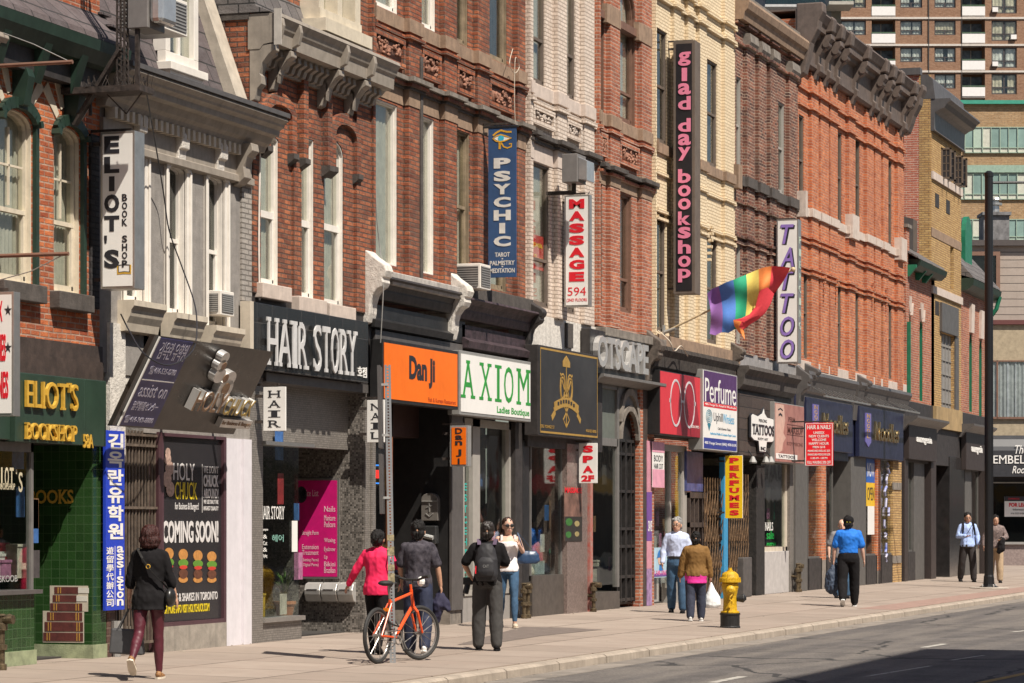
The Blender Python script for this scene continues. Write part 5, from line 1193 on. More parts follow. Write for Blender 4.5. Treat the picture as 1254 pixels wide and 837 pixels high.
mb.plate(bf,u0+W*.48,u0+W*.53,z0+H*.119,z0+H*.126,.007,.003).plate(bf,u0+W*.48,u0+W*.53,z0+H*.067,z0+H*.074,.007,.003);mb.build('lettering',pm('cream lettering',(.72,.69,.64),.5),r)
ex=lambda a:u0+W*a;ez=lambda a:z0+H*a
mb=MB();mb.ribbon(bf,[(ex(.17),ez(.935)),(ex(.3),ez(.955)),(ex(.45),ez(.968)),(ex(.65),ez(.957)),(ex(.83),ez(.955))],.028,.007,.004)
mb.ribbon(bf,[(ex(.17),ez(.915)),(ex(.3),ez(.933)),(ex(.45),ez(.94)),(ex(.62),ez(.93)),(ex(.83),ez(.915)),(ex(.6),ez(.898)),(ex(.4),ez(.893)),(ex(.27),ez(.9))],.02,.009,.004,closed=True)
mb.ribbon(bf,[(ex(.41),ez(.895)),(ex(.41),ez(.845))],.035,.007,.004);mb.ribbon(bf,[(ex(.44),ez(.893)),(ex(.55),ez(.86)),(ex(.68),ez(.85)),(ex(.82),ez(.858)),(ex(.83),ez(.878)),(ex(.74),ez(.876))],.022,.007,.004);mb.build('emblem',pm('ochre ink',(.72,.38,.03),.5),r)
MB().poly(bf,[(ex(.2),ez(.915)),(ex(.3),ez(.93)),(ex(.45),ez(.937)),(ex(.62),ez(.927)),(ex(.8),ez(.915)),(ex(.6),ez(.9)),(ex(.4),ez(.896))],.007,.002).build('emblem_white',whiteSign,r)
MB().poly(bf,[(ex(.46)+.05*cos(2*pi*j/14),ez(.916)+.05*sin(2*pi*j/14))for j in range(14)],.0095,.003).build('emblem_iris',pm('cyan ink',(.05,.45,.62),.4),r)
MB().bar((s,0,z1-.02),(s,-u1-.05 if False else-(u1+.03),z1-.02),.03).build('rod',blackPaint,r)
# building 7: cream brick (glad day bookshop)
def pcluster(px,P):return[(S(a,-P),S(b,-P))for a,b in px]
def courses(root,mat,ps,s0,s1,P,z,heights,name='brick_course',ex=.05,hh=.06):
 sg_=mksegs(ps,s0,s1,P)
 for k,dz in enumerate(heights):band(root,mat,sg_,z+dz,z+dz+hh,ex,name)
def toothing(root,mat,s,z0,n,dirn=1,P=.16):
 mb=MB()
 for i in range(n):mb.box(s,s+.09,-P*.2-.02*i*.6-.04,0,z0+i*.133,z0+i*.133+.06)
 return mb.build('toothed_brickwork',mat,root)
b7=thing('brick_building','cream painted brick building with stepped pilasters behind the tall black and pink sign','building',(66,0,0))
k0,k1=i1,S(900)
P7=.08
p7=[(k0+.002,S(803,-P7)),*pcluster([(826,834),(843,849.5),(857,865.5),(888,898.5)],P7)]
Zs7=Z(889.6,212.9-3,-P7);Zs7=Z(857,196,-P7)
zlo7=Z(805,412)
h7=[rect(S(817)-.85,S(817),Zs7+.02,Z(817,41)),rect(S(878.5)-.85,S(878.5),Zs7+.02,Z(878.5,79)),rect(S(815.5)-.85,S(815.5),zlo7+.1,Z(815.5,262)),rect(S(878.5)-.85,S(878.5),zlo7+.1,Z(878.5,289)),]
zt7=Z(880,-30)
wall(b7,brickCream,k0,k1,zlo7,zt7,h7,rv=.12)
for h in h7:window(b7,h,0,taupeFrame,fw=.04,rv=.12,rail=(.5,),cur=curtainDark)
for a,b in p7:MB().box(a,b,-P7,-.001,zlo7,zt7).build('pilaster',brickCream,b7)
sg=mksegs(p7,k0,k1,P7)
band(b7,stoneBrown,sg,Zs7-.2,Zs7,.05,'sill_band')
courses(b7,brickCream,p7,k0,k1,P7,Zs7,(-.62,-1.35,-1.5))
zc7=Z(902,35,-P7);courses(b7,brickCream,p7,k0,k1,P7,zc7,(-.05,-.38),ex=.07)
courses(b7,brickCream,p7,k0,k1,P7,zc7,(.9,1.2),ex=.07)
for x_,y_ in((866,320),(846,300)):toothing(b7,brickCream,S(x_),Z(x_,y_),6)
MB().box(k1-.32,k1+.02,-P7-.08,0,Zs7-.25,Zs7+.25).build('corner_block',stoneBrown,b7)
# building 8: sooty brown brick
b8=thing('brick_building','dark sooty brown brick building with stepped pilasters behind the TATTOO sign','building',(72,0,0))
l0,l1=k1,S(977)
p8=pcluster([(914.5,924),(929.5,938.5),(943.5,951),(966.5,975.5)],P7);p8[-1]=(p8[-1][0],min(p8[-1][1],l1-.01))
Zs8=Z(945,231,-P7);zlo8=Z(900,432);zc8=Z(972,45,-.25)
h8=[rect(l0+.12,S(907.5),Zs8+.02,Z(907,96)),rect(S(960.5)-.6,S(960.5),Zs8+.02,Z(960,128)),rect(l0+.12,S(907),zlo8+.2,Z(906,300)),rect(S(961)-.6,S(961),zlo8+.2,Z(960,315))]
for a,b in((922,.25),(937.5,.22)):h8.append(rect(S(a+4),S(a+4)+.22,zlo8+.2,Z(935,335)))
wall(b8,brickBrown,l0,l1,zlo8,zc8,h8,rv=.12)
for h in h8:window(b8,h,0,MATS['greige window frame']if h[1][0]-h[0][0]>.3 else taupeFrame,fw=.04,rv=.12,rail=(.5,),cur=curtainDark,lining=True)
for a,b in p8:
 MB().box(a,b,-P7,-.001,zlo8,zc8-.55).build('pilaster',brickBrown,b8)
 MB().prof(a-.03,b+.03,[(0,zc8-.5),(-P7-.08,zc8-.52),(-P7-.1,zc8-.7),(-P7-.02,zc8-.85),(0,zc8-.85)]).build('capital',stoneGrey,b8)
sg=mksegs(p8,l0,l1,P7)
band(b8,stoneDark,sg,Zs8-.22,Zs8,.06,'sill_band')
courses(b8,brickBrown,p8,l0,l1,P7,Zs8,(-.62,-1.35,-1.5));zz=Z(977,96,-P7);courses(b8,brickBrown,p8,l0,l1,P7,zz,(-.05,.38),ex=.07)
cornice(b8,stoneBrown,l0,l1+.1,zc8+.1,[(.3,0),(.32,.06),(.28,.2),(.22,.26),(.18,.42)])
MB().box(l0,l1,-.1,3,zc8+.1,zc8+.3).build('parapet',stoneGrey,b8)
# building 9: bright orange brick with heavy cornice
b9=thing('brick_building','bright orange red brick building with clustered pilasters and a heavy dark projecting cornice','building',(82,0,0))
m0,m1=l1,S(1107)
P9=.09
p9=pcluster([(994,1002.5),(1005,1015),(1017,1026),(1039.6,1047.6),(1061.6,1070),(1072,1079),(1081.8,1088),(1099.5,1106)],P9);p9[-1]=(p9[-1][0],min(p9[-1][1],m1-.01))
Zs9=Z(1070,291,-P9);zlo9=Z(985,452);zc9=Z(1132.6,107,-.58)
h9=[]
for xr,yt in((984.5,143),(1031,164),(1053,172),(1092,198)):h9.append(rect(S(xr)-.7,S(xr),Zs9+.02,Z(xr,yt)))
h9[0]=rect(m0+.1,S(984.5),Zs9+.02,Z(984,143))
low=((989,328),(1011,336),(1030,343),(1051.5,349),(1067.5,355),(1078,358),(1092,365))
for xr,yt in low:h9.append(rect(S(xr)-.42,S(xr),zlo9+.25,Z(xr,yt)))
wall(b9,brickOrange,m0,m1,zlo9,zc9-.2,h9,rv=.11)
for h in h9:window(b9,h,0,taupeFrame,fw=.04,rv=.11,rail=(.5,),cur=curtainDark)
for a,b in p9:
 MB().box(a,b,-P9,-.001,zlo9,zc9-1.5).build('pilaster',brickOrange,b9)
 mb=MB();n=6
 for i in range(n):mb.box(a+.05*i,b-.05*i if b-a>.12*i else a+.06*i,-P9+.02*i,-.001,zc9-1.5+.07*i,zc9-1.5+.07*(i+1))
 mb.build('pilaster_cap',brickOrange,b9)
sg=mksegs(p9,m0,m1,P9)
band(b9,stonePink,sg,Zs9-.2,Zs9,.05,'sill_band')
MB().box(m0-.1,m0+.12,-P9-.12,0,Zs9-.3,Zs9+.3).build('corner_block',stonePink,b9)
MB().box(p9[3][0]-.02,p9[3][1]+.02,-P9-.1,0,Zs9-.3,Zs9+.3).build('corner_block',stonePink,b9);MB().box(p9[-1][0]-.03,p9[-1][1]+.004,-P9-.11,0.003,Zs9-.3,Zs9+.3).build('corner_block',stonePink,b9)
courses(b9,brickOrange,p9,m0,m1,P9,Zs9,(-.72,-.85,-1.45,-1.58));courses(b9,brickOrange,p9,m0,m1,P9,zc9,(-1.8,-2.2),ex=.06)
for x_,y_ in((1003,395),(1018,398),(1063,400),(1080,405)):toothing(b9,brickOrange,S(x_),Z(x_,y_),9)
CO=corniceGrey
cornice(b9,CO,m0-.15,m1+.15,zc9,[(.5,0),(.52,.05),(.46,.16),(.43,.22),(.39,.26),(.38,.40),(.27,.42),(.25,.5),(.14,.54),(.12,1.1),(.17,1.12),(.17,1.2),(.1,1.26)])
for i,(a,b)in enumerate(p9):
 c=(a+b)/2
 MB().prof(c-.14,c+.14,[(0,zc9-.38),(-0.512,zc9-.38),(-0.525,zc9-.5),(-0.448,zc9-.6),(-0.397,zc9-.72),(-0.294,zc9-.78),(-0.218,zc9-.9),(-0.205,zc9-1.05),(-0.269,zc9-1.12),(-0.256,zc9-1.26),(-0.166,zc9-1.34),(-0.128,zc9-1.46),(0,zc9-1.48)]).build('cornice_bracket',CO,b9,bevel=.02)
 MB().prof(c-.17,c+.17,[(-0.32,zc9+.0),(-0.55,zc9+.02),(-0.589,zc9-.06),(-0.55,zc9-.34),(-0.32,zc9-.37)]).build('bracket_block',CO,b9,bevel=.03)
 MB().tube([(c-.16,-.38,zc9-.62),(c+.16,-.38,zc9-.62)],.08,12).build('bracket_scroll',CO,b9,smooth=False)
MB().prof(m0-.17,m0+.22,[(0,zc9+.12),(-0.627,zc9+.12),(-0.64,zc9-.1),(-0.544,zc9-.3),(-0.512,zc9-.5),(-0.352,zc9-.8),(-0.288,zc9-1.1),(-0.192,zc9-1.5),(0,zc9-1.6)]).build('cornice_end',CO,b9,bevel=.03)
MB().prof(m1-.24,m1+.2,[(0,zc9+.04),(-0.589,zc9+.04),(-0.602,zc9-.1),(-0.512,zc9-.3),(-0.48,zc9-.5),(-0.32,zc9-.8),(-0.256,zc9-1.0),(-0.16,zc9-1.25),(0,zc9-1.3)]).build('cornice_end',CO,b9,bevel=.03)
MB().box(m0,m1,-.4,5,zc9-.02,zc9+.02).build('roof',CO,b9)
# building 10: low red brick with green eaves; 11: tan brick; 12: green dormer
b10=thing('brick_building','low red brick building with green eaves between the orange and the tan brick buildings','building',(88,0,0))
n0,n1=m1,S(1144)
ze10=Z(1125,335);zlo10=Z(1115,492)
h10=[arch(S(1115.5)-.5,S(1115.5),Z(1115,478),Z(1115,400),.35),arch(S(1130)-.5,S(1130),Z(1130,492),Z(1130,408),.35)]
wall(b10,brickRose,n0,n1,zlo10,ze10+.4,h10,back=3)
for h in h10:
 window(b10,h,0,greenBright,fw=.05,rail=(.5,),cur=curtainDark,lining=True)
 c=(h[0][0]+h[1][0])/2;zz=h[2][1]
 for a in(-.7,-.25,.25,.7):MB().bar((c+sin(a)*.32,-.02,zz+cos(a)*.4),(c+sin(a)*.5,-.02,zz+cos(a)*.85),.09,.05).build('voussoir',stonePink,b10)
MB().box(n0+.002,S(1113.5,-.06),-.06,2.5,zlo10,Z(1108,279)).build('end_pier',brickRose,b10)
MB().box(n0-.05,S(1114.5,-.06),-.12,2.6,Z(1108,279),Z(1108,275)).build('pier_cap',stoneGrey,b10)
zz=Z(1141,336,-.35)
MB().prof(S(1115,-.1),n1-.05,[(0,zz),(-.22,zz-.02),(-.36,zz+.1),(-.4,zz+.24),(-.32,zz+.26),(0,zz+.3)]).build('eaves',greenDark,b10)
for x_ in(1118,1130,1138):s=S(x_,-.2);MB().prof(s-.07,s+.07,[(0,zz-.2),(-.1,zz-.22),(-.3,zz+.02),(-.3,zz+.1),(0,zz+.1)]).build('eaves_bracket',greenBright,b10)
MB().prof(S(1113,-.1),n1-.3,[(-.38,zz+.26),(-.34,zz+.32),(.9,zz+1.1),(1.0,zz+1.05),(-.3,zz+.3)]).build('roof',shingle,b10)
MB().prof(S(1114,.5),n1-.5,[(.4,zz+.8),(.4,zz+1.7),(.9,zz+1.85),(.9,zz+.8)]).build('parapet',charcoal,b10)
MB().box(S(1112.5,-.1)-.04,S(1112.5,-.1)+.05,-.16,-.07,zlo10,Z(1110,395)).build('drainpipe',greenBright,b10)
b11=thing('brick_building','narrow tan brick building with salmon side wall, grey cornice and open casement windows','building',(93,0,0))
o0,o1=S(1140.5),S(1177)
zt11=Z(1141,96);zlo11=Z(1150,530)
h11=[rect(S(1158)-.75,S(1158),Z(1158,224),Z(1158,184)),rect(S(1172.5)-.75,S(1172.5),Z(1172,231),Z(1172,193)),rect(S(1168)-.6,S(1168),Z(1168,355),Z(1168,303)),rect(S(1168)-2.1,S(1168.5),Z(1168,514),Z(1168,412))]
wall(b11,brickTan,o0,o1,zlo11,zt11,h11)
MB().box(o0-.03,o0-.003,.35,9,0,zt11+.1).build('side_wall',brickSide,b11)
MB().box(o0-.035,o0-.002,.02,.35,4,zt11+.1).build('corner_bricks',brickTan,b11)
MB().box(o0-.12,o0+.2,.3,9.1,zt11+.1,zt11+.3).build('coping',charcoal,b11)
MB().box(o0-.14,o0-.0,1.9,4.2,zt11+.30,zt11+.4).build('coping',pm('red coping',(.45,.05,.03),.6),b11)
for i,h in enumerate(h11[:3]):window(b11,h,0,taupeFrame if i<2 else MATS['greige window frame'],fw=.05,rail=(.6,)if i==2 else(),cur=curtainDark)
for h in h11[:2]:
 for s in(h[0][0]+.02,h[1][0]):
  mb=MB();z0,z1=h[0][1]+.03,h[2][1]-.03;L_=.3
  mb.box(s-.02,s+.02,-L_,-.0,z0,z0+.05).box(s-.02,s+.02,-L_,0,z1-.05,z1).box(s-.02,s+.02,-L_,-L_+.05,z0,z1).box(s-.02,s+.02,-.05,0,z0,z1)
  for k in range(1,4):mb.box(s-.01,s+.01,-L_,0,z0+(z1-z0)*k/4-.012,z0+(z1-z0)*k/4+.012)
  mb.box(s-.01,s+.01,-L_/2-.012,-L_/2+.012,z0,z1);cs=mb.build('casement',taupeFrame,b11);MB().box(s-.004,s+.004,-L_+.04,-.04,z0+.04,z1-.04).build('pane',blackInk,cs)
h=h11[3];mb=MB();mb.box(h[0][0]+.01,h[1][0]-.01,.1,.15,h[0][1],h[2][1]-.01)
for k in range(6):zz_=h[0][1]+(h[2][1]-h[0][1])*k/6;mb.box(h[0][0]+.03,h[1][0]-.03,.07,.1,zz_+.03,zz_+.05)
for k in range(4):ss=h[0][0]+(h[1][0]-h[0][0])*k/4;mb.box(ss+.02,ss+.05,.07,.1,h[0][1],h[2][1]-.01)
mb.build('shutter',pm('grey steel shutter',(.26,.245,.225),.6),b11)
MB().box(h[0][0]-.3,h[1][0]+.35,-.08,.1,h[2][1]+.003,h[2][1]+.85).build('shutter_hood',charcoal,b11)
MB().box(h[1][0]+.01,h[1][0]+.6,-.04,.05,h[0][1],h[2][1]).build('downpipe_panel',charcoal,b11)
for y_ in(226,362):
 z_=Z(1160,y_);MB().box(o0+.0,o1,-.06,.01,z_-.12,z_+.1).build('sill_band',stonePink,b11)
for k in range(2):z_=Z(1150,233+131*k);[MB().box(o0+q_,o0+q_+.6,-.012,.01,z_-.55,z_-.15).build('vent_opening',blackWood,b11)for q_ in(.6,2.4)]
z_=Z(1142,276);MB().box(o0,o1,-.015,.01,Z(1142,290),Z(1142,279)).build('brick_course',MATS['brown sandstone'],b11)
z1_=Z(1185,137,-.55)
cornice(b11,charcoal,o0-.02,o1+.1,z1_,[(.55,0),(.57,.06),(.46,.14),(.38,.26),(.22,.32),(.1,.4),(.08,.85),(.12,.92)])
MB().prof(o0-.04,o1+.1,[(.3,z1_+.002),(-.12,z1_+.002),(-.05,zt11-.05),(.1,zt11+.1),(.3,zt11+.1)]).build('parapet_cladding',charcoal,b11)
MB().box(S(1146,-.1),S(1178,-.1),-.12,-.003,Z(1160,527),Z(1160,501)).build('plywood_board',pm('weathered plywood',(.42,.29,.14),.8,var=.2,scale=2,streak=.3),b11)
b12=thing('brick_building','red brick corner building with green arched dormer and gutter beside the lamp post','building',(100,0,0))
q0_,q1_=o1,S(1210)
ze12=Z(1180,346);zlo12=Z(1180,530)
h12=[arch(S(1190.5)-.55,S(1190.5),Z(1190,505),Z(1190,425),.4),arch(S(1202.5)-.55,S(1202.5),Z(1202,512),Z(1202,432),.4)]
wall(b12,brickRose,q0_,q1_,zlo12,ze12,h12,back=6)
for h in h12:
 window(b12,h,0,greenBright,fw=.05,rail=(.5,),cur=curtainDark,lining=True);c=(h[0][0]+h[1][0])/2;zz_=h[2][1]
 MB().prof(c-.28,c+.28,[(.01,zz_+.42),(-.07,zz_+.42),(-.09,zz_+1.3),(.01,zz_+1.35)]).build('keystone',stonePink,b12)
MB().prof(q0_,q1_+.25,[(.02,ze12-.3),(-.2,ze12-.25),(-.36,ze12-.12),(-.4,ze12+.06),(-.3,ze12+.1),(.02,ze12+.2)]).build('gutter',greenDark,b12)
MB().prof(q0_,q1_+.22,[(-.36,ze12+.1),(-.34,ze12+.16),(.6,ze12+1.2),(5,ze12+1.6),(5,ze12)]).build('roof',shingle,b12)
s=S(1183,.2);mb=MB();pts=[(s-.1,ze12+.2),(s+1.1,ze12+.2),(s+1.1,ze12+1.5)]+[(s+.5+.6*cos(pi*i/10),ze12+1.5+.7*sin(pi*i/10))for i in range(1,10)]+[(s-.1,ze12+1.5)]
mb.prism([(a,.35,b)for a,b in pts],(0,2.5,0));dm=mb.build('dormer',shingle,b12);k_=MB();k_.prism([(s-.12+(a-s+.1)*1.03,.2,b+.03)for a,b in pts],(0,.14,0));k_.build('dormer_front',greenBright,dm)
MB().tube([(q1_+.1,-.36,ze12-.1),(q1_+.1,-.25,ze12-.5),(q1_+.1,-.1,ze12-.7)],.07).build('drainpipe',greenBright,b12)
# shop fronts below buildings 7 - 12
def post(root,x0,x1,t0,t1,zb,zt,mat,name='post',bevel=.006):
 return MB().box(S(x0,t0),S(x1,t0),t0,t1,zb,zt).build(name,mat,root,bevel=bevel)
zS7=Z(800,425)
z_=Z(815,420,-.5)
MB().box(k0,k1,-.12,.2,Z(803,425,-.12),Z(803,408,-.12)).build('ledge',stoneBrown,b7,bevel=.01)
cornice(b7,pm('rotten dark timber',(.07,.055,.045),.9,var=.4,bump=.6,scale=9),S(800,-.2),S(904,-.3),Z(815,424,-.3),[(.3,0),(.32,.08),(.25,.2),(.22,.4),(.15,.46),(.1,.8)],name='shop_cornice')
MB().box(k0,k1,-.03,.25,Z(803,535),Z(803,425)).build('fascia',darkBrown,b7)
darkTrim=pm('dirty brown stone trim',(.17,.135,.11),.85,var=.35,scale=8,bump=.4)
plaster_console(795,403,475,darkTrim,b7,.3,.55);plaster_console(898,418,462,darkTrim,b7,.3,.5)
post(b7,788,793,-.04,.1,0,Z(795,415),darkBrown)
r,ff,U,V=fsign('shop_sign','red box sign with a large outline of round spectacles',808,859.5,453,532,-.28,.25,.02,blackPaint,pm('crimson sign face',(.62,.035,.05),.4,var=.04))
mb=MB()
for c in(.36,.68):mb.ribbon(ff,[(U(c)+(U(.125)-U(0))*cos(2*pi*j/28),V(.52)+(V(.36)-V(0))*sin(2*pi*j/28))for j in range(28)],.045,.008,.006,closed=True)
mb.ribbon(ff,[(U(.485),V(.50)),(U(.50),V(.56)),(U(.54),V(.56)),(U(.555),V(.50))],.045,.008,.006);mb.ribbon(ff,[(U(.21),V(.55)),(U(.24),V(.55))],.08,.008,.006);mb.ribbon(ff,[(U(.80),V(.55)),(U(.83),V(.55))],.08,.008,.006);mb.build('spectacles_outline',pm('pale grey line',(.62,.58,.6),.4),r)
MB().poly(ff,[(U(.46),V(.98)),(U(.8),V(.98)),(U(.96),V(.02)),(U(.38),V(.02))],.0065,.0012).build('face_facet',pm('deep crimson facet',(.33,.015,.03),.4),r)
MB().text("COOL SPECS",ff,U(.72),U(.92),V(.16),V(.2),.008,.003).build('lettering',whiteSign,r)
r,ff,U,V=fsign('shop_sign','purple, white and blue Perfume and Uphill Wireless box sign',860.5,902.5,452,551,-.34,.3,.02,greyLight,whiteSign)
MB().plate(ff,U(.02),U(.98),V(.60),V(.985),.007,.003).build('panel',pm('purple panel',(.09,.03,.13),.4),r);MB().plate(ff,U(.02),U(.98),V(.54),V(.595),.007,.003).build('panel',redInk,r);MB().plate(ff,U(.02),U(.98),V(.02),V(.155),.007,.003).build('panel',pm('royal blue panel',(.03,.05,.28),.4),r)
MB().text("Perfume",ff,U(.05),U(.95),V(.60),V(.90),.011,.004,bold=.0).text("460 Yonge St. Retail & Wholesale",ff,U(.05),U(.95),V(.55),V(.585),.011,.003).text("460 Yonge Street (647) 478-0176",ff,U(.04),U(.96),V(.065),V(.11),.011,.003).build('lettering',whiteSign,r)
MB().text("Uphill",ff,U(.30),U(.56),V(.34),V(.48),.008,.003).text("Cell & Service Ticket",ff,U(.42),U(.8),V(.27),V(.30),.008,.003).build('lettering',blackInk,r)
MB().text("Wireless",ff,U(.57),U(.90),V(.36),V(.48),.008,.003).text("Authorized Mobile & Computer Repair Centre",ff,U(.2),U(.95),V(.19),V(.23),.008,.003).build('lettering',pm('sky blue ink',(.05,.35,.6),.4),r)
mb=MB()
for k in range(4):mb.ribbon(ff,[(U(.17)+(U(.02+.022*k)-U(0))*cos(2*pi*j/16),V(.42)+(V(.02+.022*k)-V(0))*sin(2*pi*j/16))for j in range(16)],.016,.008,.003,closed=True)
mb.poly(ff,[(U(.12),V(.33)),(U(.22),V(.33)),(U(.17),V(.24))],.008,.003);mb.build('emblem',pm('teal ink',(.03,.22,.3),.4),r)
zt_=Z(803,535)
pinkP=pm('pink painted post',(.60,.27,.34),.6,streak=.2);purp=pm('purple painted post',(.17,.07,.30),.6);lil=pm('lilac painted post',(.42,.26,.48),.7,var=.3,scale=8)
for y0_,y1_,m_ in((742,697,lil),(697,663,pinkP),(663,603,purp),(603,540,pinkP)):post(b7,793,798.5,-.06,.2,Z(793,y0_,-.06)if y0_<742 else 0,Z(793,y1_,-.06),m_)
MB().text("SAVE",fac(-.06),S(793.6,-.06),S(798.2,-.06),Z(795,651,-.06),Z(795,638,-.06),.002,.004).build('post_lettering',whiteSign,b7)
post(b7,798.5,822,.35,.6,0,Z(800,705,.35),pm('grey white base',(.52,.48,.46),.7),'stall_riser')
mb=MB();fr7=greyFrame
for a,b in((820,822),(798.6,800),(836,841)):mb.box(S(a,.1),S(b,.1),.1,.2,0.3,Z(822,553,.1))
mb.box(S(798.6,.1),S(841,.1),.1,.2,Z(822,553,.1),Z(822,545,.1));wn=mb.build('shop_window',MATS['greige window frame'],b7)
MB().box(S(798.6,.1),S(836,.1),.14,.15,.4,Z(822,553,.1)).build('pane',GLS,wn)
MB().box(S(822,.1),S(841,.1),.1,.3,0,.4).build('stall_riser',greyLight,b7)
r=thing('window_poster','poster with a cartoon style child in a blue cap low in the eyewear shop window','poster',(S(799,.09),.09,.9))
f=fac(.09);a,b,c,e=S(798.8,.09),S(817,.09),Z(800,708,.09),Z(800,671,.09)
MB().box(a,b,.09,.098,c,e).build('sheet',pm('pale blue poster',(.42,.6,.72),.5),r);MB().box(a+.02,b-.02,.085,.0895,c+.02,c+(e-c)*.14).build('strip',purp,r)
cc=a+(b-a)*.55;MB().poly(f,[(cc+.2*cos(2*pi*j/16),c+(e-c)*.62+.13*sin(2*pi*j/16))for j in range(16)],.001,.004).build('picture',pm('drawn skin',(.75,.5,.38),.5),r)
MB().poly(f,[(cc+.24*cos(pi*j/10),c+(e-c)*.68+.15*sin(pi*j/10))for j in range(11)]+[(cc-.3,c+(e-c)*.66)],.005,.004).poly(f,[(cc-.12,c+(e-c)*.22),(cc+.16,c+(e-c)*.22),(cc+.1,c+(e-c)*.44),(cc-.08,c+(e-c)*.44)],.001,.004).build('picture',pm('drawn blue',(.03,.18,.5),.5),r)
MB().text("7-348-1060",f,a+.08,b-.06,c+.05,c+.14,.006,.003).build('lettering',pm('pink ink',(.8,.2,.4),.5),r)
r=thing('window_poster','white and pink hair salon price sheet hanging high at the pink post','poster',(S(800,-.1),-.1,3));f=fac(-.1);a,b,c,e=S(799,-.1),S(813.5,-.1),Z(800,597,-.1),Z(800,541,-.1)
MB().box(a,b,-.1,-.09,c,e).build('sheet',whiteSign,r);MB().box(a,b,-.104,-.1005,c,c+.35).box(a,b,-.104,-.1005,e-.2,e).build('strip',pm('pale pink print',(.75,.35,.45),.5),r)
MB().text("BODY",f,a+.1,b-.1,c+.5,c+.62,.001,.003).text("HAIR CUT",f,a+.1,b-.1,c+.36,c+.46,.001,.003).build('lettering',blackInk,r)
post(b7,841,861,.05,.12,Z(845,602,.05),Z(845,553,.05),pm('blue window poster',(.09,.11,.30),.4,var=.3,scale=4,streak=.2),'poster_panel')
mb=MB();x0,x1=S(842,.1),S(863,.1);zt_=Z(845,603,.1)
mb.box(x0,x1,.12,.2,0,zt_)
mb.build('stall_riser',pm('grey panel',(.22,.20,.19),.6),b7);mb=MB()
for k in range(5):a=x0+(x1-x0)*k/4.2;mb.box(a,a+.07,.05,.12,0,zt_)
mb.box(x0,x1,.04,.12,zt_-.12,zt_).box(x0,x1,.04,.12,1.5,1.6);mb.build('panel_frame',darkBrown,b7)
def folding_gate(label,xa,xb,t,zt,n=9):
 r=thing('folding_gate',label,'security gate',(S(xa,t),t,0),group='folding steel shop gates');a,b=S(xa,t),S(xb,t);mb=MB();w=(b-a)/n
 for i in range(n+1):mb.bar((a+w*i,t,.05),(a+w*i,t,zt),.03,.02)
 mb.build('uprights',pm('rusty brown bars',(.25,.15,.08),.6,.3,var=.4,scale=12),r);mb=MB()
 for i in range(n):
  z=.1
  while z+.55<zt:mb.bar((a+w*i,t-.015,z),(a+w*(i+1),t-.015,z+.5),.016,.01);mb.bar((a+w*(i+1),t+.012,z),(a+w*i,t+.012,z+.5),.016,.01);z+=.55
 mb.build('lattice',MATS['rusty brown bars'],r)
folding_gate('brown folding steel gate to the left of the yellow PERFUMES sign',863,885,-.02,Z(865,585),7)
folding_gate('brown folding steel gate to the right of the yellow PERFUMES sign',893,916,-.02,Z(895,580),8)
post(b7,887,891.5,-.06,.05,0,Z(888,560,-.06),pm('bright blue post',(.05,.30,.55),.5,streak=.1))
mb=MB();mb.box(k0,S(934),2.5,2.6,0,4.6).box(k0,S(934),.6,2.5,3.9,4.0).box(k0+.1,S(934),.3,2.5,-.01,.03);mb.build('interior',interior,b7)
r,s,bf,u0,u1,z0,z1=small_blade('blade_sign','yellow hanging sign with vertical red letters PERFUMES',888,909.5,558,635,'PERFUMES',pm('yellow sign face',(.85,.55,.01),.4,var=.04),redInk,t_in=-.2,bold=.05,uu=(.26,.8),slab=.04,vv=(.03,.98))
post(b8,911,921,-.15,.4,0,.85,pm('dark grey box',(.10,.09,.085),.6,var=.2),'meter_box',.02)
post(b8,917,926,.5,.6,0,Z(920,575),blackPaint,'door');
mb=MB()
for k in range(4):z=.25+.85*k;mb.box(S(919,.45),S(926,.45),.42,.5,z,z+.06)
mb.build('door_rail',greyFrame,b8)
post(b8,926.5,936.5,-.06,1.2,0,Z(927,570,-.06),pm('charred black timber',(.03,.025,.022),.7,var=.4,bump=.6,scale=12),'pier',.01)
MB().box(l0,l1,-.05,.3,Z(903,468,-.05),Z(903,430,-.05)).build('fascia',pm('grey flashing',(.36,.34,.33),.5,var=.2,streak=.3),b8)
cornice(b8,stoneDark,l0,S(981,-.3),Z(910,446,-.3),[(.3,0),(.32,.08),(.22,.2),(.18,.4),(.1,.5)],name='shop_cornice')
MB().box(l0,l1,-.03,.3,Z(903,560),Z(903,462)).build('fascia_board',blackWood,b8)
plaster_console(979,447,505,charcoal,b8,.25,.55)
r=thing('shop_sign','dark plank board sign with a white plaque reading TATTOOS','sign',(S(905,-.2),-.2,3.9))
a,b,c,e=S(905.5,-.2),S(948,-.2),Z(906,557,-.2),Z(906,482,-.2)
MB().box(a,b,-.2,-.05,c,e).build('board',planks,r)
f=fac(-.2);U=lambda q:a+(b-a)*q;V=lambda q:c+(e-c)*q
pl=[(.22,.30),(.30,.25),(.44,.24),(.47,.06),(.66,.06),(.69,.24),(.86,.25),(.93,.30),(.93,.62),(.88,.66),(.70,.67),(.62,.74),(.60,.82),(.56,.74),(.42,.67),(.26,.70),(.22,.66)]
MB().poly(f,[(U(p),V(q))for p,q in pl],.03,.04).build('plaque_edge',blackInk,r)
MB().poly(f,[(U(.575+(p-.575)*.94),V(.46+(q-.46)*.94))for p,q in pl],.07,.006).build('plaque',whiteSign,r)
MB().text("TATTOOS",f,U(.26),U(.89),V(.36),V(.53),.077,.012,bold=.02,slab=.06).text("PIERCING",f,U(.45),U(.68),V(.57),V(.62),.077,.004).text("INC",f,U(.5),U(.64),V(.10),V(.16),.077,.006,bold=.03).text("BODY ART",f,U(.42),U(.72),V(.27),V(.31),.077,.004).build('lettering',blackInk,r)
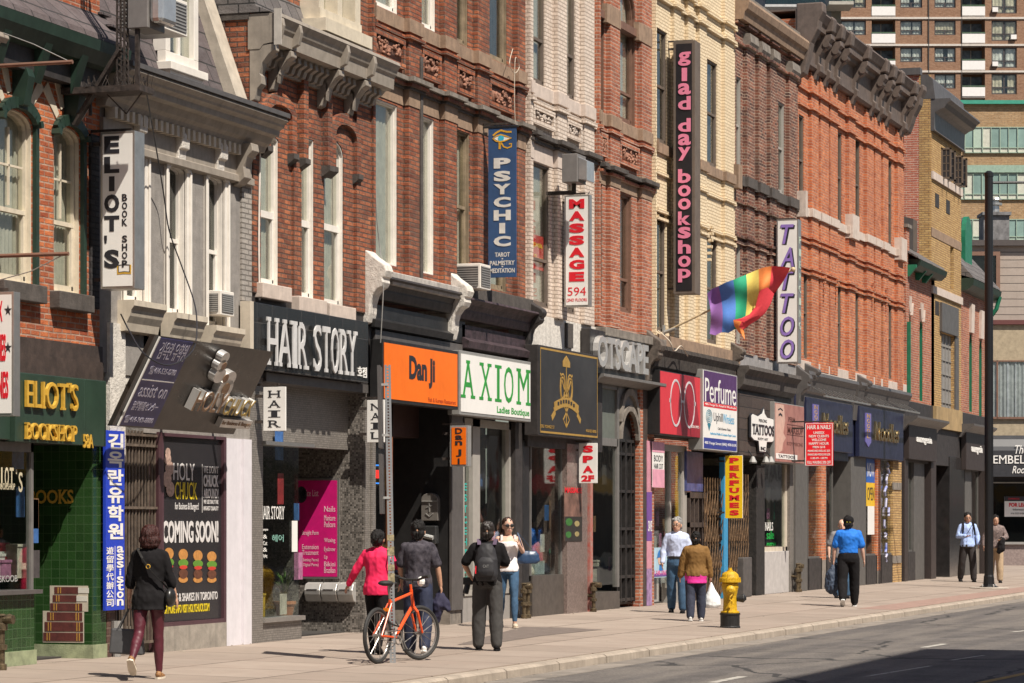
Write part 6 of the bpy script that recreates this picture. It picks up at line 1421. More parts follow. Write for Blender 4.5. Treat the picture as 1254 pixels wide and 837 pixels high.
r,ff,U,V=fsign('shop_sign','pinkish box sign with a woman\'s face and a small TATTOOS strip',948.5,984.5,492,566,-.3,.26,.02,greyLight,pm('dusty pink print',(.42,.20,.16),.45,var=.35,scale=3,col2=(.25,.10,.09)))
MB().poly(ff,[(U(.02),V(.97)),(U(.3),V(.97)),(U(.34),V(.7)),(U(.28),V(.5)),(U(.36),V(.42)),(U(.27),V(.33)),(U(.24),V(.2)),(U(.02),V(.12))],.007,.002).build('portrait',pm('printed skin',(.62,.40,.32),.5,var=.1),r)
MB().ribbon(ff,[(U(.12),V(.78)),(U(.18),V(.81)),(U(.24),V(.78))],.05,.0095,.002).ribbon(ff,[(U(.10),V(.87)),(U(.18),V(.9)),(U(.26),V(.87))],.03,.0095,.002).build('portrait_eye',blackInk,r)
MB().text("PERM.",ff,U(.45),U(.7),V(.7),V(.78),.007,.003,bold=.02).text("MAKEUP",ff,U(.42),U(.95),V(.5),V(.62),.007,.003,bold=.03).ribbon(ff,rect(U(.4),U(.96),V(.48),V(.65)),.02,.007,.002,closed=True).text("BODY PIERCING",ff,U(.4),U(.95),V(.3),V(.36),.007,.003).build('lettering',pm('brown print',(.12,.04,.03),.5),r)
MB().plate(ff,U(.03),U(.75),V(.06),V(.15),.009,.004).build('strip',whiteSign,r);MB().text("TATTOOS",ff,U(.1),U(.66),V(.08),V(.13),.014,.003,bold=.02).build('lettering',blackInk,r)
for i,x_ in enumerate((922,938,944)):
 r=thing('spotlight',('left','middle','right')[i]+' of three small metal spotlights under the TATTOOS sign','spotlight',(S(x_,-.3),-.3,Z(x_,562,-.3)),group='small spotlights')
 c=(S(x_,-.3),-.3,Z(x_,566,-.3));MB().lathe(c,[(.03,.12),(.05,.08),(.09,0),(.08,-.03)],12).build('shade',greyLight,r);MB().tube([(c[0],-.3,c[2]+.1),(c[0],-.2,c[2]+.25),(c[0],-.06,c[2]+.25)],.015).build('arm',blackPaint,r)
zt_=Z(937,567,.05)
mb=MB();mb.box(S(937),S(969),.06,.14,.95,1.05).box(S(965),S(968.5),.06,.14,.95,zt_);wn=mb.build('shop_window',beige,b8);MB().box(S(937),S(965),.09,.1,1.05,zt_).build('pane',GLS,wn)
post(b8,937,966,.02,.5,0,.95,pm('pale grey riser',(.50,.47,.45),.6,streak=.1),'stall_riser')
mb=MB();mb.box(S(937),S(969),1.6,1.7,0,4.5).box(S(937),S(969),.3,1.6,zt_+.1,zt_+.2).box(S(967),S(969),.3,1.6,0,4.5);mb.build('interior',interiorPale,b8)
f=fac(.45)
r=thing('window_poster','tall menu poster with a woman\'s portrait in the nail shop window','poster',(S(945,.45),.45,2));a,b,c,e=S(939,.45),S(958,.45),Z(940,650,.45),Z(940,597,.45)
MB().box(a,b,.45,.46,c,e).build('sheet',pm('beige poster',(.45,.42,.35),.5),r)
hx,hz=a+(b-a)*.42,c+(e-c)*.42
MB().poly(f,[(hx+.3*cos(2*pi*j/18),hz+.1+.32*sin(2*pi*j/18))for j in range(18)],.001,.004).build('portrait_hair',blackInk,r);MB().poly(f,[(hx+.16*cos(2*pi*j/18),hz+.0+.26*sin(2*pi*j/18))for j in range(18)],.006,.004).build('portrait',MATS['printed skin'],r)
mb=MB();[mb.plate(f,b-.5,b-.1,c+.15+.13*k,c+.18+.13*k,.001,.003)for k in range(9)];mb.build('small_print',pm('grey print',(.2,.19,.17),.6),r)
MB().text("NAILS",fac(.09),S(937.5,.08),S(947,.08),Z(940,650,.08),Z(940,640,.08),.002,.003,slab=.05).build('window_lettering',whiteSign,b8)
r=thing('led_sign','green LED message board in the nail shop window','LED sign',(S(937,.3),.3,1.3));a,b,c,e=S(938,.3),S(950,.3),Z(940,682,.3),Z(940,659,.3)
MB().box(a,b,.3,.36,c,e).build('case',blackInk,r);MB().text("OPEN",fac(.3),a+.06,b-.06,c+.12,c+.32,.002,.004).text("sale",fac(.3),a+.06,b-.2,c+.4,c+.6,.002,.004).build('lettering',emis('green led',(.02,.5,.08),.8),r)
mb=MB();mb.box(S(937,.25),S(966,.25),.25,.3,1.07,Z(937,684,.25));mb.build('window_display_strip',pm('red display cards',(.35,.03,.04),.5,var=.5,scale=6,col2=(.5,.4,.3)),b8)
MB().box(m0,m1,-.08,.2,zlo9-.05,zlo9+.18).build('ledge',stonePink,b9,bevel=.01)
GR=pm('warm grey shop paint',(.115,.108,.10),.5,var=.12,streak=.15)
def navyshop(xa,xb,xc_a,ytop,ysa,ysb,xs0,xs1,which):
 s0,s1=S(xa,-.2),S(xb,-.2);zt=Z(xa,ytop,-.34)
 cornice(b9,charcoal,s0+.2,s1-.1,zt,[(.34,0),(.36,.08),(.28,.2),(.22,.45),(.16,.5),(.12,.95)],name='shop_cornice')
 MB().box(s0,s1,-.05,.2,Z(xa,560),zt-.5).build('fascia',navy,b9)
 s=S(xc_a,-.1);plaster_console(xc_a,ytop-8,ytop+32,charcoal,b9,.3,.6)
 r,ff,U,V=fsign('shop_sign','navy fascia sign with gold script '+which,xs0,xs1,ysa,ysb,-.18,.1,.005,navy,navy)
 MB().text("Noodles",ff,U(.30),U(.86),V(.36),V(.74),.007,.05,bold=.02,shear=.15).build('lettering',goldM,r)
 MB().plate(ff,U(.12),U(.24),V(.30),V(.88),.007,.02).poly(ff,[(U(.12),V(.30)),(U(.18),V(.2)),(U(.24),V(.30))],.007,.02).build('badge',pm('violet badge',(.16,.14,.4),.4),r)
 mb=MB()
 for i,ch in enumerate("NOODL"):mb.text(ch,ff,U(.15),U(.21),V(.78-.1*i),V(.86-.1*i),.028,.004)
 mb.build('badge_lettering',gold,r)
 mb=MB();z=Z(xa,ysa-5,-.5);mb.bar((S(xs0,-.18),-.62,z),(S(xs1,-.18),-.62,z),.05,.04);n=9
 for i in range(n):q=S(xs0,-.18)+(S(xs1,-.18)-S(xs0,-.18))*(i+.5)/n;mb.bar((q,-.62,z+.03),(q+.12,-.2,z+.25),.02)
 mb.build('lamp_rail',alu,r)
navyshop(981,1046,988,452,486,549,987,1044,'behind the red HAIR & NAILS sign')
navyshop(1046,1111,1052,466,497,559,1052,1106,'above the NOW OPEN banner')
zf9=Z(1000,552)
def shopwin(root,x0,x1,t,zb,zt,mat,fr=.05,gl=None,back=None,riser=None,rt=.4):
 s0,s1=S(x0,t),S(x1,t);mb=MB();ring(mb,rect(s0,s1,zb,zt),rect(s0+fr,s1-fr,zb+fr,zt-fr),t,t+.08);wn=mb.build('shop_window',mat,root)
 MB().box(s0+fr,s1-fr,t+.03,t+.04,zb+fr,zt-fr).build('pane',gl or GLS,wn)
 if riser:MB().box(s0,s1,t-.03,t+rt,0,zb-.002).build('stall_riser',riser,root)
 return wn
post(b9,967.5,974.5,-.01,.8,0,zf9+.4,tileMosaicB,'pier');post(b9,974.5,989,-.06,.5,0,zf9+.3,GR,'panel_pier')
shopwin(b9,989.5,1005,.0,.75,zf9,GR,riser=blackWood)
post(b9,1005.5,1011.5,-.03,.4,.7,zf9,brickOrange,'brick_pier',0);post(b9,1005.5,1011.5,-.03,.4,0,.7,stoneGrey,'plinth')
shopwin(b9,1011.6,1020,.1,.75,zf9,GR,riser=blackWood)
s_=S(1042);MB().box(s_,s_+.3,.05,2.5,0,zf9).build('brick_return',brickOrange,b9);MB().box(S(1020),s_,2.4,2.5,0,zf9).build('door',blackWood,b9)
post(b9,1042.2,1060,-.04,.5,0,zf9,GR,'panel_pier')
shopwin(b9,1060,1073,.0,.75,zf9,GR,riser=blackWood)
post(b9,1073.5,1078,-.03,.4,.35,zf9,brickOrange,'brick_pier',0);post(b9,1073.5,1078,-.03,.4,0,.35,stoneGrey,'plinth')
shopwin(b9,1078.5,1093,.0,.75,zf9,GR,riser=blackWood)
post(b9,1093.5,1104,-.04,.5,0,zf9,brickTan,'brick_pier',0);[MB().box(S(1094,-.06),S(1104,-.06),-.06,-.03,Z(1094,q_),Z(1094,q_-9)).build('stone_block',stoneGrey,b9)for q_ in(600,690)]
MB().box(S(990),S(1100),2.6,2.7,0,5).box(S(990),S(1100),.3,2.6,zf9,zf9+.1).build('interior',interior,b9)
r=thing('window_banner','blue and yellow NOW OPEN banner in the shop window under the navy sign','banner',(S(1060,.02),.02,2));f=fac(.02)
a,b=S(1061,.02),S(1071.5,.02);y_=[Z(1061,v,.02)for v in(562,591,620,655)]
MB().box(a,b,.02,.026,y_[1],y_[0]).build('sheet',pm('cobalt sheet',(.03,.12,.45),.5),r);MB().box(a,b,.02,.026,y_[2],y_[1]-.003).build('sheet',pm('marigold sheet',(.8,.5,.03),.5),r)
MB().box(a+.15,b-.1,.015,.0195,y_[3],y_[2]).build('sheet',whiteSign,r)
MB().text("NOW",f,a+.1,b-.1,y_[1]+.15,y_[0]-.1,.001,.004).build('lettering',whiteSign,r);MB().text("OPEN",f,a+.1,b-.1,y_[2]+.15,y_[1]-.12,.001,.004).build('lettering',blackInk,r)
mb=MB();R=random.Random(2)
for k in range(9):zz_=Z(1083,575+14*k,-.01);q=S(1081+6*R.random(),-.01);mb.tube([(q+.15*R.uniform(-1,1),-.03,zz_+.2*j/3-.1+.1*R.random())for j in range(4)],.035,6)
mb.build('window_painting',pm('painted squiggles',(.6,.55,.5),.6,var=.9,scale=3,col2=(.06,.12,.5)),b9)
r,s,bf,u0,u1,z0,z1=blade_sign('blade_sign','red sign with white lines of text headed HAIR & NAILS',986,1020,518,571,-.62,.05,'case',pm('scarlet sign face',(.80,.01,.02),.4,var=.03),case_mat=redInk,rim=.01)
W=u1-u0;H=z1-z0;mb=MB()
for t_,v,h_,m_ in(("HAIR & NAILS",.85,.1,.08),("UNISEX",.74,.06,.3),("NEW CLIENTS",.66,.06,.14),("WELCOME",.575,.06,.24),("HAPPY HOUR",.49,.06,.14),("MEN $18",.405,.06,.28),("MANICURE SHELLAC $25",.32,.055,.1),("MANICURE+PEDICURE $28",.235,.055,.1),("11:00 AM - 1:00 PM",.16,.045,.2),("FULL WAXING 20% OFF",.05,.07,.08)):
 mb.text(t_,bf,u0+W*m_,u1-W*m_,z0+H*v,z0+H*(v+h_),.007,.004,bold=.02)
mb.ribbon(bf,rect(u0+W*.02,u1-W*.02,z0+H*.02,z0+H*.98),.02,.007,.003,closed=True);mb.build('lettering',whiteSign,r)
BR=pm('dark brown fascia',(.045,.033,.03),.5,var=.15)
for(xa,xb,yt,yb,yc,wch)in((1113,1147,516,562,507,'above the grey framed windows left of the doorway'),(1183,1207,528,575,517,'at the corner, cut by the black lamp post')):
 r,ff,U,V=fsign('shop_sign','dark brown fascia with small pale lettering '+wch,xa,xb,yt,yb,-.2,.15,.005,BR,BR)
 MB().text("aunegesia",ff,U(.25),U(.8),V(.42),V(.66),.007,.02,bold=.03).build('lettering',whiteSign,r)
 cornice(b10 if xa<1150 else b12,charcoal,S(xa,-.2)-.3,S(xb,-.2)+.4,Z(xa,yc,-.5),[(.5,0),(.5,.06),(.36,.16),(.2,.24),(.1,.4)],name='shop_cornice')
zf=Z(1113,562)
MB().box(n0,q1_,-.02,.2,Z(1113,566),zlo10).build('fascia',blackWood,b11)
post(b10,1108,1112,-.1,.3,0,zf,BR,'pilaster');post(b10,1112.2,1121,.0,.2,0,.8,blackWood,'stall_riser')
shopwin(b10,1112.5,1119,.1,.8,zf,GR,riser=blackWood);post(b10,1119.3,1132,.05,.5,0,zf,GR,'panel_pier');shopwin(b10,1132.5,1140,.1,.8,zf,GR,riser=blackWood);post(b10,1140.5,1146.5,-.1,.4,0,zf,BR,'pilaster')
mb=MB();s0,s1=S(1147,.4),S(1162,.4);z_d=Z(1147,600,.4);ring(mb,rect(s0,s1,.1,z_d),rect(s0+.12,s1-.12,.9,z_d-.12),.4,.48);MB().box(s0+.1,s1-.1,.43,.44,.9,z_d-.1).build('pane',glass('pale door glass',(.6,.7,.62)),mb.build('door',GR,b11))
MB().box(s0,s1,.5,.55,.5,z_d).build('door_blind',pm('pale green blind',(.33,.40,.33),.7),b11)
MB().box(s0,s1,.4,.45,z_d+.2,z_d+1.1).build('transom',pm('red pink transom',(.35,.03,.06),.4,var=.7,scale=4),b11)
post(b11,1163,1181,-.05,1,0,Z(1165,560),pm('polished black stone',(.03,.028,.028),.15,var=.2),'pier')
shopwin(b12,1190,1198,.1,.8,Z(1190,575),GR,riser=stoneGrey);shopwin(b12,1199,1206,.1,.8,Z(1190,575),GR,riser=stoneGrey);post(b12,1182,1189.5,.0,.4,0,Z(1185,575),GR,'panel_pier')
post(b12,1206.5,1210,-.1,.4,0,Z(1206,575),BR,'pilaster')
MB().box(n0,q1_,1.2,1.3,0,5.5).build('interior',interior,b12);MB().box(n0,q1_-.01,.5,1.2,Z(1113,566),zlo10).build('ceiling',interior,b12)
r,s,bf,u0,u1,z0,z1=blade_sign('blade_sign','very tall black blade sign with pink lower case letters glad day bookshop',824.5,851,50,360,-.16,.42,'case',pm('black speckled sign face',(.02,.018,.022),.4,var=.2),case_mat=taupeFrame,rim=.06)
W=u1-u0;H=z1-z0;mb=MB();pink=pm('bubblegum pink',(.78,.23,.35),.45,var=.05)
word="glad day bookshop";top=.945;
cells={'g':(.0,.34),'y':(.0,.34),'p':(0,.34)}
yy=.955
adv=dict(g=.064,l=.061,a=.053,d=.062,y=.062,b=.064,o=.053,k=.062,s=.053,h=.062,p=.062)
for ch in word:
 if ch==' ':yy-=.026;continue
 h_=adv[ch];c=.52;q=.29 if ch!='l' else.12
 mb.text(ch,bf,u0+W*(c-q),u0+W*(c+q),z0+H*(yy-h_*.86),z0+H*yy,.007,.012,bold=.03);yy-=h_*.985
mb.build('lettering',pink,r)
r,s,bf,u0,u1,z0,z1=blade_sign('blade_sign','tall white blade sign with slanted purple letters TATTOO',951,977.5,269,445,-.16,.3,'case',whiteSign,case_mat=alu,rim=.03)
W=u1-u0;H=z1-z0;ms,mf=MB(),MB()
for i,ch in enumerate("TATTOO"):
 vt_=.965-i*.16;vb_=vt_-.135
 ms.text(ch,bf,u0+W*.24,u0+W*.86,z0+H*(vb_-.006),z0+H*(vt_-.006),.007,.004,bold=.03,shear=.25);mf.text(ch,bf,u0+W*.18,u0+W*.8,z0+H*vb_,z0+H*vt_,.013,.004,bold=.01,shear=.25)
ms.build('lettering_shadow',blackInk,r);mf.build('lettering',pm('violet ink',(.30,.19,.55),.45),r)
mb=MB();fr2=lambda u,v,w:(u,-u1-w,v)
for i,ch in enumerate("PIERCING"):mb.text(ch,fr2,s+.06,s+.24,z0+H*(.83-.085*i),z0+H*(.88-.085*i),.004,.006)
mb.build('edge_lettering',pm('pale green ink',(.5,.6,.5),.5),r)
# across the side street: frontal buildings (built square to the view)
def cam_root(name,label,cat,px,depth,**k):
 X=(px-627)/F*depth
 return thing(name,label,cat,(X*sA+depth*cA,-D+depth*sA-X*cA,0),A-radians(90),local=True,**k)
def LX(px,px0,d):return(px-px0)/F*d
def LZ(py,d):return HC-(py-HY)/F*d
d13=112.0
b13=cam_root('corner_building','buff stucco corner building with grey siding attic above the EMBELLISH awning','building',1175,d13)
X=lambda px:LX(px,1175,d13);Y=lambda py:LZ(py,d13)
stuccoB=pm('buff pebble stucco',(.42,.34,.23),.9,var=.15,bump=.5)
siding=brick('taupe lap siding',(.40,.33,.28),(.37,.31,.265),(.12,.1,.085),soot=.1,row=.30,wid=40,ms=.02,bump=.6,big=.1)
e_=X(1300)
MB().box(X(1181),e_,.5,8,Y(392),Y(300)).build('attic',siding,b13)
MB().box(X(1178),e_,.3,8.2,Y(300),Y(293)).build('roof',pm('dark roof edge',(.08,.065,.06),.6),b13)
MB().box(X(1185),e_,.25,1,Y(397),Y(391.5)).build('belt',pm('maroon belt',(.13,.04,.035),.6),b13)
mb=MB();wa,wb,wc,wd=X(1190),X(1222),Y(360),Y(312);ring(mb,rect(wa-.15,wb+.15,wc-.1,wd+.15),rect(wa,wb,wc,wd),.38,.52);wn=mb.build('window',pm('copper brown frame',(.22,.12,.08),.6),b13);MB().box(wa,wb,.44,.46,wc,wd).build('pane',GLD,wn);MB().box(wa,wb,.47,.49,wc,wd).build('blind',pm('black blind',(.05,.045,.045),.8),wn)
MB().box(X(1175),e_,.4,8,Y(670),Y(397)).build('wall',stuccoB,b13)
MB().box(X(1175),e_,.36,.45,Y(442),Y(397.5)).build('wall_panel',stuccoB,b13)
mb=MB();wa,wb,wc,wd=X(1200),X(1262),Y(513),Y(441);ring(mb,rect(wa,wb,wc,wd),rect(wa+.08,wb-.08,wc+.08,wd-.05),.3,.42);mb.box(X(1222),X(1224),.3,.4,wc,wd);wn=mb.build('window',brownFrame,b13)
MB().box(wa,wb,.33,.34,wc,wd).build('pane',GL,wn)
mb=MB();n=44
for i in range(n):a=wa+(wb-wa)*i/n;b=wa+(wb-wa)*(i+1)/n;ya,yb=.36+.02*sin(i*1.9)+.015*sin(i*.7),.36+.02*sin((i+1)*1.9)+.015*sin((i+1)*.7);mb.quad((a,ya,wc),(b,yb,wc),(b,yb,wd),(a,ya,wd))
mb.build('curtain',pm('blue grey net curtain',(.42,.46,.52),.8,var=.2),wn)
aw=cam_root('awning','black shop awning with white letters reading EMBELLISH','awning',1212,d13-.8)
X2=lambda px:LX(px,1212,d13-.8);Y2=lambda py:LZ(py,d13-.8);e2=X2(1300)
pr=[(1.2,Y2(533)),(.55,Y2(533)),(.25,Y2(538)),(.05,Y2(547)),(0,Y2(552)),(0,Y2(584)),(1.2,Y2(584))]
MB().prism([(X2(1213),y,z)for y,z in pr],(e2-X2(1213),0,0)).build('canopy',pm('black awning vinyl',(.045,.045,.05),.35,var=.2),aw)
mb=MB();f=front(0)
mb.text("EMBELLISH",f,X2(1216.5),X2(1281),Y2(568),Y2(558),.003,.02,slab=.04);mb.text("The",f,X2(1243),X2(1258),Y2(556),Y2(545.5),.003,.02,shear=.3);mb.text("Room",f,X2(1239.5),X2(1262),Y2(580),Y2(571),.003,.02,shear=.3);mb.build('lettering',whiteSign,aw)
mb=MB();mb.box(X(1213),e_,.1,.4,Y(667),Y(664));mb.box(X(1213),X(1214),.2,.4,Y(667),Y(591));mb.box(X(1213),e_,.2,.4,Y(592),Y(590.5));wn=mb.build('shop_window',greyLight,b13);MB().box(X(1214),e_,.3,.31,Y(664),Y(592)).build('pane',GLD,wn)
MB().box(X(1205),e_,.32,.395,Y(665),Y(585)).build('window_backing',blackInk,b13)
MB().box(X(1200),e_,.2,.6,-.3,Y(667)).build('granite_base',pm('pinkish grey granite',(.30,.24,.22),.5,var=.4,scale=14,col2=(.16,.12,.11)),b13)
r=cam_root('notice_board','white and red FOR LEASE notice in the black shop window','sign',1230,d13-.1)
X3=lambda px:LX(px,1230,d13-.1);Y3=lambda py:LZ(py,d13-.1)
MB().box(X3(1231.5),X3(1262),.25,.28,Y3(633),Y3(608)).build('sheet',whiteSign,r);f=front(.25);MB().box(X3(1231.5),X3(1262),.24,.2495,Y3(614),Y3(608)).build('header',blackInk,r)
MB().text("FOR LEASE",f,X3(1237),X3(1263),Y3(621),Y3(616),.002,.01,bold=.04).text("COMMERCIAL",f,X3(1236),X3(1250),Y3(612),Y3(610),.012,.01).build('lettering',redInk,r);MB().text("Information",f,X3(1242),X3(1258),Y3(625.5),Y3(623),.002,.01).text("416 555 0100",f,X3(1239),X3(1256),Y3(630),Y3(628),.002,.01).build('lettering',blackInk,r)
MB().lathe((X(1231),3,Y(300)),[(.0,0)],3)
mb=MB();mb.box(X(1215),X(1247),2,3.2,Y(296),Y(257));mb.box(X(1213),X(1249),1.9,3.3,Y(257),Y(253));ch=mb.build('chimney',pm('grey lead stone',(.26,.25,.25),.8,var=.35,scale=3,bump=.4),b13)
MB().lathe(((X(1231)),2.6,Y(253)),[(.22,0),(.2,.3),(.32,.32),(.32,.4),(.18,.42),(.18,.5),(.3,.52),(.26,.6),(.05,.62)],12).build('chimney_cap',alu,ch)
d14=150.0
b14=cam_root('office_block','tan brick office block with long bands of pale green glazing','building',1170,d14)
X=lambda px:LX(px,1170,d14);Y=lambda py:LZ(py,d14);e_=X(1320);a_=X(1120)
MB().box(a_,e_,.3,15,-.5,Y(127)).build('wall',brickOffice,b14)
MB().box(a_,e_,.1,15.2,Y(127),Y(122.5)).build('coping',pm('sea green coping',(.05,.32,.22),.5),b14)
MB().box(a_,e_,.15,.4,Y(211),Y(202)).build('belt',pm('pale sea green belt',(.30,.42,.33),.6,streak=.2),b14)
paleG=pm('pale green panel',(.42,.52,.43),.4,var=.1);creamG=pm('cream panel',(.60,.60,.50),.5);tealG=pm('tinted green glass',(.26,.38,.34),.3,var=.2,scale=.8)
for(yt,yb,st)in((155,187,1182),(212,244,1160),(268,296,1170)):
 x=st;i=0
 while x<1300:
  mb=MB();w_=21.5;mb.box(X(x),X(x+w_),.2,.32,Y(yb),Y(yb-1));mb.box(X(x),X(x+w_),.2,.32,Y(yb-7),Y(yb-6));mb.box(X(x),X(x+w_),.2,.32,Y(yt+1),Y(yt));mb.box(X(x),X(x+1),.18,.32,Y(yb-1),Y(yt+1));mb.box(X(x+10.6),X(x+11.3),.18,.32,Y(yb-1),Y(yt+1))
  wn=mb.build('window',pm('pale green mullion',(.34,.43,.34),.5),b14)
  MB().box(X(x+1),X(x+10.6),.24,.27,Y(yb-6.2),Y(yt+1)).build('pane',creamG if i%3==1 else tealG,wn);MB().box(X(x+11.3),X(x+w_),.24,.27,Y(yb-6.2),Y(yt+1)).build('pane',tealG if i%4 else paleG,wn)
  MB().box(X(x+1),X(x+w_),.24,.27,Y(yb-1),Y(yb-7)).build('spandrel',creamG if yt!=268 else paleG,wn)
  x+=w_;i+=1
d15=230.0
b15=cam_root('apartment_tower','brown brick apartment tower with white balconies and pale floor bands','building',1130,d15)
X=lambda px:LX(px,1130,d15);Y=lambda py:LZ(py,d15);a_,e_=X(1005),X(1330)
RH=33.1
bx=[(1030,1061,'w'),(1068,1097,'b'),(1103,1130,'w'),(1145,1171,'w'),(1179,1207,'b'),(1215,1246,'w2'),(1262,1290,'w'),(1298,1326,'b')]
ytops=[-42,-9,24.5,57.5,90]
mbw=MB();
mbw.box(a_,e_,2.0,20,-.5,Y(-60))
ft=Y(0)
for i,(xa,xb,kd)in enumerate(bx):
 nx=bx[i+1][0]if i+1<len(bx)else 1330
 mbw.box(X(xb),X(nx),.3,2.1,-.5,Y(-60))
mbw.box(a_,X(bx[0][0]),.3,2.1,-.5,Y(-60))
for xa,xb,kd in bx:
 if kd!='b':
  prev=Y(-60)
  for y in ytops:mbw.box(X(xa),X(xb),.3,2.1,Y(y),prev);prev=Y(y+(18 if kd=='w' else 25))
  mbw.box(X(xa),X(xb),.3,2.1,-.5,prev)
mbw.build('wall',brickTower,b15)
mb=MB();mb.box(X(1137.2),X(1138.4),.22,.31,-.5,Y(-60));mb.box(X(1178.0),X(1178.8),.22,.31,-.5,Y(-60));mb.build('drainpipe',blackWood,b15)
bandM=pm('pale floor band',(.62,.56,.50),.7);balM=pm('white balcony panel',(.80,.77,.74),.6,var=.05)
R=random.Random(8)
curts=[pm('tower curtain white',(.85,.88,.88),.8,var=.3,scale=2.5),pm('tower curtain cream',(.80,.74,.60),.8,var=.3,scale=2.5),pm('tower curtain plum',(.20,.12,.18),.8,var=.4,scale=2.5),pm('tower room shade',(.22,.29,.38),.7,var=.4,scale=2)]
for fl_,y in enumerate(ytops):
 MB().box(a_,e_,.22,.298,Y(y-1.6),Y(y-4)).build('floor_band',bandM,b15)
 for i,(xa,xb,kd)in enumerate(bx):
  if kd=='b':
   z0,z1=Y(y+29),Y(y-.5)
   mb=MB();mb.box(X(xa),X(xb),.25,.35,Y(y+27.5),Y(y+16.5));
   bal=mb.build('balcony',balM,b15);mb=MB();mb.bar((X(xa),.3,Y(y+15)),(X(xb),.3,Y(y+15)),.08);n=9
   for k in range(n+1):q=X(xa)+(X(xb)-X(xa))*k/n;mb.bar((q,.3,Y(y+16.5)),(q,.3,Y(y+15)),.04)
   mb.build('railing',pm('green railing',(.08,.14,.08),.6),bal)
   wn=MB().box(X(xa),X(xb),.3,2,Y(y+29.2),Y(y+27.6)).box(X(xa+14),X(xa+14.8),1.85,1.99,Y(y+27),Y(y)).box(X(xa),X(xa+1),1.85,1.99,Y(y+27),Y(y)).build('balcony_floor',bandM,b15)
   MB().box(X(xa+1),X(xb),1.9,1.96,Y(y+27),Y(y)).build('pane',tealG if 0 else curts[3],wn)
  else:
   hh=18 if kd=='w' else 25
   mb=MB();x0,x1,z0,z1=X(xa),X(xb),Y(y+hh),Y(y);ring(mb,rect(x0,x1,z0,z1),rect(x0+.1,x1-.1,z0+.1,z1-.1),.4,.55);mb.box(x0,x1,.42,.5,z0+(z1-z0)*.32,z0+(z1-z0)*.37);mb.box((x0+x1)/2-.05,(x0+x1)/2+.05,.42,.5,z0,z1 if kd=='w2' else z0+(z1-z0)*.32)
   wn=mb.build('window',pm('dark tower frame',(.07,.06,.06),.5),b15)
   MB().box(x0+.1,x1-.1,.43,.435,z0+.1,z1-.1).build('pane',GL,wn)
   cm=curts[R.choice([0,0,0,0,1,1,2])];g=R.uniform(0,.25)
   MB().box(x0+.1,x1-.1,.9,.95,z0,z1).build('room',curts[3],wn)
   mb=MB();n=12
   for k in range(n):
    if abs(k/n-.5)<g*.5 and R.random()<.85:continue
    a=x0+.1+(x1-x0-.2)*k/n;b=x0+.1+(x1-x0-.2)*(k+1)/n
    mb.quad((a,.5+.04*(k%2),z0),(b,.5+.04*((k+1)%2),z0),(b,.5+.04*((k+1)%2),z1),(a,.5+.04*(k%2),z1))
   mb.build('curtain',cm,wn)
   if kd=='w2' and fl_ in(2,3,1):MB().box(x0+(x1-x0)*(.02 if fl_!=2 else.75),x0+(x1-x0)*(.24 if fl_!=2 else.97),.05,.5,z0+.1,z0+(z1-z0)*.28).build('air_conditioner',balM,wn)
d16=190.0
b16=cam_root('glass_tower','grey concrete and glass apartment block with glass balconies above the brick cornices','building',1000,d16)
X=lambda px:LX(px,1000,d16);Y=lambda py:LZ(py,d16)
MB().box(X(925),X(1020),1,14,-.5,Y(-50)).build('wall',pm('blue grey concrete',(.28,.29,.31),.7),b16)
for y in(-22,12):
 fl_=MB().box(X(935),X(1008),-1.2,1.0,Y(y+.5),Y(y-2.5)).build('balcony',pm('pale slab edge',(.55,.55,.54),.7),b16);
 MB().box(X(935),X(1008),-1.2,-1.15,Y(y-2.5),Y(y-14)).build('balustrade',glass('balcony glass',(.55,.65,.66)),fl_)
 wn=MB().box(X(940),X(1005),.9,1.01,Y(y-2.5),Y(y-25)).build('window',tealG,b16);mb=MB();[mb.box(X(940+6*k),X(940.8+6*k),.8,.9,Y(y-2.5),Y(y-25))for k in range(11)];mb.build('mullions',greyLight,wn)
 o=MB().box(X(1012),X(1042),-1.6,.9,Y(y-1),Y(y-5)).box(X(1020),X(1032),1.0,3,-.5,Y(-50)).build('balcony',pm('beige slab edge',(.45,.42,.36),.7),b16)
 MB().box(X(1012),X(1042),-1.6,-1.55,Y(y-5),Y(y-16)).build('balustrade',MATS['balcony glass'],o)
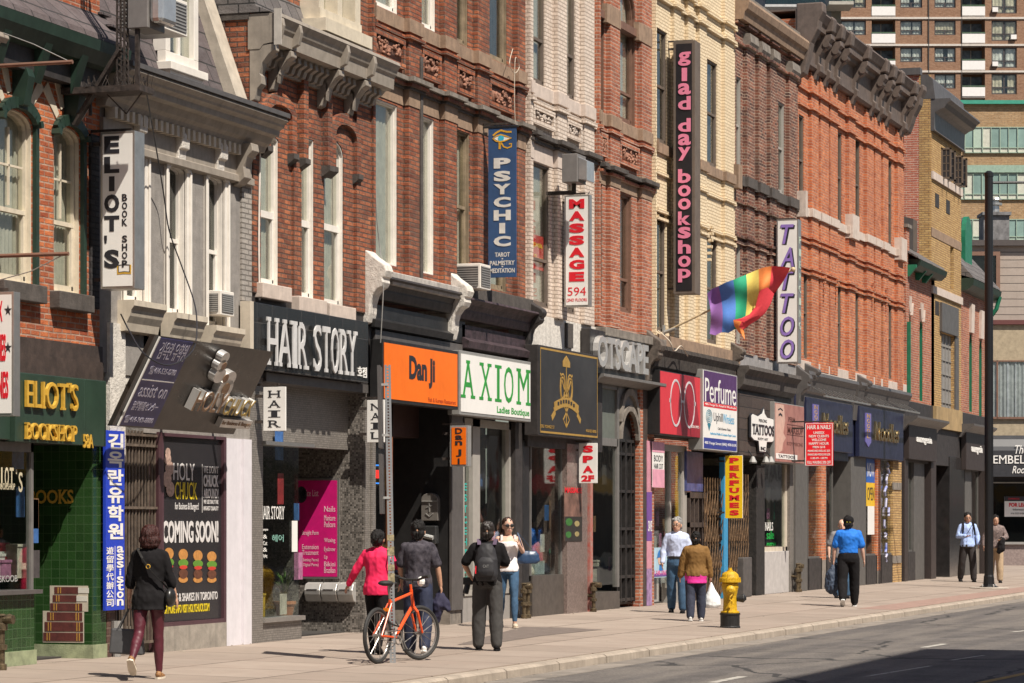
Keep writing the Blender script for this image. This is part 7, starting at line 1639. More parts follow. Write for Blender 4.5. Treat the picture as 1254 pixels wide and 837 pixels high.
 # opposite side of the street (seen only as reflections and as the shade on the road)
pA=G(1135,795);pB=G(1254,795);pC=G(955,833)
ymin=pC.y;hs_=19.0;kk=1/(-SUN.z)
yop=ymin-hs_*kk*SUN.y;xend=pA.x-hs_*kk*SUN.x
bo=thing('brick_building','tall brick building across the road that shades the asphalt','building',(20,yop,0))
MB().box(-2,xend,yop-10,yop,-.22,hs_-.22).build('wall',brickRedB,bo)
mb=MB()
for i in range(9):
 for j in range(5):mb.box(0+3.9*i,1.6+3.9*i,yop-.05,yop+.02,3.5+3.1*j,5.5+3.1*j)
mb.build('window_row',white,bo)
cols=[('pale limestone',(.5,.46,.4)),('red brown render',(.35,.16,.1)),('cream render',(.6,.52,.4)),('grey render',(.3,.3,.3)),('white render',(.7,.68,.64))]
x=xend+8;R=random.Random(12);i=0
while x<260:
 w_=R.uniform(9,16);h_=R.uniform(6.5,9.5);nm,cc=cols[i%5]
 bb=thing('shop_building','row of shops across the road, number %s from the tall shading building'%('one two three four five six seven eight nine ten eleven twelve thirteen fourteen fifteen sixteen seventeen eighteen nineteen twenty more'.split()[min(i,20)]),'building',(x,-22,0))
 bb['group']='shops across the road';bb['label']='low shop building across the road, out of view'
 MB().box(x,x+w_-.3,-32,-22,-.22,h_).build('wall',pm(nm,cc,.8),bb)
 mb=MB();[mb.box(x+.8+2.8*k,x+2.4+2.8*k,-22.03,-21.98,4+2.6*j,5.8+2.6*j)for k in range(int((w_-1)/2.8))for j in range(int((h_-4)/2.6))];mb.box(x+.5,x+w_-.8,-22.03,-21.98,.3,2.9);mb.build('window',blackWood,bb)
 MB().box(x+.3,x+w_-.6,-22.2,-21.9,3,3.6).build('fascia',[redInk,whiteSign,navyBanner,gold,greenDark][R.randrange(5)],bb)
 x+=w_;i+=1
 # street furniture and small things
def local_frame(o):return o
r,s,bf,u0,u1,z0,z1=blade_sign('blade_sign','white blade sign with red letters and dark stars cut off by the left edge',-32,17,358,510,-.15,.14,'case',whiteSign,rim=.03)
H=z1-z0;mb=MB();mb.text("VIDEO X",bf,u0+.1,u1-.13,z0+H*.76,z0+H*.93,.007,.004,bold=.03).text("MAGAZINES",bf,u0+.06,u1-.09,z0+H*.44,z0+H*.66,.007,.004,bold=.03).text("MACHINES",bf,u0+.06,u1-.06,z0+H*.14,z0+H*.36,.007,.004,bold=.03);mb.build('lettering',redInk,r)
mb=MB()
for v in(.70,.40):mb.plate(bf,u0+.1,u1-.2,z0+H*v-.008,z0+H*v+.008,.007,.003)
for v in(.85,.55):
 c=(u1-.065,z0+H*v);mb.poly(bf,[(c[0]+(.045 if j%2==0 else.018)*cos(pi/2+pi*j/5),c[1]+(.06 if j%2==0 else.024)*sin(pi/2+pi*j/5))for j in range(10)],.007,.003)
mb.build('stars',blackInk,r)
def rod(label,xw,xt,y,yw2,xs2):
 s=S(xw,0);t=TA(xt,s);z=Zs(y,s,t);r=thing('sign_rod',label,'rod',(s,0,z),group='sign hanging rods')
 MB().tube([(s,0,z),(s,t,z)],.022,8).build('bar',pm('rusty tube',(.24,.13,.09),.6,.3),r)
 t2=TA(xs2,s);MB().tube([(s,0,Zs(yw2,s,0)),(s,t2*.6,(Zs(yw2,s,0)+z)/2-.02),(s,t2,z)],.006,5).build('stay_wire',greyLight,r)
rod('upper rusty sign rod with twisted stay wire under the green eaves',-25,89,76,30,86)
rod('lower brown sign rod crossing the two arched windows',-25,84,311,350,80)
r=thing('stone_bracket','ornate pale carved eaves bracket at the top left corner','bracket',(S(2,-.3),-.3,Z(5,75,-.3)))
s=S(-2,-.25);mb=MB();za,zb=Z(3,78,-.35),Z(3,14,-.5);H=zb-za
mb.prof(s-.12,s+.16,[(0,zb),(-.3,zb),(-.33,zb-.1*H),(-.28,zb-.25*H),(-.3,zb-.4*H),(-.22,zb-.6*H),(-.12,zb-.75*H),(-.12,za),(0,za)])
for(t,v,q)in((-.24,.36,.06),(-.18,.6,.05),(-.17,.15,.055)):mb.lathe((s+.2,t,zb-v*H),[(q,-.06),(q*.9,0),(q*.4,.03)],14,'X')if False else mb.ball((s-.12,t,zb-v*H),(.06,q,q),12,8)
mb.build('bracket',taupe,r,bevel=.01)
cable('white conduit running down the left edge of the arched brick building',[cp(319,150,-.07),cp(318,220,-.07),cp(317,300,-.07),cp(318,368,-.07)],.012,white)
cable('grey cable looping beside the first white window of the carved panel building',[cp(459,170,-.02),cp(461,260,-.03),cp(466,310,-.06),cp(470,335,-.3),cp(466,420,-.28)],.008,greyLight)
cable('thin wire with a loop hanging from the sill band near the PSYCHIC banner',[cp(628,60,-.15),cp(624,78,-.2),cp(630,90,-.2),cp(636,82,-.2),cp(631,72,-.2),cp(630,120,-.2),cp(631,150,-.2)],.006,beige)
cable('dark cable along the joint between the white and rose brick buildings',[cp(722,235,-.18),cp(686,300,-.05),cp(688,350,-.05),cp(684,392,-.06)],.009)
cable('tangled wire over the rotten shop cornice of the cream brick building',[cp(806,405,-.1),cp(820,418,-.38),cp(826,430,-.42),cp(834,424,-.42),cp(842,436,-.42)],.012,beige)
pb=G(481,812);r=thing('sign_post','galvanised perforated sign post leaning left beside the orange bicycle','sign post',(pb.x,pb.y,pb.z))
topx=Vector((S(474.5,pb.y),pb.y,Z(474.5,447,pb.y)));lean=Vector((0,(TA(474.5,pb.x)-pb.y),Zs(447,pb.x,pb.y)-pb.z))
top=Vector(pb)+lean;R_=lean.normalized();wd=.062
mb=MB();Xv=Vector((sA,-cA,0));Yv=Vector((cA,sA,0))
def pst(a,b,x0,x1,y0,y1):
 P=[a+Xv*x0+Yv*y0,a+Xv*x1+Yv*y0,a+Xv*x1+Yv*y1,a+Xv*x0+Yv*y1];Q=[p+(b-a)for p in P];mb.hexa(P+Q)
n=96;L_=lean.length/n
for i in range(n):
 a=Vector(pb)+R_*L_*i
 pst(a,a+R_*L_*.5,-wd/2,wd/2,0,.004);b=a+R_*L_*.5
 pst(b,b+R_*L_*.5,-wd/2,-wd*.16,0,.004);pst(b,b+R_*L_*.5,wd*.16,wd/2,0,.004)
pst(Vector(pb),top,-wd/2-.004,-wd/2,.0,.03);pst(Vector(pb),top,wd/2,wd/2+.004,.0,.03)
mb.build('perforated_channel',pm('galvanised steel',(.46,.47,.48),.45,.6,var=.15,streak=.2),r)
mb=MB()
for f0,f1 in((.36,.39),(.31,.33),(.27,.30),(.41,.43)):pst(Vector(pb)+lean*f0,Vector(pb)+lean*f1,-wd/2-.008,wd/2+.008,-.004,.035)
mb.build('tape',pm('peeling paper tape',(.5,.42,.25),.8,var=.4,scale=25),r)
mb=MB()
for f0,f1 in((.72,.995),(.50,.70)):pst(Vector(pb)+lean*f0,Vector(pb)+lean*f1,-.11,-.075,-.28,.30)
mb.build('sign_plate',pm('back of sign plates',(.12,.11,.105),.5,.4),r)
mb=MB()
for f0 in(.76,.93,.55):pst(Vector(pb)+lean*f0,Vector(pb)+lean*(f0+.008),-.1,.0,-.01,.02)
mb.build('clamp',silver,r)
pl=G(1211,721);r=thing('lamp_post','tall black street pole with a thin arm at the corner','street pole',(pl.x,pl.y,pl.z))
zt=Zs(212,pl.x,pl.y)
MB().lathe(pl,[(.15,0),(.13,.3),(.115,.35),(.105,zt-pl.z-.1),(.115,zt-pl.z-.1),(.115,zt-pl.z),(.05,zt-pl.z+.05)],16).build('pole',pm('black pole paint',(.012,.012,.013),.4,var=.2),r)
MB().tube([(pl.x,pl.y,zt-.25),(pl.x+sA*3.5,pl.y-cA*3.5,zt-.22)],.035).build('arm',MATS['black pole paint'],r)
MB().lathe(pl,[(.24,.0),(.24,.05),(.17,.07),(.16,.12)],8).build('base_plate',MATS['black pole paint'],r)
MB().lathe((pl.x,pl.y,pl.z),[(.5,0.002),(.5,.03),(.42,.035)],20).build('footing',pm('light concrete pad',(.5,.44,.37),.9,var=.1),r)
mb=MB()
for k in range(4):a=pi/4+pi/2*k;mb.lathe((pl.x+.2*cos(a),pl.y+.2*sin(a),pl.z+.05),[(.025,0),(.025,.05),(.01,.06)],6)
mb.build('bolts',silver,r)
ph=G(894,769);sc=(769-696)*dep(ph.x,ph.y)/F/.95
r=thing('fire_hydrant','yellow fire hydrant with black base at the kerb','fire hydrant',tuple(ph));yel=pm('hydrant yellow',(.70,.41,.008),.5,var=.25,scale=22,bump=.35,streak=.25);c=ph
q=lambda pr:[(a*sc,b*sc)for a,b in pr]
MB().lathe(c,q([(.165,0),(.165,.02),(.155,.03),(.155,.20),(.165,.21),(.165,.235)]),20).build('base',blackPaint,r)
MB().lathe(c,q([(.15,.236),(.15,.26),(.115,.275),(.11,.32),(.105,.5),(.12,.58),(.135,.64),(.135,.70),(.12,.72),(.175,.725),(.175,.765),(.16,.77)]),24).build('barrel',yel,r,smooth=False)
MB().lathe(c,q([(.165,.772),(.165,.79),(.145,.80),(.13,.85),(.085,.89),(.05,.90),(.05,.915),(.032,.92),(.032,.955),(.01,.955)]),24).build('bonnet',yel,r)
mb=MB()
for k in range(10):a=2*pi*k/10;mb.lathe((c[0]+.155*sc*cos(a),c[1]+.155*sc*sin(a),c[2]+.765*sc),q([(.014,0),(.014,.035)]),6)
mb.build('bolts',yel,r)
dv=Vector((sA,-cA,0))*sc;fv=Vector((-cA,-sA,0))*sc;cc=Vector(c)
nb=Vector((0,0,.47*sc));MB().tube([cc+nb+dv*.1,cc+nb+dv*.19,cc+nb+dv*.2,cc+nb+dv*.22,cc+nb+dv*.26],[.05*sc,.065*sc,.07*sc,.065*sc,.025*sc],12).build('outlet_cap',blackPaint,r)
nb=Vector((0,0,.60*sc));MB().tube([cc+nb+fv*.08,cc+nb+fv*.15,cc+nb+fv*.17,cc+nb+fv*.20],[.075*sc,.08*sc,.07*sc,.03*sc],14).build('steamer_cap',yel,r)
mb=MB();pts=[cc+fv*.17+Vector((.02*sin(k*1.3),.02*cos(k*1.7),(.60-.035*k)*sc))for k in range(9)];mb.tube(pts,.012*sc,5);mb.build('chain',yel,r)
brassO=pm('tarnished brass pipework',(.20,.15,.09),.5,.6,var=.4,scale=20)
def standpipe(label,px,yb,yt,t=-.18,two=False):
 s=S(px,t);z1=Z(px,yt,t);r=thing('standpipe',label,'standpipe',(s,t,gz(t)),group='wall standpipes');z0=gz(t)
 mb=MB();H=z1-z0
 for k in((0,.2)if two else(0,)):
  c=(s+k,t,z0);mb.lathe(c,[(.055,0),(.055,.06),(.035,.07),(.035,H*.35),(.06,H*.36),(.06,H*.45),(.035,H*.46),(.035,H*.7),(.065,H*.71),(.065,H*.82),(.045,H*.84),(.045,H*.96),(.06,H*.97),(.03,H)],12)
 mb.build('riser',brassO,r)
 mb=MB();mb.tube([(s,t,z0+H*.9),(s,t-.14,z0+H*.9)],[.04,.05],10);mb.tube([(s,t,z0+H*.9),(s+.18,t,z0+H*.92)],[.03,.045],10);mb.tube([(s,t,z0+H*.55),(s,.02,z0+H*.55)],.03,8);mb.build('outlet',brassO,r)
standpipe('brass wall standpipe cut by the left edge under the bookshop window',2,803,752,-.25)
standpipe('double brass standpipe at the right end of the AXIOM shop front',642,757,714,-.16,True)
standpipe('single brass standpipe in front of the bronze riser beside the iron gate',727,748,713,-.16)
standpipe('silvery standpipe at the grey pier of the nail shop',977,724,690,-.16,True)
sf=S(812,0);zb_=Zs(408,sf,0);tt_=TA(970,sf);zt_=Zs(331,sf,tt_)
r=thing('flag','rainbow striped flag blowing from an angled staff in front of the cream building','flag',(sf,0,zb_))
MB().tube([(sf,0,zb_),(sf,tt_,zt_)],.02,8).ball((sf,tt_-.02,zt_+.01),.05,10,8).build('staff',pm('pale varnished staff',(.55,.42,.25),.5),r)
MB().box(sf-.06,sf+.06,-.03,0,zb_-.15,zb_+.15).tube([(sf,0,zb_),(sf,-.25,zb_+.14*.6)],.035,8).build('socket',greyLight,r)
topE=[(866,360),(872,354),(880,350.5),(889,346),(898,343),(906,339.5),(914,336.5),(922,333),(929,330),(936,327.5),(945,326.2),(955,326.5),(968,328)]
botE=[(869,409),(876,411),(884,407),(892,408),(899,404),(905,402),(911,400),(918,397),(925,393),(930,388),(935,381),(941,371),(949,359)]
nu,nv=13,12;V_=[];F_=[];FM=[]
def interp(E,u):k=u*(len(E)-1);i=min(int(k),len(E)-2);f_=k-i;return(E[i][0]*(1-f_)+E[i+1][0]*f_,E[i][1]*(1-f_)+E[i+1][1]*f_)
NU=48
for i in range(NU+1):
 u=i/NU;a=interp(topE,u);b=interp(botE,u)
 for j in range(nv+1):
  v=j/nv;x=a[0]*(1-v)+b[0]*v+3.0*sin(pi*v)*(1-.5*u);y=a[1]*(1-v)+b[1]*v
  t0=TA(x,sf);ss=sf-.3+.16*sin(3.1*v+5*u)+.07*sin(13*u+4*v)+.05*sin(9*v-7*u)
  V_.append((ss,TA(x,ss),Zs(y,ss,TA(x,ss))))
for i in range(NU):
 for j in range(nv):F_.append((i*(nv+1)+j,(i+1)*(nv+1)+j,(i+1)*(nv+1)+j+1,i*(nv+1)+j+1));FM.append(i*6//NU)
k0_=len(V_);flap=[[(948,360),(940,352),(930,356)],[(944,372),(935,372),(925,376)],[(937,384),(928,384),(918,385)],[(928,392),(918,390),(908,390)],[(918,398),(908,394),(898,392)],[(911,404),(905,401),(899,399)],[(912,416),(909,411),(905,408)]]
for row in flap:
 for j,(x,y)in enumerate(row):
  ss=sf-.55-.1*(j==1);V_.append((ss,TA(x,ss),Zs(y,ss,TA(x,ss))))
for i in range(len(flap)-1):
 for j in range(2):F_.append((k0_+i*3+j,k0_+i*3+j+1,k0_+(i+1)*3+j+1,k0_+(i+1)*3+j));FM.append(5 if i<5 and j==0 else(5 if i<4 else 4))
mb=MB();mb.v=V_;mb.f=F_;o=mb.build('cloth',None,r,smooth=True)
for nme,c in(('flag purple',(.30,.14,.42)),('flag blue',(.08,.21,.58)),('flag green',(.02,.36,.19)),('flag yellow',(.85,.68,.16)),('flag orange',(.92,.28,.07)),('flag red',(.82,.06,.08))):o.data.materials.append(pm(nme,c,.7,var=.06,scale=20))
for p,m_ in zip(o.data.polygons,FM):p.material_index=m_
pr_=G(461,814.5);pf_=G(508,811.5)
def bicycle():
 ang=atan2(sA*.90-cA*.44,cA*.90+sA*.44)
 r=thing('bicycle','orange red bicycle with black tyres locked to the perforated post','bicycle',(pr_.x+cA*.22,pr_.y+sA*.22,pr_.z+.004),ang-pi/2,local=True)
 R=.325;WB=1.04;steer=radians(-19)
 org=pm('orange bicycle paint',(.80,.09,.015),.3,var=.05);blk=pm('black rubber',(.025,.024,.023),.7,var=.1);rimM=pm('worn alloy rim',(.35,.33,.31),.35,.7)
 def wheel(c,ax):
  c=Vector(c);ax=Vector(ax).normalized()
  w=MB().torus(c,R-.022,.024,ax,40,8).build('wheel',blk,r)
  MB().torus(c,R-.05,.012,ax,40,6).build('rim',rimM,w)
  a=ax.orthogonal().normalized();b=ax.cross(a);mb=MB()
  for k in range(28):
   th=2*pi*k/28;e=a*cos(th)+b*sin(th);e2=a*cos(th+.35*(1 if k%2 else-1))+b*sin(th+.35*(1 if k%2 else-1))
   mb.tube([c+e*.02+ax*(.03 if k%4<2 else-.03),c+e2*(R-.05)],.0022,4)
  mb.tube([c-ax*.05,c+ax*.05],.022,10);mb.build('spokes',rimM,w)
 wheel((0,0,R),(1,0,0));fc=Vector((0,WB,R));axf=Vector((cos(steer),sin(steer),0));wheel(fc,axf)
 bb=Vector((0,.43,.29));st=Vector((0,.30,.74));ht=Vector((0,.84,.80));hb=Vector((0,.88,.66));rh=Vector((0,0,R))
 mb=MB();mb.tube([bb,st],.017,8);mb.tube([st-Vector((0,.01,.04)),ht],.018,8);mb.tube([bb,hb],.021,8);mb.tube([ht+Vector((0,-.01,.04)),hb-Vector((0,-.01,.03))],.021,8)
 for x in(-.045,.045):mb.tube([bb+Vector((x*.6,-.02,0)),rh+Vector((x*1.3,0,0))],.011,6);mb.tube([st+Vector((x*.5,0,-.05)),rh+Vector((x*1.3,0,0))],.010,6)
 mb.build('frame',org,r)
 side=axf;mb=MB()
 for x in(-.055,.055):mb.tube([hb+Vector((0,.01,-.02)),hb+side*x+Vector((0,.03,-.08)),fc+side*x*1.0+Vector((0,-.0,0))],[.02,.018,.013],8)
 mb.tube([ht,ht+Vector((0,-.02,.1))],.016,8);mb.build('fork',org,r)
 hc_=ht+Vector((0,.02,.16));mb=MB();mb.tube([ht+Vector((0,0,.05)),hc_],.016,8);mb.tube([hc_-side*.30+Vector((0,-.05,.04)),hc_-side*.1,hc_+side*.1,hc_+side*.30+Vector((0,-.05,.04))],.014,8);h=mb.build('handlebar',blk,r)
 for sg_ in(-1,1):MB().tube([hc_+side*.2*sg_+Vector((0,-.03,.03)),hc_+side*.33*sg_+Vector((0,-.06,.045))],.019,8).build('grip',blk,h)
 MB().ball(hc_+side*.12+Vector((0,.05,-.02)),(.05,.05,.06),8,6).build('light',whiteSign,h)
 mb=MB();mb.tube([st,st+Vector((0,-.03,.16))],.013,8);sp_=mb.build('seat_post',rimM,r)
 mb=MB();sc_=st+Vector((0,-.04,.19));mb.ball(sc_+Vector((0,-.06,0)),(.085,.11,.035),12,8);mb.ball(sc_+Vector((0,.08,-.005)),(.035,.13,.028),12,8);mb.build('saddle',blk,r,smooth=True)
 mb=MB();mb.torus(bb+Vector((.05,0,0)),.085,.008,(1,0,0),28,6);mb.tube([bb-Vector((.07,0,0)),bb+Vector((.07,0,0))],.02,8);mb.tube([bb+Vector((.07,0,0)),bb+Vector((.085,.07,-.15))],.011,6);mb.tube([bb-Vector((.07,0,0)),bb+Vector((-.085,-.07,.15))],.011,6)
 mb.tube([bb+Vector((.05,0,.085)),rh+Vector((.05,0,.04))],.005,5);mb.tube([bb+Vector((.05,0,-.085)),rh+Vector((.05,0,-.04))],.005,5);cr_=mb.build('crankset',rimM,r)
 for x,d in((.13,Vector((0,.07,-.15))),(-.13,Vector((0,-.07,.15)))):MB().box(bb.x+x-.045,bb.x+x+.045,bb.y+d.y-.035,bb.y+d.y+.035,bb.z+d.z-.01,bb.z+d.z+.01).build('pedal',blk,r)
 mb=MB();mb.tube([(-.02,.2,.55),(.06,.24,.45),(.08,.38,.42),(0,.42,.5)],.012,6);mb.build('cable_lock',blk,r)
 MB().box(-.03,.03,.2,.22,.6,.64).build('reflector',pm('orange reflector',(.9,.25,.02),.2),r)
bicycle()
RL=random.Random(4);mb=MB()
for k in range(520):
 q=RL.random();x=RL.uniform(26,95);y=(-CW-.2-.4*RL.random()**2)if q<.45 else(-.05-.25*RL.random()**2 if q<.75 else-RL.uniform(.1,CW));z=(-.212 if q<.45 else gz(y))+.004
 a=RL.uniform(0,3.14);w_=RL.uniform(.008,.03);h_=w_*RL.uniform(.5,1.2);mb.quad((x-w_*cos(a),y-w_*sin(a),z),(x+h_*sin(a),y-h_*cos(a),z+.003),(x+w_*cos(a),y+w_*sin(a),z+RL.uniform(0,.012)),(x-h_*sin(a),y+h_*cos(a),z))
o=mb.build('litter',pm('grit and litter',(.42,.36,.28),.9,var=.9,scale=3,col2=(.07,.06,.05)));o['kind']='stuff';o['label']='scattered bits of grit and litter on pavement and gutter';o['category']='litter'
def blobmesh(mb,voxel,name,mat,parent,fold=0.0,fs=9.0,smooth=4,seed=0,org=None,strand=0):
 me=bpy.data.meshes.new(name);me.from_pydata(mb.v,[],mb.f);me.update()
 o=bpy.data.objects.new(name,me);COL.objects.link(o)
 m=o.modifiers.new('r','REMESH');m.mode='VOXEL';m.voxel_size=voxel
 if smooth:q=o.modifiers.new('s','SMOOTH');q.iterations=smooth;q.factor=.5
 dg=bpy.context.evaluated_depsgraph_get();nm=bpy.data.meshes.new_from_object(o.evaluated_get(dg));o.modifiers.clear()
 o.data=nm;nm.name=name;bpy.data.meshes.remove(me)
 if fold:
  nm.update();of=Vector((seed*3.1,seed*1.7,seed*.9));nn=[v.normal.copy()for v in nm.vertices]
  for v,n_ in zip(nm.vertices,nn):
   p=v.co;a=noise.noise(Vector((p.x*fs,p.y*fs,p.z*fs*.55))+of)+.5*noise.noise(Vector((p.x*fs*2.3+p.z*6,p.y*fs*2,p.z*fs*1.6))+of)
   a=-abs(a)*1.4+.25;v.co=p+n_*fold*a
 if strand:
  nm.update();nn=[v.normal.copy()for v in nm.vertices]
  for v,n_ in zip(nm.vertices,nn):p=v.co;v.co=p+n_*strand*(noise.noise(Vector((p.x*55,p.y*55,p.z*9)))+.6*noise.noise(Vector((p.x*20,p.y*20,p.z*16))))
 nm.materials.clear();nm.materials.append(mat)
 for p in nm.polygons:p.use_smooth=True
 o.parent=parent
 if org is not None:
  for v in nm.vertices:v.co-=org
 if parent:ORG[o.name]=ORG[parent.name]
 return o
 # people
skinA=pm('warm skin',(.52,.29,.19),.5,var=.08);skinB=pm('tanned skin',(.42,.22,.135),.5,var=.08);skinC=pm('light skin',(.62,.38,.28),.5,var=.08)
def loft(mb,rings,n=18):
 vs=[];fs=[]
 for(x,y,z,rx,ry)in rings:
  for j in range(n):
   th=2*pi*j/n;cx_=cos(th);sy_=sin(th);vs.append((x+rx*cx_,y+ry*sy_,z))
 m=len(rings)
 for i in range(m-1):
  for j in range(n):fs.append((i*n+j,i*n+(j+1)%n,(i+1)*n+(j+1)%n,(i+1)*n+j))
 fs+=[tuple(reversed(range(n))),tuple(range((m-1)*n,m*n))]
 mb.add(vs,fs)
def cap(mb,a,b,ra,rb,n=12):
 a,b=Vector(a),Vector(b);mb.tube([a,b],[ra,rb],n);mb.ball(a,ra,n,8);mb.ball(b,rb,n,8)
def limb(mb,P,R,n=12):
 for i in range(len(P)-1):cap(mb,P[i],P[i+1],R[i],R[i+1],n)
ROT=lambda v,ax,a:Quaternion(ax,a)@v
class Person:
 def __init__(s,label,px,py,hpx,heading,legs,arms,lean=0.0,bust=0.0,sc_w=1.0,headturn=0.0,group=None,skin=skinA,hd=(0,0)):
  g=G(px,py);d=dep(g.x,g.y);H=hpx*d/F;s.k=H/1.70;s.skin=skin;s.w=sc_w
  s.root=thing('person',label,'person',tuple(g),A-pi/2+radians(heading),local=True);s.root.scale=(s.k,s.k,s.k)
  s.bust=bust
  s.legs=[]
  low=9
  for sx,(hip,knee,spl)in zip((-1,1),legs):
   h=Vector((sx*.088*sc_w,0,.90));a=radians(hip);sp=radians(spl)*sx
   kn=h+Vector((sin(sp)*.42,sin(a)*.42,-cos(a)*.42));b=a-radians(knee)
   an=kn+Vector((sin(sp)*.2,sin(b)*.40,-cos(b)*.40));s.legs.append([h,kn,an,b]);low=min(low,an.z-.085 if abs(b)<.6 else an.z-.14)
  s.dz=-low
  for L_ in s.legs:
   for i in range(3):L_[i]=L_[i]+Vector((0,0,s.dz))
  dz=Vector((0,0,s.dz));ln=Vector((0,lean,0));s.ln=lean
  s.sh=[Vector((sx*.158*sc_w,lean*.9,1.362))+dz for sx in(-1,1)]
  s.arms=[]
  for i,(el,ha)in enumerate(arms):s.arms.append([s.sh[i],Vector(el)+dz+ln*.6,Vector(ha)+dz+ln*.5])
  s.turn=radians(headturn);s.hc=Vector((hd[0],lean*1.1+.015+hd[1],1.562))+dz
  s.body()
 def T(s,p):
  q=ROT(Vector(p),(0,0,1),s.turn);return s.hc+q*1.12
 def torso(s,mb,e=0.0,zb=.86,zt=1.42,flare=0.0,wz=1.0):
  w=s.w*wz;L=s.ln;Z0=s.dz
  R=[(.80,.150,.105,0),(.86,.165,.115,.0),(.92,.168,.118,.05),(1.0,.150,.105,.2),(1.08,.138,.096,.35),(1.16,.148,.104,.5),(1.25,.165,.112+s.bust*.5,.7),(1.32,.178,.112+s.bust*.3,.8),(1.375,.170,.092,.9),(1.405,.145,.080,.93),(1.425,.105,.070,.96),(1.45,.068,.058,1)]
  rs=[]
  for z,rx,ry,k in R:
   if z<zb-.001 or z>zt+.001:continue
   f=flare*max(0,(1.0-z)/.2)if flare else 0
   rs.append((0,L*k+(s.bust*.3 if 1.2<z<1.35 else 0),z+Z0,rx*w+e+f,ry*w+e+f))
  if zb<R[0][0]:rs.insert(0,(0,0,zb+Z0,.150*w+e+flare*1.3,.108*w+e+flare*1.3))
  loft(mb,rs)
 def hand(s,mb,i,curl=.5):
  el,ha=s.arms[i][1],s.arms[i][2];d=(ha-el).normalized();sx=-1 if i==0 else 1
  side=Vector((0,1,0));n_=d.cross(side)
  if n_.length<.3:side=Vector((1,0,0));n_=d.cross(side)
  n_.normalize();side=n_.cross(d).normalized();inn=n_ if n_.x*sx<0 else-n_
  pc=ha+d*.045;q=Matrix((side,inn,d)).transposed();mb.ball(pc,(.038,.018,.052),10,8,q)
  for k in range(4):
   b0=ha+d*.085+side*(.027-.018*k);l=(.036,.042,.039,.030)[k]
   b1=b0+d*l*(1-curl*.3)+inn*l*curl*.6;b2=b1+d*l*.7*(1-curl)+inn*l*.8*curl
   limb(mb,[b0-d*.02,b1,b2],[.0098,.0092,.008],7)
  t0=ha+d*.03+side*.03;t1=t0+d*.03+side*.025+inn*.012;t2=t1+d*.03+inn*.012;limb(mb,[t0,t1,t2],[.012,.0105,.009],7)
  return pc+d*.05+inn*.02
 def body(s):
  mb=MB();k=s.w
  s.torso(mb,-.006)
  T=s.T;Q=Matrix.Rotation(s.turn,3,'Z')
  mb.ball(T((0,-.008,.015)),(.082,.103,.110),16,12,Q);mb.ball(T((0,.018,-.05)),(.063,.074,.074),14,10,Q);mb.ball(T((0,.045,-.085)),(.031,.031,.027),10,8,Q)
  mb.ball(T((0,.088,-.012)),(.011,.014,.022),8,6,Q);mb.ball(T((0,.097,-.028)),(.015,.013,.011),8,6,Q);mb.ball(T((0,.075,-.06)),(.024,.012,.010),8,6,Q)
  for x in(-1,1):mb.ball(T((x*.075,-.005,-.012)),(.011,.022,.035),8,6,Q)
  cap(mb,Vector((0,s.ln*.95,1.41+s.dz)),s.hc+Vector((0,-.014,-.05)),.060*min(k,1.1),.054,12)
  s.grip=[]
  for i in(0,1):
   a,b,c=s.arms[i];m=(a+b)/2;limb(mb,[a,m,b,(b+c)/2+(b-c)*.15,c],[.047*k,.043*k,.034*k,.036*k,.025],12);s.grip.append(s.hand(mb,i))
  for h,kn,an,b in s.legs:limb(mb,[h,(h+kn)/2,kn,kn+(an-kn)*.35,an],[.085*k,.072*k,.052*k,.054*k,.034],12)
  s.bodyo=blobmesh(mb,.0088,'body',s.skin,s.root,smooth=3)
 def face(s,glasses=None,brows=blackInk):
  T=s.T;Q=Matrix.Rotation(s.turn,3,'Z')
  for x in(-.03,.03):
   MB().ball(T((x,.078,.006)),(.011,.007,.006),8,6,Q).build('eye',pm('eye white',(.7,.68,.65),.3),s.root)
   MB().ball(T((x,.084,.006)),(.0055,.003,.0055),8,6,Q).build('iris',blackInk,s.root)
   MB().ball(T((x,.083,.028)),(.018,.005,.004),8,6,Q).build('eyebrow',brows,s.root)
  MB().ball(T((0,.087,-.061)),(.021,.005,.0065),8,6,Q).build('mouth',pm('lips',(.45,.13,.11),.4),s.root)
  if glasses:
   mb=MB()
   for x in(-.033,.033):
    if glasses=='sun':mb.ball(T((x,.092,.004)),(.033,.007,.026),12,8,Q)
    else:mb.torus(T((x,.094,.004)),.022,.0025,Q@Vector((0,1,0)),18,5)
    mb.tube([T((x*1.9,.088,.006)),T((x*2.3,0,.004))],.003,5)
   mb.tube([T((-.012,.097,.006)),T((.012,.097,.006))],.003,5);mb.build('glasses',blackPaint,s.root)
 def shirt(s,mat,zb=.90,sleeve='long',e=.014,flare=.0,fold=.006,name='shirt',zt=1.42,wz=1.0,seed=0,pu=1.0):
  mb=MB();s.torso(mb,e,zb,zt,flare,wz);k=s.w
  if sleeve!='none':
   for q in s.sh:cap(mb,Vector((0,s.ln*.93,1.405+s.dz)),q+Vector((0,0,.0)),.062*k+e*.5,.047*k+e*.6,12)
  for i in(0,1):
   a,b,c=s.arms[i]
   if sleeve=='long':limb(mb,[a+Vector((0,0,-.005)),(a+b)/2,b,(b+c)/2,b+(c-b)*.94],[(.045+e)*k,(.043+e)*k,.038+e,.034+e,.026+e],12)
   elif sleeve=='three':limb(mb,[a,(a+b)/2,b,b+(c-b)*.35],[.047*k+e,.043*k+e,.039+e,.040+e],12)
   elif sleeve=='short':limb(mb,[a,a+(b-a)*.5,a+(b-a)*.82],[.048*k+e,.048*k+e,.050*k+e*.9],12)
   elif sleeve=='none':pass
  return blobmesh(mb,.012,name,mat,s.root,fold,seed=seed,smooth=2)
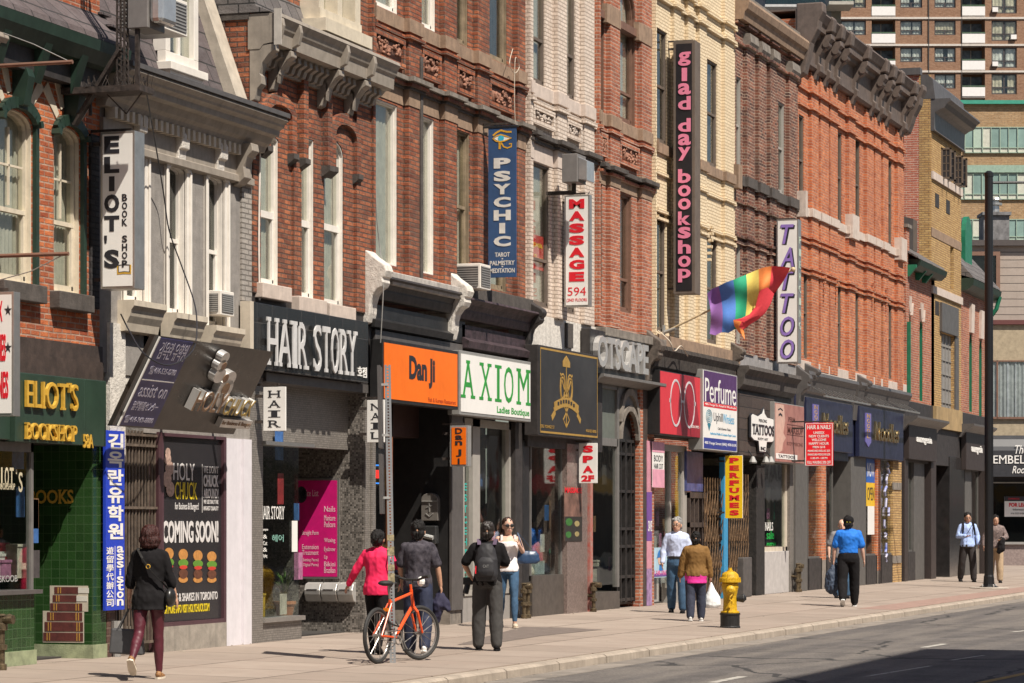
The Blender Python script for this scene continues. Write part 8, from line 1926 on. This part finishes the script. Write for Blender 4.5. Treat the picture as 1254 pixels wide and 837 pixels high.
 def trousers(s,mat,e=.012,fold=.006,tight=False,zt=1.0,seed=1,cuff=.012,name='trousers',short=.0):
  mb=MB();k=s.w;Z0=s.dz
  loft(mb,[(0,0,.83+Z0,.155*k+e,.112*k+e),(0,0,.90+Z0,.170*k+e,.121*k+e),(0,0,zt-.02+Z0,.155*k+e,.110*k+e),(0,0,zt+Z0,.150*k+e,.106*k+e)])
  for h,kn,an,b in s.legs:
   q=(0.0 if tight else.018);limb(mb,[h+Vector((0,0,-.01)),(h+kn)/2,kn,kn+(an-kn)*.4,kn+(an-kn)*(.97-short)],[.092*k+e*.6,.077*k+e+q*.4,.056*k+e+q,.056*k+e+q,.037+e*.6+q*1.6],14)
  return blobmesh(mb,.012,name,mat,s.root,fold,seed=seed,smooth=2)
 def shoes(s,mat,sole=None):
  for h,kn,an,b in s.legs:
   sole_m=sole or mat;q=Quaternion((1,0,0),b*.9 if abs(b)>.3 else b*.25).to_matrix();o=an+Vector((0,0,0))
   f=lambda x,y,z:o+q@Vector((x,y,z))
   mb=MB();mb.ball(f(0,-.02,-.035),(.04,.055,.045),10,8,q);mb.ball(f(0,.06,-.05),(.045,.09,.033),12,8,q);mb.ball(f(0,.12,-.055),(.043,.055,.026),10,8,q)
   sh_=blobmesh(mb,.009,'shoe',mat,s.root)
   mb=MB();pts=[(.0,-.075),(.035,-.06),(.04,0),(.048,.09),(.035,.165),(0,.182),(-.035,.165),(-.048,.09),(-.04,0),(-.035,-.06)]
   mb.prism([f(x,y,-.085)for x,y in pts],q@Vector((0,0,.022)));mb.build('sole',sole_m,s.root)
 def hair(s,kind,mat):
  T=s.T;Q=Matrix.Rotation(s.turn,3,'Z');mb=MB()
  if kind in('short','shortgrey'):
   mb.ball(T((0,-.018,.045)),(.094,.104,.088),14,10,Q);mb.ball(T((0,-.046,-.018)),(.088,.070,.082),12,8,Q);mb.ball(T((0,-.05,-.06)),(.066,.05,.045),10,8,Q)
   RR=random.Random(int(s.hc.z*1e4))
   for _ in range(26):
    a=RR.uniform(0,6.28);b=RR.uniform(.1,1.2);mb.ball(T((.078*sin(b)*cos(a),-.018+.088*sin(b)*sin(a),.05+.075*cos(b))),RR.uniform(.014,.022),6,5)
  if kind=='bob':mb.ball(T((0,-.015,.03)),(.108,.122,.108),14,10,Q);mb.ball(T((0,-.03,-.03)),(.122,.105,.088),14,10,Q);mb.ball(T((0,-.04,-.075)),(.112,.085,.05),12,8,Q)
  if kind=='bun':mb.ball(T((0,-.02,.035)),(.096,.110,.098),14,10,Q);mb.ball(T((0,-.05,-.025)),(.086,.068,.08),12,8,Q);mb.ball(T((0.0,-.12,.02)),(.06,.042,.062),12,8,Q)
  if kind=='long':
   mb.ball(T((0,-.026,.036)),(.094,.106,.098),14,10,Q);mb.ball(T((0,-.065,-.05)),(.088,.055,.11),12,8,Q);limb(mb,[T((.05,-.05,-.05)),T((.085,-.03,-.16)),T((.10,.03,-.26))],[.04,.035,.018],8)
  o=blobmesh(mb,.0075,'hair',mat,s.root,.0,smooth=2,strand=.013)
  return o
def strap(parent,pts,w,mat,name='strap',th=.006):
 mb=MB();P=[Vector(p)for p in pts]
 for i in range(len(P)-1):mb.bar(P[i],P[i+1],w,th)
 return mb.build(name,mat,parent)
def held(per,name,label,cat):
 r=thing(name,label,cat,tuple(per.root.location),per.root.rotation_euler.z,local=True);r.scale=per.root.scale;return r
blkCloth=pm('black cloth',(.011,.010,.011),.9,var=.15,spec=.2);hairBlk=pm('black hair',(.014,.011,.010),.6,var=.5,scale=90,bump=.6,spec=.3);hairRed=pm('dark auburn hair',(.075,.018,.014),.5,var=.5,scale=90,bump=.6,spec=.35);hairGrey=pm('grey hair',(.32,.31,.30),.6,var=.3,scale=50)
denim=pm('blue denim',(.05,.12,.22),.8,var=.25,scale=8);leather=pm('black leather',(.02,.019,.018),.35)
p=Person('woman with auburn bob, black jacket and burgundy leggings walking away with a grey tote',183,832,189,-6,[(-16,34,1),(6,4,1)],[((-.22,.03,1.12),(-.25,.09,.89)),((.22,.02,1.12),(.27,.08,.90))],lean=.03,sc_w=.96)
p.trousers(pm('burgundy leggings',(.085,.012,.022),.5,var=.1),e=.004,tight=True,seed=3);p.shirt(blkCloth,zb=.76,sleeve='three',e=.02,flare=.03,fold=.012,name='jacket',seed=4);p.hair('bob',hairRed);p.shoes(pm('patterned tan sneaker',(.45,.22,.08),.6,var=.5,scale=60),pm('cream sole',(.7,.62,.5),.6))
r=held(p,'tote_bag','dark grey boxy tote bag hanging from the left hand of the woman in black','bag');g=p.grip[0];gm=pm('grey tote fabric',(.075,.075,.078),.7,var=.2)
mb=MB();c=g+Vector((-.04,.0,-.40));mb.hexa([c+Vector(v)for v in((-.19,-.08,-.12),(.19,-.08,-.14),(.19,.08,-.14),(-.19,.08,-.12),(-.17,-.05,.16),(.17,-.05,.14),(.17,.05,.14),(-.17,.05,.16))]);mb.build('bag',gm,r,bevel=.02)
for y in(-.05,.05):MB().tube([c+Vector((-.1,y,.14)),g+Vector((-.02,y*.4,-.03)),g+Vector((.02,y*.4,-.03)),c+Vector((.1,y,.13))],.008,6).build('handle',gm,r)
r=held(p,'shoulder_bag','small black crossbody bag on the right hip of the woman in black','bag');z=p.dz
mb=MB();mb.ball((.235,.0,.90+z),(.06,.12,.11),14,10);mb.build('bag',leather,r,smooth=True)
pts=[(.22,-.02,.99+z),(.16,-.12,1.08+z),(.05,-.15,1.2+z),(-.05,-.13,1.33+z),(-.12,-.06,1.43+z),(-.13,.03,1.44+z)]
strap(r,pts,.03,leather);MB().torus((.02,-.15,1.24+z),.022,.005,(0,1,0),12,5).build('buckle',gold,r)
p=Person('woman in bright pink long sleeved top and black leggings behind the bicycle',462,801,153,-14,[(8,4,1),(-10,14,1)],[((-.30,.0,1.15),(-.43,.06,.94)),((.25,.05,1.13),(.24,.2,.95))],lean=.02,sc_w=1.0)
p.trousers(blkCloth,e=.006,tight=True);p.shirt(pm('hot pink knit',(.78,.012,.09),.8,var=.06),zb=.80,e=.022,flare=.02,fold=.01,name='top',seed=7);p.hair('bun',hairBlk);p.shoes(blkCloth)
MB().tube([p.T((-.04,-.12,.045)),p.T((.04,-.125,.05))],.012,6).build('hair_clip',greyLight,p.root)
r=held(p,'shoulder_bag','black shoulder bag on the right shoulder of the woman in pink','bag');z=p.dz;MB().ball((.26,-.02,1.02+z),(.07,.12,.13),14,10).build('bag',leather,r,smooth=True);strap(r,[(.25,-.04,1.12+z),(.21,-.11,1.3+z),(.17,-.04,1.46+z),(.2,.06,1.3+z),(.25,.03,1.12+z)],.02,leather)
p=Person('man in a dark camouflage patterned tee and navy jeans beyond the bicycle',512,803,165,-6,[(8,6,2),(-8,16,2)],[((-.23,.02,1.12),(-.23,.12,.92)),((.25,.0,1.12),(.28,.05,.88))],sc_w=1.02)
p.trousers(pm('navy jeans',(.018,.025,.06),.8,var=.2));p.shirt(pm('camouflage tee',(.012,.010,.016),.9,var=.9,scale=14,col2=(.10,.09,.105),spec=.2),zb=.84,sleeve='short',e=.02,name='tee',fold=.01,seed=2);p.hair('short',hairBlk);p.shoes(pm('white trainer',(.7,.68,.65),.6))
r=held(p,'jacket','crumpled navy jacket held in the right hand of the man in patterned tee','jacket');g=p.grip[1];mb=MB();limb(mb,[g+Vector((0,0,.02)),g+Vector((-.03,0,-.15)),g+Vector((-.06,.03,-.34))],[.04,.09,.06]);limb(mb,[g,g+Vector((.06,0,-.14)),g+Vector((.1,-.02,-.2))],[.04,.07,.04]);blobmesh(mb,.012,'jacket_cloth',pm('dark navy cloth',(.02,.018,.05),.8),r,.02,seed=5)
p=Person('man in black tee and charcoal trousers seen from behind with a black backpack',597,797,157,-4,[(4,4,3),(-3,4,3)],[((-.31,.02,1.14),(-.24,.18,.98)),((.25,.04,1.13),(.18,.24,1.1))],sc_w=1.05)
p.trousers(pm('charcoal slacks',(.05,.047,.045),.8,var=.15),e=.018);p.shirt(blkCloth,zb=.84,sleeve='short',e=.022,name='tee',fold=.01,seed=8);p.hair('short',pm('thinning dark hair',(.03,.022,.018),.5,var=.3,scale=40));p.shoes(blkCloth)
z=p.dz;r=held(p,'backpack','black and plum backpack on the back of the man in black tee','backpack');mb=MB();bpM=pm('black pack fabric',(.025,.024,.028),.7,var=.2);plum=pm('plum pack panel',(.10,.065,.11),.7)
loft(mb,[(0,-.20,.92+z,.13,.09),(0,-.21,1.0+z,.155,.11),(0,-.21,1.2+z,.15,.105),(0,-.20,1.34+z,.12,.09),(0,-.19,1.42+z,.07,.06)]);blobmesh(mb,.014,'pack',bpM,r,.008,seed=9)
mb=MB();loft(mb,[(0,-.30,.98+z,.10,.035),(0,-.315,1.05+z,.12,.04),(0,-.31,1.18+z,.11,.035),(0,-.29,1.24+z,.07,.025)]);blobmesh(mb,.012,'front_pocket',bpM,r,.004)
MB().text("CAT",lambda u,v,w:(u,-.352-w,v),-.035,.045,1.10+z,1.14+z,0,.003,bold=.03).build('logo',pm('grey thread',(.2,.2,.2),.7),r)
for x in(-.1,.1):strap(r,[(x,-.12,1.40+z),(x*1.15,-.02,1.475+z),(x*1.2,.1,1.4+z)],.05,plum)
MB().tube([(-.13,-.29,1.12+z),(-.135,-.31,1.02+z)],.01,6).build('zip_pull',redInk,r)
r=held(p,'camera','black camera held at the left hip of the man with the backpack','camera');g=p.grip[0];MB().box(g.x-.15,g.x-.02,g.y-.04,g.y+.05,g.z-.06,g.z+.04).tube([(g.x-.09,g.y,g.z-.05),(g.x-.12,g.y-.02,g.z-.18)],.04,10).build('camera_body',blackPaint,r,bevel=.01)
p=Person('woman in white tank top, sunglasses and blue jeans walking toward the camera',622,769,136,186,[(10,4,1),(-10,12,1)],[((-.24,.0,1.14),(-.15,.16,1.28)),((.25,.02,1.13),(.26,.1,.90))],bust=.05,sc_w=.95,skin=skinC,headturn=10)
p.trousers(denim,e=.006,tight=True,short=.04);p.shirt(pm('white tank top',(.78,.74,.74),.8,var=.04),zb=.84,sleeve='none',e=.012,name='tank_top',fold=.01,zt=1.34,flare=.01);p.hair('long',pm('dark brown hair',(.045,.022,.014),.4,var=.3,scale=50));p.face('sun');p.shoes(pm('cream flats',(.6,.5,.38),.6))
z=p.dz;MB().box(-.12,-.085,-.08,.085,1.33+z,1.425+z).box(.085,.12,-.08,.085,1.33+z,1.425+z).build('tank_top_strap',MATS['white tank top'],p.root)
r=held(p,'handbag','large navy blue leather shoulder bag of the woman in white tank top','bag');z=p.dz;mb=MB();loft(mb,[(-.30,0,.98+z,.15,.06),(-.31,0,1.03+z,.19,.07),(-.31,0,1.12+z,.17,.06),(-.30,0,1.18+z,.14,.03)]);blobmesh(mb,.012,'bag',pm('navy leather',(.025,.055,.12),.4),r,.006)
strap(r,[(-.40,0,1.17+z),(-.24,-.02,1.36+z),(-.15,-.01,1.46+z),(-.18,.08,1.34+z),(-.24,.03,1.17+z)],.02,pm('navy leather',(.02,.05,.1)))
p=Person('grey haired man in glasses, pale blue shirt and jeans near the pink post',829,751,117,172,[(6,4,2),(-8,8,2)],[((-.23,.0,1.12),(-.22,.1,.90)),((.24,.0,1.12),(.25,.08,.90))],sc_w=1.0,headturn=-14)
p.trousers(denim,e=.014);p.shirt(pm('pale blue shirt',(.50,.56,.75),.8,var=.06,scale=30),zb=.94,e=.024,name='shirt',fold=.012,seed=4);p.hair('shortgrey',hairGrey);p.face('clear',hairGrey);p.shoes(blkCloth)
z=p.dz;mb=MB();loft(mb,[(0,0,.965+z,.178,.133),(0,0,1.0+z,.176,.131)]);mb.build('belt',leather,p.root)
p=Person('woman in brown jacket over a pink tunic and navy trousers walking away',852,761,109,-2,[(-6,8,1),(5,4,1)],[((-.25,.02,1.12),(-.29,.06,.86)),((.24,.02,1.12),(.28,.05,.86))],sc_w=1.08)
p.trousers(pm('navy slacks',(.025,.03,.055),.8),e=.016);mb=MB();p.torso(mb,.026,.72,1.0,.02);blobmesh(mb,.013,'tunic',pm('magenta tunic',(.72,.03,.30),.8),p.root,.008)
p.shirt(pm('tobacco brown jacket',(.20,.10,.022),.85,var=.1),zb=.86,e=.036,flare=.015,name='jacket',fold=.012,seed=6);p.hair('short',hairBlk);p.shoes(pm('white trainer',(.7,.68,.65)))
r=held(p,'plastic_bag','white plastic shopping bag hanging from the right hand of the woman in brown','bag');g=p.grip[1];mb=MB();c=g+Vector((.02,0,-.02))
loft(mb,[(c.x+.02,0+c.y,c.z-.50,.11,.08),(c.x+.03,c.y,c.z-.44,.16,.11),(c.x+.03,c.y,c.z-.3,.15,.10),(c.x+.01,c.y,c.z-.14,.07,.05),(c.x,c.y,c.z,.02,.02)]);blobmesh(mb,.014,'bag',pm('milky plastic',(.78,.80,.80),.35,var=.05),r,.008,fs=14)
p=Person('man in bright blue tee, black cap and black trousers walking away',1039,743,111,-4,[(-14,22,2),(10,4,2)],[((-.25,.02,1.12),(-.27,.05,.86)),((.25,.0,1.12),(.29,.06,.88))],sc_w=1.12,skin=skinC)
p.trousers(blkCloth,e=.016);p.shirt(pm('royal blue tee',(.008,.16,.62),.8,var=.06),zb=.93,sleeve='short',e=.024,name='tee',fold=.012,seed=3);p.hair('short',hairBlk);p.shoes(blkCloth,pm('white sole',(.7,.7,.68)))
mb=MB();Q=Matrix.Rotation(p.turn,3,'Z');mb.ball(p.T((0,-.01,.05)),(.103,.118,.09),16,10,Q);cp_=mb.build('cap',blkCloth,p.root,smooth=True);MB().ball(p.T((0,.11,.03)),(.075,.08,.01),12,6,Q).build('peak',blkCloth,p.root);MB().box(-.04,.04,p.hc.y-.118,p.hc.y-.106,p.hc.z+.02,p.hc.z+.035).build('cap_strap',pm('yellow trim',(.6,.5,.05),.6),p.root)
r=held(p,'jacket','dark blue jacket bundled in the left hand of the man in blue tee','jacket');g=p.grip[0];mb=MB();limb(mb,[g+Vector((0,0,.03)),g+Vector((-.05,0,-.18)),g+Vector((-.06,0,-.4)),g+Vector((.03,0,-.52))],[.05,.12,.13,.04]);limb(mb,[g,g+Vector((.06,0,-.2)),g+Vector((.04,0,-.36))],[.05,.09,.09]);blobmesh(mb,.013,'jacket_cloth',pm('slate blue cloth',(.04,.06,.10),.7),r,.03,seed=1)
p=Person('bald man in grey striped shirt mostly hidden behind the man in blue tee',1031,733,97,178,[(2,4,2),(-2,4,2)],[((-.28,.0,1.13),(-.26,.08,.9)),((.28,.0,1.13),(.28,.06,.9))],sc_w=1.1,skin=skinC)
p.trousers(denim,e=.014);p.shirt(pm('grey striped shirt',(.3,.29,.3),.8,var=.3,scale=30),sleeve='short',e=.022,zb=.86,name='shirt');p.face();p.shoes(blkCloth)
p=Person('man in light blue shirt with backpack straps and black trousers by the dark shop',1185,713,85,182,[(4,4,5),(-8,10,5)],[((-.24,.02,1.13),(-.24,.12,.92)),((.25,.04,1.12),(.08,.22,1.12))],sc_w=1.02)
p.trousers(pm('dark slacks',(.03,.024,.024),.8),e=.016);p.shirt(pm('sky blue shirt',(.38,.50,.80),.8,var=.05),zb=.84,e=.022,name='shirt',fold=.01,seed=2);p.hair('short',hairBlk);p.face('clear');p.shoes(blkCloth)
z=p.dz;r=held(p,'backpack','dark backpack worn by the man in light blue shirt at the corner','backpack');mb=MB();loft(mb,[(0,-.20,.98+z,.14,.09),(0,-.2,1.2+z,.15,.1),(0,-.18,1.38+z,.09,.07)]);blobmesh(mb,.015,'pack',bpM,r)
for x in(-.11,.11):strap(r,[(x,-.1,1.44+z),(x*1.1,.07,1.455+z),(x*1.2,.15,1.33+z),(x*1.4,.13,1.15+z)],.04,blkCloth)
strap(r,[(-.12,.08,1.44+z),(0,.155,1.25+z),(.16,.13,1.02+z)],.018,blkCloth)
p=Person('man in dark plaid jacket and khaki trousers partly behind the black pole',1219,714,83,176,[(3,4,2),(-3,6,2)],[((-.27,.02,1.14),(-.12,.22,1.08)),((.28,.02,1.13),(.30,.1,.92))],sc_w=1.04,headturn=20)
p.trousers(pm('khaki trousers',(.45,.33,.21),.8),e=.016);p.shirt(pm('dark plaid jacket',(.025,.02,.022),.8,var=.9,scale=26,col2=(.30,.22,.20)),zb=.86,e=.026,name='jacket',fold=.008);p.hair('short',hairBlk);p.face();p.shoes(blkCloth)
r=held(p,'jacket','black jacket folded over the arm of the man in plaid','jacket');g=p.grip[0];mb=MB();limb(mb,[g+Vector((-.08,-.04,.0)),g+Vector((-.06,-.02,-.22)),g+Vector((0,0,-.3))],[.08,.1,.06]);blobmesh(mb,.015,'jacket_cloth',blkCloth,r,.02)
def mannequin(label,px,t,yc,hpx,mat,group='clothed mannequins'):
 s=S(px,t);d=dep(s,t);k=hpx*d/F/.75;z0=Z(px,yc,t)-.0
 r=thing('mannequin',label,'mannequin',(s,t,z0),A-pi/2+pi,local=True,group=group);r.scale=(k,k,k);mb=MB()
 loft(mb,[(0,0,-.36,.15,.1),(0,0,-.25,.16,.11),(0,0,-.1,.13,.095),(0,0,.1,.165,.11),(0,0,.2,.17,.1),(0,0,.26,.1,.07),(0,0,.30,.05,.05)])
 for x in(-1,1):limb(mb,[(x*.17,0,.2),(x*.24,0,.03)],[.06,.055])
 blobmesh(mb,.015,'shirt',mat,r,.01);mb=MB();
 for x in(-1,1):limb(mb,[(x*.24,0,.03),(x*.27,.02,-.2)],[.035,.028])
 mb.tube([(0,0,.28),(0,0,.38)],.045,10);loft(mb,[(0,0,-.36,.15,.1),(0,0,-.9,.13,.09)]);mb.build('form',pm('pale mannequin form',(.45,.40,.36),.6),r);return r
mannequin('mannequin in a bright blue tee in the shop window under the crest sign',684,.5,662,62,pm('window blue tee',(.01,.20,.60),.7))
mannequin('mannequin in a grey blue tee at the left of the crest sign shop window',657,.55,668,56,pm('window grey tee',(.12,.15,.24),.7))
mannequin('mannequin in a patterned teal top in the AXIOM shop window',600,.6,640,60,pm('teal print',(.05,.25,.30),.7,var=.9,scale=14,col2=(.5,.3,.2)))
mannequin('mannequin in a brown top low in the narrow AXIOM side window',572,.5,640,52,pm('brown print',(.2,.1,.07),.7,var=.6,scale=14,col2=(.4,.3,.25)))
def display(label,name,cat,mb,mat):o=mb.build(name,mat);tag(o,label,cat);return o
mb=MB();a,b=S(655,.35),S(683,.35);mb.box(a,b,.35,.5,.5,.92)
r=thing('display_box','pale printed display box low in the crest sign shop window','display',(a,.35,.5));mb.build('box',pm('pale print',(.55,.62,.6),.6,var=.7,scale=4,col2=(.15,.2,.2)),r);mb=MB();c=((a+b)/2,.5,.95);mb.ball(c,(.4,.12,.33),14,10);mb.build('cushion',pm('red fabric goods',(.45,.02,.08),.8,var=.6,scale=6,col2=(.4,.3,.3)),r)
r=thing('picture_panel','spa picture panel with green leaves and candles on the granite column','poster',(S(693,-.07),-.07,1.6));a,b,c,e=S(691,-.065),S(712.5,-.065),Z(700,663,-.065),Z(700,596,-.065)
MB().box(a,b,-.068,-.061,c,e).build('sheet',pm('pink brown print',(.30,.16,.12),.5,var=.4,scale=3),r);f=fac(-.068);h_=e-c
MB().plate(f,a,b,c,c+h_*.45,.001,.002).build('picture',pm('dark print',(.03,.025,.02),.5),r)
for cx_,cz_,q,m_ in((.25,.35,.12,'print leaf green'),(.22,.12,.10,'print leaf green'),(.7,.32,.09,'print candle yellow'),(.7,.13,.08,'print candle yellow')):
 MB().poly(f,[(a+(b-a)*cx_+(b-a)*q*1.6*cos(2*pi*j/12),c+h_*cz_+h_*q*.6*sin(2*pi*j/12))for j in range(12)],.0035,.002).build('picture',pm(m_,(.04,.16,.03)if 'leaf' in m_ else(.35,.28,.12),.5),r)
MB().text("MASSAGE",f,a-.02 if 0 else a+.02,b-.02,e-h_*.12,e-h_*.02,.002,.003,bold=.03).build('lettering',redInk,r)
RG=random.Random(21)
gcol=[(.55,.05,.06),(.65,.6,.5),(.05,.15,.4),(.6,.4,.05),(.05,.3,.2),(.5,.2,.35),(.7,.68,.64),(.08,.07,.07),(.3,.16,.08)]
gm_=[pm('goods colour '+str(i),c_,.6,var=.6,scale=9,col2=tuple(.4*q for q in c_))for i,c_ in enumerate(gcol)]
def goods(where,x0,x1,t,zlo,zhi,n,kinds=('box','notice','bag')):
 names={'box':'carton','notice':'notice','bag':'handbag'}
 for i in range(n):
  kd=kinds[i%len(kinds)];s=RG.uniform(S(x0,t),S(x1,t));w_=RG.uniform(.14,.3);h_=RG.uniform(.15,.42);m_=RG.choice(gm_)
  z=zlo+RG.random()**2*(zhi-zlo)if kd=='notice' else zlo
  mb=MB();tt=t if kd=='notice' else t+RG.uniform(.08,.5)
  if kd=='notice':mb.box(s-w_/2,s+w_/2,tt,tt+.006,z,z+h_*1.2)
  elif kd=='box':mb.box(s-w_/2,s+w_/2,tt,tt+.2,z,z+h_).box(s-w_/2-.01,s+w_/2+.01,tt-.01,tt+.21,z+h_,z+h_+.03)
  else:mb.ball((s,tt+.1,z+h_*.45),(w_*.6,.1,h_*.5),12,8).torus((s,tt+.1,z+h_*.9),w_*.3,.012,(0,1,0),16,5)
  o=mb.build(names[kd],m_);tag(o,{'box':'small coloured carton','notice':'small printed notice','bag':'coloured handbag'}[kd]+' behind the glass of '+where,names[kd],{'box':'cartons','notice':'notices','bag':'handbags'}[kd]+' in '+where)
goods('the bookshop window',4,42,.2,.95,2.5,14,('box','notice','box'))
goods('the hair shop window',326,366,.2,zsl,2.5,10,('notice','box'))
goods('the AXIOM shop window',588,620,.3,.5,2.8,16)
goods('the crest sign shop window',655,688,.25,.6,2.9,20)
goods('the window beside the iron gate',721,754,.2,.5,2.8,14,('notice','box','bag'))
goods('the eyewear shop window',801,818,.4,.9,2.8,10,('notice','box'))
goods('the nail shop window',940,962,.35,1.1,2.8,12,('notice','box'))
goods('the window left of the brick pier',991,1003,.25,.8,2.9,8,('notice',))
goods('the window under the brown fascia',1133,1139,.3,.8,2.8,4,('notice',))
for x_,y_,t_,wh in((606,538,1.2,'the AXIOM shop'),(665,560,1.4,'the crest sign shop'),(943,575,.9,'the nail shop')):
 c_=(S(x_,t_),t_,Z(x_,y_,t_));r=thing('ceiling_lamp','small lit lamp inside '+wh,'lamp',c_)
 MB().ball(c_,.07,12,8).build('bulb',emis('warm bulb',(1,.85,.6),6),r);MB().tube([c_,(c_[0],c_[1],c_[2]+.4)],.01,6).build('cord',blackInk,r)
bpy.context.view_layer.update()
